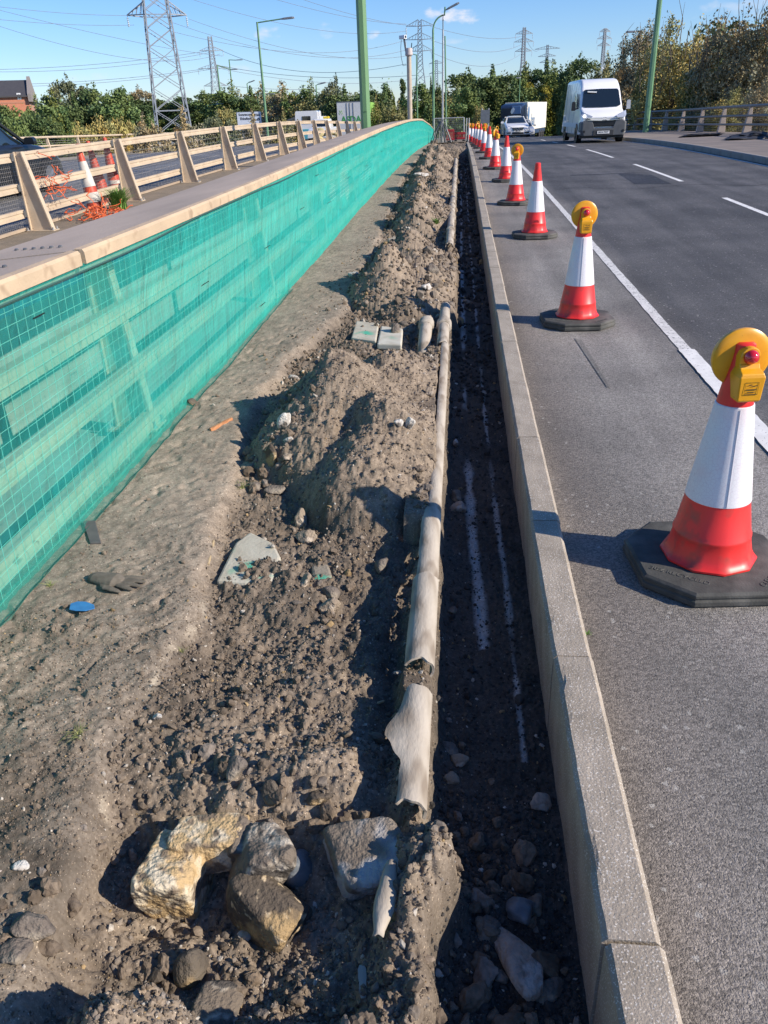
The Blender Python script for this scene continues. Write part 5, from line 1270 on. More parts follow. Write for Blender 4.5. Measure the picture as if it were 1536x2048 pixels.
ALLOY = M('alloy wheel', (.55, .56, .58), rough=.3, metal=.9)
STEELW = M('dark steel wheel', (.09, .09, .095), rough=.5, metal=.3)
PLATE = M('white number plate', (.82, .82, .80), rough=.4)
PTXT = M('plate lettering', (.01, .01, .01), rough=.5)

# ---- white panel van coming towards the camera (front faces -y)
VX, VY = 6.22, 38.3
t = thing('white_van', 'tall white panel van with a dark grey bumper coming towards the camera over the crest', 'van', (VX, VY, P(VY + 1) - .10), .03)
VW = M('white van paint', (.86, .86, .86), (.82, .82, .83), rough=.3, coat=.5, nscale=2)
st = [(0.02, .93, .88, .42, 1.02, .12), (.10, .99, .92, .36, 1.10, .14), (.45, 1.02, .94, .33, 1.26, .14), (.80, 1.02, .93, .33, 1.38, .12), (1.02, 1.02, .90, .33, 1.70, .14), (1.30, 1.02, .86, .33, 2.12, .14), (1.52, 1.02, .84, .33, 2.34, .14), (1.85, 1.02, .84, .33, 2.50, .15), (2.3, 1.02, .85, .33, 2.54, .15), (5.3, 1.02, .85, .33, 2.54, .15), (5.4, 1.0, .84, .36, 2.50, .12)]
MB().loft([ring(a, b, zb, zt, r, y, 6, .015) for y, a, b, zb, zt, r in st]).build('body', VW, t, smooth=True)
def panel(name, mat, pts, th=.012, parent=None, n=(0, -1, 0), bevel=0):
    """flat-ish panel through pts with a little thickness along n"""
    pts = np.array(pts, float); n = np.array(n, float); n /= np.linalg.norm(n); k = len(pts)
    V = np.vstack([pts + n * th, pts - n * th]); F = [tuple(range(k)), tuple(range(2 * k - 1, k - 1, -1))] + [(i, (i + 1) % k + 0, (i + 1) % k + k, i + k) for i in range(k)]
    return MB().add(V, F).build(name, mat, parent, bevel=bevel)
ws = []
for (x, z) in [(-.84, 1.47), (-.70, 1.405), (0, 1.385), (.70, 1.405), (.84, 1.47), (.765, 2.04), (.70, 2.10), (0, 2.115), (-.70, 2.10), (-.765, 2.04)]: ws.append((x, .80 + (z - 1.38) * .615, z))
panel('windscreen', GLASS, ws, .035, t, (0, -1, .6), .01)
panel('roof_panel', M('van roof edge', (.72, .73, .75), rough=.3), [(-.62, 1.50, 2.20), (.62, 1.50, 2.20), (.60, 1.66, 2.40), (-.60, 1.66, 2.40)], .02, t, (0, -1, .8), .008)
mb = MB(); mb.loft([[(x * k, y, z) for x, z in [(-.98, .52), (-.90, .30), (.90, .30), (.98, .52), (.97, .82), (.70, .98), (.55, .92), (.42, .60), (-.42, .60), (-.55, .92), (-.70, .98), (-.97, .82)]] for y, k in [(-.10, .93), (-.04, 1.0), (.25, 1.06)]]); bmp = mb.build('bumper', GREYPL, t, bevel=.02)
MB().box(-.60, .60, -.085, .0, .66, .90).build('grille', BLACK, t, bevel=.03)
MB().prism([(-.44, .30), (.44, .30), (.44, .52), (-.44, .52)], 'y', -.115, .05).build('bumper_centre', M('charcoal bumper', (.035, .037, .04), rough=.6), t, bevel=.01)
mb = MB()
for s in (-1, 1):
    for dz in (0, .075): mb.bar((s * .72, -.10, .99 - dz), (s * .13, -.125, .965 - dz), .03, .022); mb.bar((s * .13, -.125, .965 - dz), (0, -.13, 1.01 - dz), .03, .022)
mb.build('chevron_badge', CHROME, t)
for s in (-1, 1):
    h = MB(); V = [(s * .50, -.02, 1.06), (s * .56, -.05, 1.00), (s * .90, .02, 1.0), (s * .975, .20, 1.12), (s * .965, .34, 1.27), (s * .86, .20, 1.22), (s * .62, .10, 1.12)]
    V2 = [(x * 1.0, y - .045, z) for x, y, z in V]; k = len(V)
    h.add(V + V2, [tuple(range(k)), tuple(range(2 * k - 1, k - 1, -1))] + [(i, (i + 1) % k, (i + 1) % k + k, i + k) for i in range(k)])
    hl = h.build('headlight', HEADL, t)
    if s < 0: MB().tube([(s * .86, -.13, 1.08), (s * .86, -.05, 1.08)], .055, 12).build('lamp_glow', HEADON, hl)
    fl_ = MB().tube([(s * .84, -.115, .47), (s * .84, .0, .47)], .055, 10).build('fog_lamp', BLACK, t)
    MB().box(min(s * .70, s * .92), max(s * .70, s * .92), -.09, -.02, .60, .74).build('bumper_recess', BLACK, t, bevel=.02)
    m = MB(); m.loft([ring(.085, .075, 1.30, 1.66, .05, y, 3) for y in (.88, .98)]); V = np.vstack(m.V); V[:, 0] += s * 1.20; m.V = [V]
    mo = m.build('door_mirror', BLACK if s < 0 else M('mirror silver', (.4, .42, .45), rough=.3), t, smooth=True); MB().bar((s * .98, .95, 1.40), (s * 1.14, .93, 1.36), .06).build('mirror_arm', BLACK, mo)
    # side windows, door seams, sills
    panel('side_window', GLASS, [(s * 1.005, 1.25, 1.42), (s * 1.005, 2.05, 1.42), (s * .955, 2.05, 1.98), (s * .95, 1.66, 1.98), (s * .975, 1.40, 1.74)], .012, t, (s, 0, .1))
    MB().box(min(s * 1.022, s * 1.035), max(s * 1.022, s * 1.035), 1.0, 4.9, .62, .80).build('side_rub_strip', M('rub strip', (.62, .63, .65), rough=.5), t)
    for yy in (2.15, 3.4, 4.5): MB().hexa([(s * 1.02, yy, .40), (s * 1.026, yy, .40), (s * 1.026, yy + .012, .40), (s * 1.02, yy + .012, .40), (s * .90, yy, 2.4), (s * .906, yy, 2.4), (s * .906, yy + .012, 2.4), (s * .90, yy + .012, 2.4)]).build('panel_seam', STEEL_D, t)
    for yy in (.95, 4.35): wheel(t, s * .90, yy, .345, .22, STEELW); 
    for yy in (.95, 4.35): MB().tube([(s * 1.0, yy, .37), (s * 1.024, yy, .37)], .41, 20).build('wheel_arch', BLACK, t)
MB().box(-.95, .95, .2, 5.2, .20, .40).build('underbody', BLACK, t)
pl = MB().box(-.26, .26, -.135, -.12, .375, .485).build('number_plate', PLATE, t)
text_mesh('SG14 FWT', .095, PTXT, pl, 'plate_lettering', (0, -.136, .43), (pi / 2, 0, 0), .001, .004)
HIVIS = M('hi vis yellow', (.55, .85, .10), rough=.7)
MB().box(-.16, .0, 1.02, 1.05, 1.46, 1.50).build('dash_item', HIVIS, t); MB().box(.2, .55, 1.0, 1.02, 1.43, 1.45).build('dash_papers', PLATE, t)
MB().bar((-.6, 1.10, 2.03), (-.2, 1.10, 2.0), .05).build('sun_visor', PLATE, t)

def car(name, label, x, y, z, rot, paint, L=4.6, W=1.80, H=1.43, plate=None, grille=True, coupe=False, lights=False):
    t = thing(name, label, 'car', (x, y, z), rot); hw = W / 2
    st = [(.0, hw * .80, hw * .78, .28, .60, .10), (.06, hw * .93, hw * .90, .22, .70, .12), (.35, hw * .99, hw * .96, .19, .82, .12), (.9, hw, hw * .97, .18, .93, .10), (1.35, hw, hw * .96, .18, .98, .08), (L - .7, hw, hw * .95, .18, 1.0, .10), (L - .25, hw * .98, hw * .93, .22, .96, .12), (L, hw * .88, hw * .84, .30, .85, .12)]
    MB().loft([ring(a, b, zb, zt, r, yy, 4, .05) for yy, a, b, zb, zt, r in st]).build('body', paint, t, smooth=True)
    gh = [(1.30, hw * .86, hw * .80, .90, .98, .04), (1.75, hw * .88, hw * .72, .90, 1.22, .10), (2.15, hw * .88, hw * .68, .90, H - .02, .12), (2.7, hw * .88, hw * .67, .90, H, .12), (3.5, hw * .87, hw * .66, .90, H - .04, .12), (L - .35, hw * .82, hw * .64, .88, 1.06, .08)]
    MB().loft([ring(a, b, zb, zt, r, yy, 4) for yy, a, b, zb, zt, r in gh]).build('glasshouse', GLASS, t, smooth=True)
    MB().loft([[(a * hw, yy, zz + .012) for a, zz in ((-.66, zt - .07), (-.5, zt), (0, zt + .015), (.5, zt), (.66, zt - .07), (.5, zt - .06), (-.5, zt - .06))] for yy, zt in [(2.08, H - .02), (2.7, H + .005), (3.45, H - .02), (3.7, H - .10)]]).build('roof', paint, t, smooth=True)
    for s in (-1, 1):
        MB().bar((s * hw * .84, 1.30, .97), (s * hw * .665, 2.12, H - .04), .06, .05).build('windscreen_pillar', paint, t)
        MB().bar((s * hw * .80, L - .38, 1.0), (s * hw * .64, 3.5, H - .07), .10, .06).build('rear_pillar', paint, t)
        m = MB(); m.loft([ring(.11, .10, .98, 1.12, .05, yy, 3) for yy in (1.55, 1.68)]); V = np.vstack(m.V); V[:, 0] += s * (hw + .10); m.V = [V]; m.build('door_mirror', paint, t, smooth=True)
        V = [(s * hw * .46, .035, .70), (s * hw * .52, .02, .62), (s * hw * .80, .06, .60), (s * hw * .97, .34, .74), (s * hw * .93, .48, .84), (s * hw * .68, .20, .79)]; k = 6
        MB().add(V + [(a, b - .045, c) for a, b, c in V], [tuple(range(k)), tuple(range(2 * k - 1, k - 1, -1))] + [(i, (i + 1) % k, (i + 1) % k + k, i + k) for i in range(k)]).build('headlight', HEADL, t)
        MB().box(min(s * hw * .56, s * hw * .90), max(s * hw * .56, s * hw * .90), -.03, .05, .31, .40).build('lower_intake', BLACK, t, bevel=.02)
        MB().box(min(s * hw * .5, s * hw * .9), max(s * hw * .5, s * hw * .9), L - .06, L + .012, .66, .80).build('tail_lamp', LENSR, t, bevel=.02)
        for yy in (.85, L - .85):
            MB().tube([(s * (hw - .02), yy, .34), (s * (hw + .006), yy, .34)], .37, 20).build('wheel_arch', BLACK, t)
            wheel(t, s * (hw - .10), yy, .33, .21, ALLOY)
    MB().box(-hw * .8, hw * .8, .3, L - .3, .12, .25).build('underbody', BLACK, t)
    if grille:
        g = MB().prism([(-.36, .50), (.36, .50), (.42, .70), (-.42, .70)], 'y', -.035, .08).build('grille', BLACK, t, bevel=.02)
        mb = MB()
        for zz in (.55, .60, .65): mb.box(-.34, -.10, -.05, -.034, zz - .008, zz + .008); mb.box(.10, .34, -.05, -.034, zz - .008, zz + .008)
        n = 20; mb.tube([(.085 * cos(2 * pi * k / n), -.055, .60 + .085 * sin(2 * pi * k / n)) for k in range(n + 1)], .010, 6)
        for k in range(3): a = pi / 2 + 2 * pi * k / 3; mb.bar((0, -.055, .60), (.085 * cos(a), -.055, .60 + .085 * sin(a)), .016)
        mb.build('star_badge', CHROME, g)
    MB().box(-.42, .42, -.02, .08, .26, .38).build('lower_grille', BLACK, t, bevel=.01)
    if plate:
        p = MB().box(-.26, .26, -.062, -.045, .41, .50).build('number_plate', PLATE, t); text_mesh(plate, .085, PTXT, p, 'plate_lettering', (0, -.063, .455), (pi / 2, 0, 0), .001, .004)
    return t
car('white_saloon', 'white saloon car with a round star badge on its grille, coming over the crest', 4.25, 64.3, P(65) - .10, .05, WHITEP, 4.7, 1.82, 1.44, 'DE09 NFX')
car('silver_hatchback', 'small silver-white car half hidden behind the white saloon', 5.55, 74, P(75) - .10, .05, M('silver paint', (.50, .52, .55), rough=.3, metal=.4, coat=.5), 4.0, 1.7, 1.50, 'LK60 VHT', grille=False)
car('dark_estate_car', 'black car on the neighbouring carriageway at the left edge of the view', -9.95, 18.7, P(17) + .10, pi, M('black paint', (.010, .011, .013), rough=.3, coat=.3), 4.5, 1.84, 1.50, None, grille=False)
# dark vehicle just showing at far left behind the black car
# ---- lorry with a white curtain-side trailer
t = thing('curtain_lorry', 'lorry with a dark blue cab and a white curtain-sided trailer behind the white saloon', 'lorry', (5.5, 96, P(96) + .05), -.26)
NAVY = M('navy cab paint', (.012, .022, .05), (.02, .03, .06), rough=.3, coat=.6)
CURT = bpy.data.materials.new('white curtain'); CURT = M('white curtain', (.78, .76, .68), (.60, .58, .52), rough=.6, nscale=2.2, stretch=(1, 3, .12), bump=.6, bscale=3, bdist=.08)
MB().loft([ring(1.22, 1.12, .45, 3.45, .18, y, 4) for y in (.0,)] + [ring(1.25, 1.2, .40, 3.75, .2, .35, 4), ring(1.25, 1.22, .40, 3.9, .2, 2.1, 4)]).build('cab', NAVY, t, smooth=True)
panel('windscreen', GLASS, [(-1.08, .0, 1.75), (1.08, .0, 1.75), (1.05, .06, 2.65), (-1.05, .06, 2.65)], .05, t)
MB().box(-.9, .9, -.06, .05, .75, 1.45).build('grille', BLACK, t, bevel=.03)
MB().box(-1.22, 1.22, -.1, .1, .38, .72).build('bumper', M('blue bumper', (.05, .12, .25), rough=.5), t, bevel=.04)
for s in (-1, 1): MB().box(min(s * .75, s * 1.12), max(s * .75, s * 1.12), -.12, -.02, .82, 1.0).build('headlight', HEADL, t, bevel=.02)
# logo on the blue-grey wind deflector: a pale lozenge with a dark eye
MB().box(.1, 1.1, -.02, .06, 2.85, 3.65).build('roof_deflector', M('steel blue', (.13, .22, .38), rough=.4), t, bevel=.2)
MB().prism([(.10, 2.85), (.32, 3.05), (.42, 3.35), (.28, 3.5), (.08, 3.35), (-.02, 3.05)], 'y', -.06, -.03).build('cab_emblem', PLATE, t)
tr_ = MB(); tr_.box(-1.27, 1.27, 2.9, 16.0, 1.15, 4.0); bx = tr_.build('trailer_box', CURT, t, bevel=.03)
BLU = M('blue curtain print', (.10, .20, .36), rough=.6)
text_mesh('han', 1.7, BLU, t, 'curtain_lettering', (1.285, 6.6, 2.15), (pi / 2, 0, pi / 2), .004, .02)
MB().prism([(3.8 + .55 * cos(a), 2.9 + .7 * sin(a)) for a in np.linspace(0, 2 * pi, 16, endpoint=False)], 'x', 1.272, 1.284).build('curtain_emblem', BLU, t)
MB().box(-1.2, 1.2, 3.2, 15.8, .7, 1.14).build('trailer_skirt', M('dark blue skirt', (.03, .06, .12), rough=.5), t)
for s in (-1, 1):
    for yy in (1.3, 4.2, 12.0, 13.3, 14.6): wheel(t, s * 1.08, yy, .5, .3, STEELW)
# ---- supermarket trailer seen from behind on the neighbouring road
t = thing('supermarket_trailer', 'lorry trailer with white back and green patterned side, partly behind the green column', 'lorry', (-10.75, 84, P(84) - .15))
MB().box(-1.27, 1.27, 0, 13.6, 1.1, 4.1).build('trailer_box', M('leaf green side', (.22, .48, .08), (.34, .60, .14), rough=.5, nscale=.9, stretch=(1, 2.4, .3), lo=.48, hi=.52), t, bevel=.03)
MB().box(-1.25, 1.25, -.04, -.003, 1.15, 4.05).build('rear_doors', M('white door', (.62, .63, .62), (.56, .57, .56), rough=.5), t)
for x in (-.32, -.02, .32): MB().box(x, x + .045, -.07, -.042, 1.2, 4.0).build('door_bar', STEEL_D, t)
text_mesh('ASDA', .78, M('leaf green letters', (.06, .30, .08), rough=.5), t, 'door_lettering', (.1, -.05, 2.55), (pi / 2, 0, 0), .004, .02)
for k_, (dx, dz, an) in enumerate([(-1.02, 3.10, .5), (-.88, 3.22, 0), (-.74, 3.10, -.5), (-.98, 3.32, .3), (-.78, 3.33, -.3)]): o = MB().prism([(0, -.10), (.035, 0), (0, .10), (-.035, 0)], 'y', -.012, 0).build('leaf_emblem', M('light leaf', (.42, .62, .16), rough=.5), t, loc=(dx, -.045, dz)); o.rotation_euler = (0, -an, 0)
MB().box(-1.28, 1.28, -.05, 0, 4.05, 4.14).build('roof_rail', STEEL_D, t); MB().box(-1.2, 1.2, 0, 13.4, .5, 1.1).build('chassis', BLACK, t)
for s in (-1, 1):
    for yy in (1.6, 3.0, 4.4): wheel(t, s * 1.05, yy, .5, .3, STEELW)
# ---- white cab-like box truck, pick-up, yellow machine behind the railing
t = thing('box_truck', 'small white and turquoise truck behind the cream railing, in front of a low grey shed', 'truck', (-13.3, 74, P(74) - .05))
MB().loft([ring(1.05, .95, .9, 2.75, .12, y, 4) for y in (0, 2.2)]).build('cab', WHITEP, t, smooth=True)
MB().box(-.38, .38, -.03, .02, 1.75, 2.35).build('windscreen', GLASS, t, bevel=.03)
MB().box(-1.0, .95, -.04, .03, .55, 1.35).build('turquoise_front', M('turquoise panel', (.10, .38, .45), rough=.4), t, bevel=.04)
MB().box(-1.0, 1.0, .1, 5.0, .5, 2.3).build('load_box', M('pale body', (.55, .58, .60), rough=.5), t, bevel=.04)
for s in (-1, 1):
    for yy in (.8, 4.0): wheel(t, s * .9, yy, .42, .25, STEELW)
t = thing('white_pickup', 'white works pick-up with a yellow light bar behind the cream railing', 'pickup', (-11.0, 66, P(66) - .05))
MB().loft([ring(.86, .80, .45, 1.0, .1, 0, 4), ring(.88, .82, .4, 1.1, .1, .3, 4), ring(.88, .80, .4, 1.15, .1, 1.2, 4), ring(.88, .80, .4, 1.15, .1, 4.6, 4)]).build('body', WHITEP, t, smooth=True)
MB().loft([ring(.80, .70, 1.1, 1.2, .05, 1.1, 4), ring(.80, .66, 1.1, 1.75, .1, 1.8, 4), ring(.80, .66, 1.1, 1.75, .1, 2.9, 4)]).build('cabin', WHITEP, t, smooth=True)
panel('windscreen', GLASS, [(-.66, 1.12, 1.2), (.66, 1.12, 1.2), (.56, 1.62, 1.64), (-.56, 1.62, 1.64)], .02, t, (0, -1, .8))
MB().box(.15, .62, 1.9, 2.2, 1.76, 1.92).build('light_bar', M('yellow beacon', (.85, .62, .05), rough=.4), t, bevel=.03)
for s in (-1, 1):
    for yy in (.9, 3.8): wheel(t, s * .80, yy, .36, .22, STEELW)
    MB().box(min(s * .5, s * .8), max(s * .5, s * .8), -.03, .05, .78, .92).build('headlight', HEADL, t, bevel=.02)
q = gpt(657, 265, 52); t = thing('yellow_sandbags', 'low pile of yellowish sacks behind the cream railing left of the green column', 'sacks', (q[0], 52, P(52) + .15))
for i in range(7):
    W, F = rock(600 + i, 3, 20, 4, .08, .5); new_mesh('sack', W * [.38, .25, .16] + [(i % 3) * .5 - .5, .1 * (i % 2), .14 + .26 * (i // 3)], F, M('yellow sacking', (.55, .46, .22), (.42, .36, .2), rough=.9), t, True)
# low grey shed
SH = thing('grey_shed', 'low dark grey building with a shallow sloping roof, left of the white truck', 'shed', (-19, 92, -2))
a, b = gpt(574, 240, 92), gpt(606, 228, 92)
MB().box(a[0] + 19 + .2, b[0] + 19 - .2, 0, 8, -3, a[2] + 2).build('wall', M('grey cladding', (.20, .21, .22), rough=.7), SH)
MB().prism([(a[0] + 19, a[2] + 2), (b[0] + 19, b[2] + 2), (b[0] + 19, a[2] + 2 - .1), (a[0] + 19, a[2] + 1.9)], 'y', -.3, 8.3).build('roof', M('slate grey roof', (.10, .11, .12), rough=.7), SH)
# direction sign
s0, s1 = gpt(473, 224, 70), gpt(524, 250, 70); cx = (s0[0] + s1[0]) / 2; t = thing('direction_sign', 'wide white direction sign with black place names among the shrubs', 'road sign', (cx, 70, 0), .12)
w = (s1[0] - s0[0]) / 2; zt3 = s0[2]; zb3 = s1[2] - .35
MB().box(-w, w, -.02, .02, zb3, zt3).build('sign_panel', M('white sign face', (.60, .66, .74), (.55, .60, .68), rough=.5), t)
mb = MB(); mb.box(-w, w, -.03, -.021, zt3 - .03, zt3); mb.box(-w, -w + .03, -.03, -.021, zb3, zt3 - .03); mb.box(w - .03, w, -.03, -.021, zb3, zt3 - .03); mb.build('sign_border', STEEL_D, t)
text_mesh('Swanscombe', .27, PTXT, t, 'sign_lettering', (-.15, -.024, zt3 - .22), (pi / 2, 0, 0), .003, .006); text_mesh('Ebbsfleet', .26, PTXT, t, 'sign_lettering', (-.28, -.024, zt3 - .52), (pi / 2, 0, 0), .003, .006)
text_mesh('A2260', .24, PTXT, t, 'sign_lettering', (w - .42, -.024, zt3 - .28), (pi / 2, 0, 0), .003, .008)
MB().tube([(w - .25 + .08 * cos(a), -.03, zt3 - .58 + .08 * sin(a)) for a in np.linspace(0, 2 * pi, 14)], .03, 5).build('roundabout_symbol', PTXT, t)
for x in (-w * .6, w * .6): MB().tube([(x, .05, -4), (x, .05, zt3)], .06, 8).build('sign_post', STEEL, t)

# ------------------------------------------------------------------ brick house
BR = bpy.data.materials.new('red brick'); BR.use_nodes = True
nt = BR.node_tree; co = nd(nt, 'ShaderNodeTexCoord'); mpb = nd(nt, 'ShaderNodeMapping'); mpb.inputs['Rotation'].default_value = (pi / 2, 0, 0)
nt.links.new(co.outputs['Object'], mpb.inputs[0]); bt = nd(nt, 'ShaderNodeTexBrick', Color1=(.58, .18, .09, 1), Color2=(.66, .23, .12, 1), Mortar=(.35, .28, .22, 1), Scale=3.0); nt.links.new(mpb.outputs[0], bt.inputs['Vector'])
nt.links.new(bt.outputs[0], nt.nodes['Principled BSDF'].inputs['Base Color']); nt.nodes['Principled BSDF'].inputs['Roughness'].default_value = .9
HY = 118.0
def hp(px, py, Y=HY): return at_y(px, py, Y)
e = hp(55, 189); rg_ = hp(37, 157); l0 = hp(-120, 189); EX = e[0]
t = thing('brick_house', 'red brick house with a dark slate roof above the trees at the left edge', 'house', (EX, HY, 0), .40)
e = e - [EX, 0, 0]; l0 = l0 - [EX, 0, 0]
def hp(px, py, Y=HY): return at_y(px, py, Y) - np.array([EX, 0, 0])
rt0, et0 = rg_[2], e[2]
MB().box(l0[0], e[0], 0, 9, -6, et0).build('wall', BR, t)
rf = MB().prism([(-.35, et0 - .1), (4.5, rt0), (9.35, et0 - .1), (9.35, et0 - .3), (-.35, et0 - .3)], 'x', l0[0], e[0] - .02).build('roof', M('dark slate roof', (.055, .053, .058), (.075, .072, .075), rough=.7, nscale=3, stretch=(1, 1, 6)), t)
MB().prism([(-.45, et0 - .9), (-.45, et0 + .1), (4.5, rt0 + .45), (9.45, et0 + .1), (9.45, et0 - .9)], 'x', e[0], e[0] + .45).build('gable_parapet', M('stone gable coping', (.22, .20, .19), (.28, .25, .23), rough=.9), t)
a, b = hp(35, 186.5), hp(45, 199); wd = MB().box(a[0], b[0], -.06, .0, b[2], a[2]).build('window_frame', WHITEP, t); MB().box(a[0] + .18, b[0] - .18, -.09, -.05, b[2] + .15, a[2] - .15).build('window_pane', GLASS, wd)
a, b = hp(-2, 228), hp(3, 218); MB().box(a[0] - 2, b[0], -.05, 0, a[2] - 1, b[2]).build('window_frame', WHITEP, t)
mb = MB(); mb.box(l0[0], e[0], -.03, .0, hp(30, 205)[2] - .12, hp(30, 205)[2] + .12); mb.build('brick_band', M('pale brick band', (.48, .22, .14), rough=.9), t)
# ================================================================== lamp columns and masts
HEADM = M('lantern grey', (.20, .21, .22), rough=.4, metal=.3); HEADW = M('pale lantern', (.7, .72, .74), rough=.4)
def lamp(label, Y, base_px, base_py, top_px, top_py, arm_px, arm_py, rad=.09, hs=.7, mat=None, head=None, bend=False, zb=-5.0):
    mat = mat or GREENP; B = gpt(base_px, base_py, Y); T = gpt(top_px, top_py, Y); A = gpt(arm_px, arm_py, Y)
    t = thing('street_lamp', label, 'street lamp', (T[0], Y, zb)); H = T[2] - zb; d = np.array([A[0] - T[0], 0, A[2] - T[2]])
    if bend:
        r = .9; pts = [(0, 0, 0), (0, 0, H * .5), (0, 0, H - r)] + [(np.sign(d[0]) * r * (1 - cos(a)), 0, H - r + r * sin(a) * 1.1) for a in np.linspace(.2, pi / 2, 6)] + [(d[0] - np.sign(d[0]) * hs * .5, 0, H + d[2])]
        MB().tube(pts, [rad * 1.3, rad, rad * .8] + [rad * .6] * 7, 10).build('column', mat, t, smooth=True)
    else:
        MB().tube([(0, 0, 0), (0, 0, H)], [rad * 1.3, rad * .65], 10).build('column', mat, t, smooth=True)
        MB().tube([(0, 0, H - .05), (d[0] - np.sign(d[0]) * hs * .4, 0, H + d[2])], rad * .42, 8).build('arm', mat, t, smooth=True)
    W = MB().loft([[(s * w, y, z) for y, z in ((-.16 * k, -.05 * k), (.16 * k, -.05 * k), (.12 * k, .09 * k), (-.12 * k, .09 * k))] for s, w, k in [(np.sign(d[0]), -hs / 2, .5), (np.sign(d[0]), -hs / 4, .9), (np.sign(d[0]), hs / 3, 1.0), (np.sign(d[0]), hs / 2, .6)]])
    o = W.build('lantern', head or HEADM, t, bevel=.01, loc=(d[0], 0, H + d[2])); o.rotation_euler = (0, -np.sign(d[0]) * atan2(max(d[2], 0), abs(d[0])) if abs(d[0]) > .1 else 0, 0)
lamp('tall green street lamp with a single arm, left of the thick green column', 70, 533, 245, 514, 44, 575, 37, .11, 1.1)
lamp('lamp column with a swan-neck arm reaching over the carriageway, behind the camera pole', 72, 878, 240, 866, 34, 905, 13, .10, 1.15, bend=True)
lamp('small street lamp with a short arm just right of the medium pylon', 150, 469, 215, 458, 119, 478, 120, .14, 1.3)
lamp('little street lamp low among the trees, left of the tall green lamp', 140, 498, 218, 494, 167, 504, 163, .12, 1.0)
lamp('street lamp with a small box below its arm, left of the supermarket trailer', 105, 638, 230, 632, 170, 644, 167, .10, 1.0)
lamp('short lamp with a level arm just left of the supermarket trailer', 110, 653, 238, 650, 195, 662, 193, .09, .9, head=HEADW)
lamp('tiny pale lamp poking out of the trees at the left of the thick green column', 125, 688, 205, 686, 196, 677, 195, .09, .9, head=HEADW)
lamp('pale low lamp in front of the foot of the big pylon', 120, 415, 225, 414, 210, 440, 208, .09, 1.2, head=HEADW)
lamp('lamp head on a bare column between the pylon and the direction sign', 130, 444, 220, 434, 130, 468, 139, .14, 1.2)
lamp('thin lamp column between the direction sign and the small lamps', 120, 519, 218, 515, 189, 543, 188, .08, 1.0)
lamp('grey lamp column close behind the big pole, dwarfed by the distant pylon', 95, 838, 240, 833, 109, 818, 108, .09, .8)
lamp('lantern reaching out of the big trees left of the right-hand green pole', 75, 1285, 160, 1284, 62, 1263, 64, .09, .9)
lamp('white curved lamp above the white van roof', 110, 1214, 175, 1213, 142, 1207, 138, .08, .7, mat=GALV, head=HEADW)
lamp('thin green lamp left of the van, in front of the yellow bush', 110, 1041, 210, 1040, 155, 1036, 156, .08, .7)
# thick green column and the pole by the right-hand railing
def oct_col(name, label, x, y, zb, zt, r0, r1, mat, cat='lamp column'):
    t = thing(name, label, cat, (x, y, zb)); MB().lathe([(r0 * 1.02, 0), (r0, .02), (r1, zt - zb)], 8, rot=pi / 8).build('shaft', mat, t)
    MB().box(-r0 * 1.5, r0 * 1.5, -r0 * 1.5, r0 * 1.5, -.02, .02).build('flange', STEEL_D, t); MB().box(-.05, .05, -r0 - .004, -r0 + .01, .5, 1.1).build('access_door', mat, t, bevel=.004)
    return t
q = at_y(732, 252, 21.5)
oct_col('green_column', 'thick eight-sided green lamp column rising out of the view behind the coping', q[0], 21.5, P(21.5) + .9, 13, .128, .115, M('two-tone green paint', (.16, .30, .14), (.12, .24, .11), rough=.35, nscale=1.2, stretch=(1, 1, .3)))
q0, q1 = at_y(1291, 262, 50), at_y(1308, 0, 50)
oct_col('green_pole', 'slender green lamp column behind the right-hand railing, rising out of the view', q0[0], 50, q0[2] - .3, 14, .17, .11, GREENP)
# camera pole
q = at_y(820, 230, 44); T = at_y(814, 110, 44); t = thing('camera_pole', 'thick tan pole with a white traffic camera and grey cabinets at its top', 'camera pole', (q[0], 44, 0))
Hc = T[2]; MB().tube([(0, 0, 0), (0, 0, Hc)], [.125, .115], 16).build('pole', M('tan pole paint', (.50, .42, .32), (.42, .35, .27), rough=.5), t, smooth=True)
MB().tube([(0, 0, Hc - .06), (0, 0, Hc), (0, 0, Hc + .28), (0, 0, Hc + .30)], [.13, .19, .17, .1], 16).build('collar_cabinet', M('pinkish grey cabinet', (.50, .44, .42), rough=.5), t, smooth=True)
MB().bar((-.12, 0, Hc), (-.22, 0, Hc + .62), .08).build('camera_arm', STEEL_D, t); MB().tube([(-.18, 0, Hc + .62), (-.24, 0, Hc + .68)], .05, 8).build('camera_neck', STEEL_D, t)
cm = MB().loft([ring(.09, .09, -.08, .08, .04, y, 4) for y in (-.2, .15)]).build('camera_housing', HEADW, t, smooth=True, loc=(-.30, 0, Hc + .76)); cm.rotation_euler = (0, 0, .9)
MB().tube([(0, -.205, 0), (0, -.19, 0)], .06, 10).build('camera_lens', BLACK, cm)
MB().tube([(-.36, 0, Hc + .66), (-.40, 0, Hc + .3), (-.38, 0, Hc - .1), (-.30, 0, Hc - .45), (-.13, 0, Hc - .42)], .012, 5).build('camera_cable', BLACK, t)
MB().bar((.12, 0, Hc + .25), (.15, 0, Hc + .50), .04).build('antenna', BLACK, t)
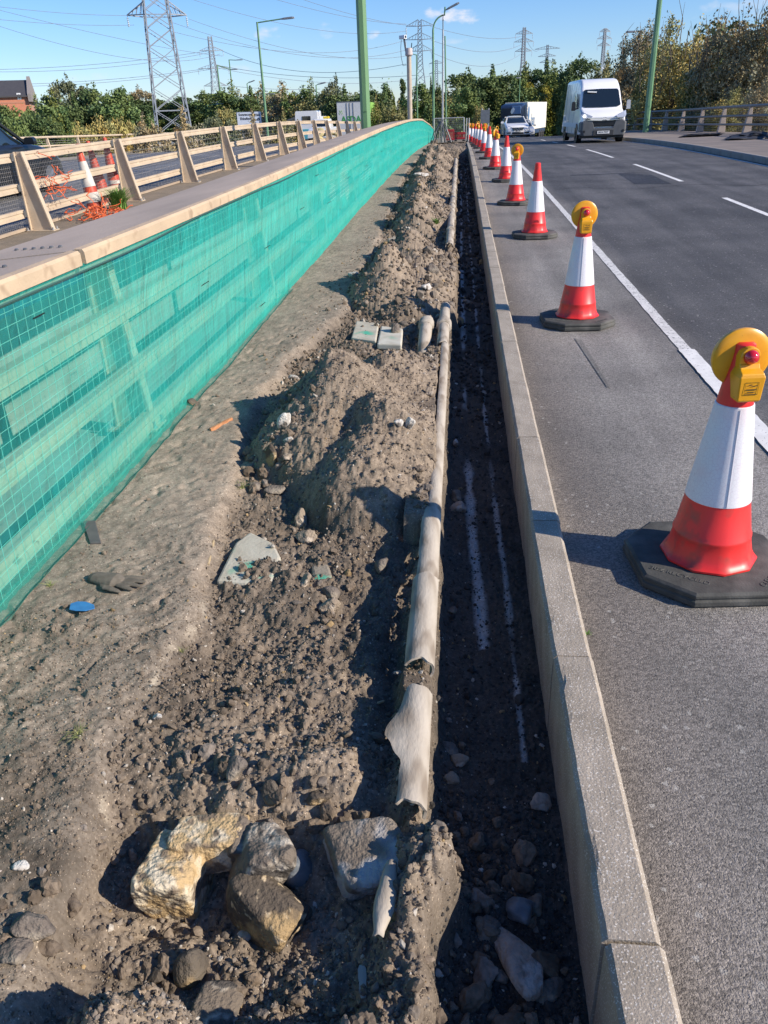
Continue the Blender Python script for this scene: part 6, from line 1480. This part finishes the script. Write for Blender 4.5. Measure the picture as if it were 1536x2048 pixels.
# white mast with sensor and its slimmer neighbour
for (bx, by, tx, ty, Y, r, lab, sens) in [(885, 272, 886, 60, 46.2, .052, 'pale thin mast with a small white sensor on top, beyond the mounds', True), (893, 255, 890, 72, 58, .055, 'slim grey mast without a head, just right of the pale one', False)]:
    b, T = gpt(bx, by, Y), gpt(tx, ty, Y); t = thing('mast', lab, 'mast', (b[0], Y, P(Y)))
    MB().tube([(0, 0, 0), (T[0] - b[0], 0, T[2] - P(Y))], [r, r * .85], 10).build('shaft', GALV if sens else GREENP, t, smooth=True)
    if sens:
        x, z = T[0] - b[0], T[2] - P(Y); MB().tube([(x, 0, z), (x, 0, z + .45)], .03, 6).build('spigot', STEEL_D, t); s_ = MB().box(x - .05, x + .07, -.06, .06, z + .42, z + .60).build('sensor', HEADW, t, bevel=.02)
        MB().box(x - .06, x + .1, -.06, .06, z + .62, z + .66).build('sensor_cap', BLACK, s_)

# ================================================================== pylons
PYL = M('pylon steel', (.30, .33, .37), (.24, .27, .31), rough=.6, metal=.2); INS = M('insulator discs', (.55, .62, .68), rough=.3)
def pylon(label, px, base_py, Y, H, bw, tw, arms, zb=-6.0, rot=0.0, pf=1.5, lw=.16, waist=None, foot=None):
    q = gpt(px, base_py, Y); t = thing('electricity_pylon', label, 'pylon', (q[0], Y, zb), rot)
    mb = MB()
    def hwid(z):
        return np.interp(z, [0, (waist or .8 * H), H], [bw / 2, tw / 2, tw / 2 * .8 if not waist else tw / 2 * .6])
    zs = [0]; 
    while zs[-1] < H: zs.append(min(H, zs[-1] + max(1.2, pf * hwid(zs[-1]) )))
    for sx in (-1, 1):
        for sy in (-1, 1):
            for a, b in zip(zs[:-1], zs[1:]): mb.bar((sx * hwid(a), sy * hwid(a), a), (sx * hwid(b), sy * hwid(b), b), lw)
    for a, b in zip(zs[:-1], zs[1:]):
        for f in (0, 1, 2, 3):
            def c(s, z): w = hwid(z); return [(s * w, -w, z), (w, s * w, z), (s * w, w, z), (-w, s * w, z)][f]
            mb.bar(c(-1, a), c(1, b), lw * .5); mb.bar(c(1, a), c(-1, b), lw * .5)
            if foot and a < foot: mb.bar(c(-1, b), c(1, b), lw * .6)
    mb.build('tower', PYL, t, fix=False)
    for (z, hs, dr, il) in arms:
        mb = MB(); w = hwid(z); w2 = hwid(z + dr)
        for s in (-1, 1):
            for sy in (-1, 1):
                mb.bar((s * w, sy * w, z), (s * hs, 0, z + .1), lw * .7); mb.bar((s * w2, sy * w2, z + dr), (s * hs, 0, z + .1), lw * .6)
                for k in (1, 2, 3): f = k / 4; mb.bar((s * (w + (hs - w) * f), sy * w * (1 - f), z), (s * (w2 + (hs - w2) * (f - .12)), sy * w2 * (1 - f + .12), z + dr * (1 - f + .12)), lw * .35)
        for sy in (-1, 1): mb.bar((-w, sy * w, z), (w, sy * w, z), lw * .6)
        mb.build('cross_arm', PYL, t, fix=False)
        for s in (-1, 1):
            if il: MB().lathe([(.05, 0), (.05, -.3)] + [(.22 if k % 2 else .08, -.3 - il * k / 9) for k in range(10)] + [(.05, -.5 - il)][:1], 6, (s * (hs - .05), 0, z)).build('insulator', INS, t)
    return t, q
D1 = 205.0
pylon('huge steel lattice pylon at the left, its top cut off by the view', 345, 245, D1, 50, 8.4, 4.3, [(gpt(320, 31, D1)[2] + 6.0, 6.7, 2.6, 1.7), (gpt(320, 31, D1)[2] + 15.5, 9.5, 2.8, 1.7), (gpt(320, 31, D1)[2] + 24.5, 6.2, 2.6, 1.7)], rot=.42, pf=1.25, lw=.30, foot=6, waist=42)
def far_pylon(label, px, Y, top_py, base_py, arms_py, bw, tw, lw, rot=0.0, il=2.2):
    top = gpt(px, top_py, Y)[2]; zb = -6
    pylon(label, px, base_py, Y, top - zb, bw, tw, [(gpt(px, a, Y)[2] - zb, hs, 2.0, il) for a, hs in arms_py], zb, rot, lw=lw, waist=(top - zb) * .62)
far_pylon('medium pylon right of the huge one, among the small street lamps', 432, 480, 72, 180, [(101, 6.5), (137, 8.5), (172, 6.5)], 9, 3.0, .30, .5)
far_pylon('pylon with a broad square-topped head, behind the camera pole', 841, 330, 40, 180, [(52, 5.0), (79, 5.2), (102, 4.5)], 8, 1.9, .22, .0)
far_pylon('faint distant pylon between the swan-neck lamp and the masts', 873, 800, 120, 180, [(127, 6.5), (147, 6.5)], 10, 2.8, .42)
far_pylon('tall narrow pylon with three pairs of arms, left of the short wide one', 1045, 560, 55, 150, [(68, 5.4), (84, 6.2), (103, 5.4)], 9, 2.2, .34, .2)
far_pylon('short distant pylon with long level arms between two taller ones', 1092, 760, 90, 150, [(98, 10.5), (113, 7.5), (125, 6)], 9, 2.4, .42, .0, 0)
far_pylon('distant pylon above the white van', 1203, 620, 57, 150, [(64, 3.9), (78, 5.4), (92, 4.8)], 8, 1.9, .34, .3)
# square head truss of the second pylon
# ------------------------------------------------------------------ conductors
CW = M('conductor', (.22, .26, .33), rough=.6)
def wire(label, a, b, Y0, Y1, sag, rad=.05, thick=None):
    A, B = gpt(a[0], a[1], Y0), gpt(b[0], b[1], Y1); pts = []
    for i in range(25):
        f = i / 24; p = A + (B - A) * f; p[2] -= sag * 4 * f * (1 - f); pts.append(p)
    # keep an even apparent weight as the line runs away
    rs = [.8 * rad * np.linalg.norm(p) / 200 for p in pts]; rs = [min(max(r, .03), .2) for r in rs]
    tag(MB().tube([p - A for p in pts], rs, 4).build('power_line', CW, None, fix=False, loc=A), label, 'power line', 'overhead power lines')
L1 = 'overhead conductor '
for lab, a, b, Y0, Y1, sag in [
 ('running from the top left corner to the left arm of the huge pylon', (-60, 6), (268, 31), 150, 205, .5), ('from the left edge to just below the huge pylon left arm', (-60, 33), (268, 50), 150, 205, .5),
 ('descending across the sky behind the huge pylon, upper of two', (-60, 5), (445, 112), 210, 480, 1.5), ('descending across the sky behind the huge pylon, lower of two', (-60, 33), (440, 108), 210, 480, 6),
 ('rising to the top arm of the medium pylon, upper', (-60, 140), (421, 101), 420, 480, 2), ('rising to the top arm of the medium pylon, lower', (-60, 143), (425, 104), 400, 480, 3),
 ('rising gently to the middle arm of the medium pylon, upper', (-60, 170), (421, 136), 420, 480, 2), ('rising gently to the middle arm of the medium pylon, lower', (-60, 173), (424, 138), 400, 480, 2.5),
 ('falling from the top edge right of the huge pylon, highest', (372, -5), (812, 62), 190, 330, 3), ('falling from the top edge right of the huge pylon, second', (545, -3), (812, 48), 190, 330, 1), ('falling steeply from the top edge just left of the thick green column', (600, -3), (838, 52), 190, 330, 1),
 ('leaving the right arm of the huge pylon towards the square-topped pylon', (378, 38), (812, 112), 205, 330, 3.5), ('leaving the medium pylon above the tall street lamp, upper', (443, 101), (812, 128), 480, 330, 6),
 ('leaving the medium pylon above the tall street lamp, lower', (443, 132), (838, 150), 480, 400, 3), ('low over the trees left of the thick green column, upper', (445, 138), (860, 152), 480, 700, 6), ('low over the trees left of the thick green column, lower', (445, 170), (640, 178), 480, 500, 1),
 ('from the middle of the huge pylon falling to the right, upper', (340, 62), (812, 80), 205, 330, 4.2), ('from the middle of the huge pylon falling to the right, lower', (345, 45), (812, 100), 205, 330, 4.5),
 ('crossing right of the swan-neck lamp at the height of the cloud', (860, 52), (1045, 72), 330, 560, 2.5), ('crossing the clear sky right of the masts, middle one', (862, 80), (1045, 88), 330, 560, 4), ('crossing the clear sky right of the masts, lowest one', (860, 103), (1045, 105), 330, 560, 6),
 ('between the tall narrow pylon and the short wide one', (1055, 84), (1080, 98), 560, 760, 3)]:
    wire('', a, b, Y0, Y1, sag); bpy.context.scene.objects[-1]['label'] = L1 + lab

# ================================================================== trees and shrubs
LEAFM = {}
def leafmat(n, c1, c2):
    LEAFM[n] = M('foliage ' + n, c1, c2, rough=.65, nscale=.9, detail=3, lo=.4, hi=.6, attr=True, spec=.25); return LEAFM[n]
leafmat('dark', (.090, .130, .045), (.11, .15, .05)); leafmat('mid', (.13, .18, .055), (.16, .20, .065)); leafmat('olive', (.19, .19, .07), (.23, .20, .08))
leafmat('gold', (.37, .31, .11), (.31, .28, .10)); leafmat('brown', (.31, .25, .14), (.25, .215, .115)); leafmat('grey', (.14, .155, .085), (.11, .13, .07)); leafmat('yellow', (.24, .22, .03), (.17, .18, .03))
BARK = M('bark', (.12, .10, .08), (.08, .065, .05), rough=.95, nscale=8, stretch=(1, 1, .2))
def crown_mesh(seed, n, W, H, leaf, clumps, shape='round', spiky=.0):
    rg = np.random.default_rng(seed)
    cen = []; 
    while len(cen) < clumps:
        p = rg.uniform(-1, 1, 3); r = np.linalg.norm(p)
        if r > 1 or r < .25: continue
        x, y, z = p
        if shape == 'cone': k = 1 - .75 * (z + 1) / 2; x *= k; y *= k
        elif shape == 'bush': z = abs(z) * 1.0 - .1
        cen.append((x, y, z))
    cen = np.array(cen); cen += rg.normal(size=cen.shape) * .08
    sz = rg.uniform(.16, .36, clumps) * (1.1 if shape != 'cone' else .8)
    up = rg.uniform(0, 1, clumps) < spiky
    m = rg.integers(0, clumps, n); off = rg.normal(size=(n, 3)); off /= np.linalg.norm(off, axis=1)[:, None] + 1e-9; off *= (rg.uniform(0, 1, n) ** .45)[:, None]
    off[:, 2] *= np.where(up[m], 2.0, .75); off[:, :2] *= np.where(up[m], .45, 1.0)[:, None]
    Pn = cen[m] + off * sz[m][:, None] * np.array([1, 1, W / H])
    st = rg.uniform(0, 1, n) < .03; Pn[st] += rg.normal(size=(st.sum(), 3)) * .09
    Pn = Pn * np.array([W / 2, W / 2, H / 2]) + np.array([0, 0, H / 2])
    s = leaf * rg.uniform(.5, 1.3, n); R = rg.normal(size=(n, 3)); R /= np.linalg.norm(R, axis=1)[:, None]; T = np.cross(R, rg.normal(size=(n, 3))); T /= np.linalg.norm(T, axis=1)[:, None]; B = np.cross(R, T)
    a = s[:, None]; q = np.stack([Pn + T * a, Pn + B * a * .55, Pn - T * a, Pn - B * a * .55], 1)
    V = q.reshape(-1, 3); F = np.arange(4 * n).reshape(n, 4)
    tn = rg.uniform(.82, 1.25, clumps); hue = rg.normal(0, .10, clumps); c = (tn[m] * rg.uniform(.85, 1.2, n))[:, None] * np.stack([1 + hue[m], np.ones(n), 1 - hue[m]], -1)
    return V, F, np.repeat(c, 4, 0)
def trunk_mb(seed, H, r, spread, n=7):
    rg = random.Random(seed); mb = MB(); top = H * .75
    mb.tube([(0, 0, 0), (.05 * H * rg.uniform(-1, 1), 0, H * .35), (.04 * H * rg.uniform(-1, 1), .02 * H, top)], [r, r * .7, r * .2], 7)
    for k in range(n):
        a = 2 * pi * k / n + rg.random(); z = H * rg.uniform(.22, .6); l = spread * rg.uniform(.5, .9)
        mb.tube([(0, 0, z), (l * .45 * cos(a), l * .45 * sin(a), z + H * .12), (l * cos(a), l * sin(a), z + H * rg.uniform(.2, .38))], [r * .4, r * .25, r * .06], 5)
    return mb
PROTO = {}
def proto(kind, shape, seed, n=24000, leaf=.048, clumps=110, spiky=0.0, asp=1.6):
    key = (kind, shape, seed)
    V, F, C = crown_mesh(seed, n, 2.0, 2.0 * asp, leaf, clumps, shape, spiky); V[:, 2] /= asp; me = new_mesh('crown', V, F, LEAFM[kind], None, False, C); PROTO[key] = me.data; bpy.data.objects.remove(me); return key
protos = {k: [proto(k, 'round', 10 + i * 3 + ord(k[0]), spiky=.25) for i in range(2)] for k in ('dark', 'mid', 'olive', 'brown', 'grey')}
protos['gold'] = [proto('gold', 'bush', 71), proto('gold', 'bush', 72)]; protos['yellow'] = [proto('yellow', 'bush', 73)]
protos['dark'].append(proto('dark', 'cone', 81)); protos['mid'].append(proto('mid', 'cone', 83, spiky=.6))
big = {k: [proto(k, 'round', 200 + i + ord(k[0]), 30000, .034, 190, .30, 1.8) for i in range(2)] for k in ('gold', 'brown', 'olive', 'dark')}
TR = {}
def tree(name, label, px, top_py, Y, wpx, kind, base=-5.5, var=0, bank_=protos, group=None, asp=None, cat='tree'):
    q = gpt(px, top_py, Y); H = q[2] - base; ppm = FPX / (Y * cos(PITCH)); W = wpx / ppm; ks = bank_[kind]; me = PROTO[ks[var % len(ks)]]
    if name == 'tree' and bank_ is big: Y = max(Y, 15.0 * 1732 / (px - 921)); q = gpt(px, top_py, Y); H = q[2] - base; ppm = FPX / (Y * cos(PITCH)); W = wpx / ppm
    t = thing(name, label, cat, (q[0], Y, base), rnd.uniform(0, 6), group)
    o = bpy.data.objects.new('crown', me); COL.objects.link(o); o.parent = t
    cb = .10 * H if name == 'tree' else 0.0
    # leaves keep their shape: the mesh is 2 x 2 x 2 before scaling
    o.scale = (W / 2, W / 2, (H - cb) / 2); o.location = (0, 0, cb)
    if name == 'tree':
        k = (var, round(H)); o2 = trunk_mb(var + int(px), H * .9, .022 * H + .05, W * .42).build('trunk', BARK, t, fix=False)
    return t
kn = {'dark': 'dark green', 'mid': 'mid green', 'olive': 'olive green', 'gold': 'golden autumn-tinged', 'brown': 'brownish', 'grey': 'grey-green', 'yellow': 'yellow-green'}
TL = [  # px, top py, distance, width px, kind, variant, words
 (15, 222, 62, 95, 'mid', 0, 'in front of the brick house at the left edge'), (75, 212, 66, 100, 'mid', 1, 'just right of the brick house, filling the near row'), (150, 200, 74, 90, 'dark', 0, 'in the near row left of the huge pylon, second from the house'),
 (55, 232, 56, 80, 'dark', 1, 'low at the left edge behind the far railing'), (118, 222, 60, 80, 'mid', 2, 'behind the far railing between the house and the golden bush'), (228, 190, 76, 86, 'mid', 0, 'rounded, directly left of the huge pylon'),
 (140, 166, 84, 62, 'grey', 0, 'sparse and tall-topped, standing highest between the house and the huge pylon'), (195, 182, 84, 70, 'dark', 1, 'behind the rounded one left of the huge pylon'), (98, 190, 86, 80, 'mid', 1, 'in the second row just right of the house'),
 (285, 196, 222, 80, 'dark', 0, 'half behind the legs of the huge pylon'), (330, 205, 226, 90, 'mid', 0, 'behind the legs of the huge pylon on its right'), (285, 178, 230, 46, 'brown', 0, 'thin and twiggy just left of the huge pylon legs'),
 (395, 190, 224, 100, 'dark', 1, 'right of the foot of the huge pylon'), (440, 182, 120, 80, 'mid', 1, 'below the medium pylon'), (480, 185, 120, 70, 'dark', 0, 'behind the direction sign'),
 (520, 178, 125, 72, 'olive', 0, 'behind the tall green street lamp'), (560, 184, 112, 70, 'brown', 1, 'right of the tall green street lamp'), (600, 178, 110, 70, 'mid', 1, 'behind the low grey shed'),
 (625, 190, 105, 60, 'olive', 1, 'above the white and turquoise truck'), (665, 168, 105, 54, 'grey', 1, 'with a spiky top left of the thick green column'), (690, 182, 100, 70, 'dark', 0, 'behind the supermarket trailer'),
 (650, 190, 118, 60, 'dark', 1, 'deep behind the supermarket trailer'), (745, 182, 105, 60, 'dark', 1, 'just right of the thick green column'), (775, 172, 110, 50, 'mid', 2, 'pointed, left of the camera pole'),
 (805, 160, 105, 38, 'dark', 2, 'narrow and pointed beside the camera pole'), (760, 205, 92, 60, 'olive', 0, 'lower, right of the supermarket trailer'), (790, 212, 85, 50, 'olive', 1, 'low and leafy left of the camera pole foot'),
 (850, 178, 100, 64, 'mid', 0, 'between the camera pole and the swan-neck lamp'), (870, 165, 112, 40, 'dark', 0, 'behind the swan-neck lamp'), (905, 182, 100, 62, 'olive', 1, 'behind the slim grey mast'),
 (875, 212, 84, 46, 'mid', 1, 'low and light, at the foot of the swan-neck lamp'), (945, 150, 108, 80, 'dark', 1, 'crest-topped, right of the masts above the cones'), (985, 145, 112, 80, 'dark', 0, 'tallest in the group right of the masts'),
 (935, 185, 92, 66, 'mid', 0, 'in front of the dark group right of the masts'), (985, 185, 112, 60, 'olive', 0, 'above the back of the grey road sign'), (1030, 150, 118, 70, 'mid', 1, 'below the tall narrow pylon'),
 (1075, 130, 128, 66, 'dark', 0, 'below the short wide-armed pylon'), (1110, 142, 126, 70, 'mid', 1, 'left of the van, behind the lorry'), (1158, 122, 118, 62, 'dark', 1, 'dark mass just above the left of the van roof'), (1205, 125, 96, 66, 'olive', 0, 'above the right of the van roof'),
 (1138, 170, 72, 34, 'dark', 0, 'shading the rear of the lorry trailer'), (1136, 195, 64, 34, 'dark', 1, 'bushy dark one between the lorry and the van'), (1240, 140, 70, 60, 'brown', 0, 'beside the van mirror')]
for (px, ty, Y, w, kd, v, wd) in TL:
    tree('tree', f'{kn[kd]} tree {wd}', px, ty, Y, w * (1.5 if w > 40 else 1.0), kd, -5.5, v)
for (px, ty, Y, w, kd, wd) in [(215, 228, 50, 90, 'gold', 'golden bush glowing behind the far railing left of the huge pylon'), (165, 240, 48, 60, 'gold', 'smaller golden bush left of the larger one behind the far railing'), (250, 236, 52, 50, 'gold', 'sparse golden bush just left of the huge pylon foot'),
  (1050, 162, 122, 66, 'yellow', 'bright yellow-green bush above the white saloon'), (1090, 165, 124, 50, 'yellow', 'yellow-green bush above the lorry cab'), (1010, 180, 116, 50, 'gold', 'golden-brown shrub left of the bright yellow-green bush'), (450, 215, 84, 60, 'gold', 'autumnal shrub left of the direction sign'), (960, 208, 80, 30, 'gold', 'small tawny shrub behind the road sign back')]:
    tree('shrub', wd, px, ty, Y, w, kd, -5.2, int(px) % 2, cat='bush')
# bramble hedge beyond the outer railing
for i, (px, ty, Y, w, kd, wd) in enumerate([(300, 243, 47, 90, 'brown', 'brown bramble mound behind the far railing in front of the huge pylon'), (370, 243, 50, 90, 'brown', 'bramble mound right of the huge pylon foot'), (440, 238, 54, 90, 'grey', 'grey-green bramble mound left of the direction sign'),
   (500, 246, 56, 80, 'brown', 'brown bramble mound under the direction sign'), (560, 232, 62, 80, 'olive', 'scrubby mound right of the direction sign'), (110, 250, 45, 100, 'dark', 'low dark scrub behind the far railing at the left'), (20, 248, 45, 100, 'mid', 'low leafy scrub at the left edge behind the black car')]):
    tree('shrub', wd, px, ty, Y, w, kd, -4.0, i, cat='bush')
# big trees standing over the right-hand railing
for (px, ty, Y, w, kd, v, wd, b) in [
  (1290, 62, 58, 120, 'brown', 0, 'tall brownish tree behind the slender green pole', -5), (1360, 38, 56, 150, 'gold', 0, 'big golden-leaved tree right of the slender green pole, with upright shoots', -5), (1325, 72, 52, 100, 'olive', 1, 'olive tree between the slender green pole and the big golden tree', -5),
  (1440, 90, 54, 110, 'dark', 0, 'shadowy tree behind the railing between the golden tree and the tall thicket', -5), (1480, 30, 52, 150, 'brown', 1, 'tall twiggy brown thicket at the right, top reaching highest', -5), (1560, 20, 50, 150, 'brown', 0, 'brown tree cut by the right edge of the view', -5),
  (1400, 150, 46, 100, 'gold', 1, 'lower golden tree close behind the railing right of the pole', -4), (1470, 178, 44, 90, 'gold', 0, 'yellowish bush leaning on the right-hand railing', -3), (1290, 160, 52, 80, 'olive', 0, 'olive bush low behind the slender green pole', -4),
  (1540, 150, 43, 90, 'brown', 1, 'brown bush at the right edge just above the railing', -3), (1255, 130, 66, 60, 'dark', 1, 'dark tree right behind the van', -5), (1340, 190, 45, 80, 'olive', 1, 'leafy scrub touching the railing, right of the pole', -3), (1420, 120, 60, 120, 'dark', 1, 'dark tree deep behind the golden one', -5), (1520, 110, 60, 120, 'dark', 0, 'dark tree deep behind the tall thicket', -5)]:
    tree('tree', wd, px, ty, Y, w, kd, b, v, big)
# twiggy shoots on the tallest crowns
TW = M('bare twigs', (.16, .12, .08), (.11, .085, .06), rough=.9)
for (px, py, Y, w, h, lab) in [(1365, 60, 55, 60, 1.6, 'crown of the big golden tree'), (1480, 45, 51, 80, 2.0, 'tall thicket')]:
    q = gpt(px, py, Y); mb = MB(); r_ = random.Random(px)
    for k in range(34):
        x = r_.gauss(0, w / 45.); z0 = r_.uniform(-3.5, -.6); mb.tube([(x, r_.gauss(0, 1), z0), (x + r_.gauss(0, .12), 0, z0 + h * .6), (x + r_.gauss(0, .3), 0, z0 + h * r_.uniform(.8, 1.4))], [.025, .017, .006], 4)
    tag(mb.build('bare_shoots', TW, None, fix=False, loc=q), 'spray of bare upright twigs rising through the ' + lab, 'twigs')
# distant wood closing the horizon
V, F, C = crown_mesh(991, 60000, 2, 2, .0085, 900, 'bush'); 
def wood(name, label, x0, x1, Y, z0, z1, seed, kind, n=26000, leaf=.5):
    rg = np.random.default_rng(seed); X = rg.uniform(x0, x1, n); Yv = Y + rg.normal(0, 6, n); topz = z0 + (z1 - z0) * (.72 + .5 * (fbm(X, X * 0, 9.0, 4, seed))); u = rg.uniform(0, 1, n) ** .6
    Z = z0 + (topz - z0) * u; Pn = np.stack([X, Yv, Z], -1); s = leaf * rg.uniform(.5, 1.2, n); T = rg.normal(size=(n, 3)); T /= np.linalg.norm(T, axis=1)[:, None]; B = np.cross(T, rg.normal(size=(n, 3))); B /= np.linalg.norm(B, axis=1)[:, None]
    q = np.stack([Pn + T * s[:, None], Pn + B * s[:, None] * .6, Pn - T * s[:, None], Pn - B * s[:, None] * .6], 1).reshape(-1, 3)
    c = (.8 + .9 * fbm(X, Z, 5.0, 3, seed + 1) + rg.uniform(-.2, .2, n))[:, None] * np.ones((1, 3))
    tag(new_mesh(name, q, np.arange(4 * n).reshape(n, 4), LEAFM[kind], None, False, np.repeat(c, 4, 0)), label, 'wood', None, 'stuff')
wood('distant_wood', 'far wood closing the horizon on the left', -210, -15, 245, -6, 8.5, 5, 'mid', 34000, .75)
wood('distant_wood', 'far wood closing the horizon behind the cones and vehicles', -14, 60, 145, -6, 8.0, 6, 'dark', 22000, .5)
wood('distant_wood', 'far wood behind the big trees at the right', 30, 110, 130, -6, 12, 7, 'dark', 16000, .5)
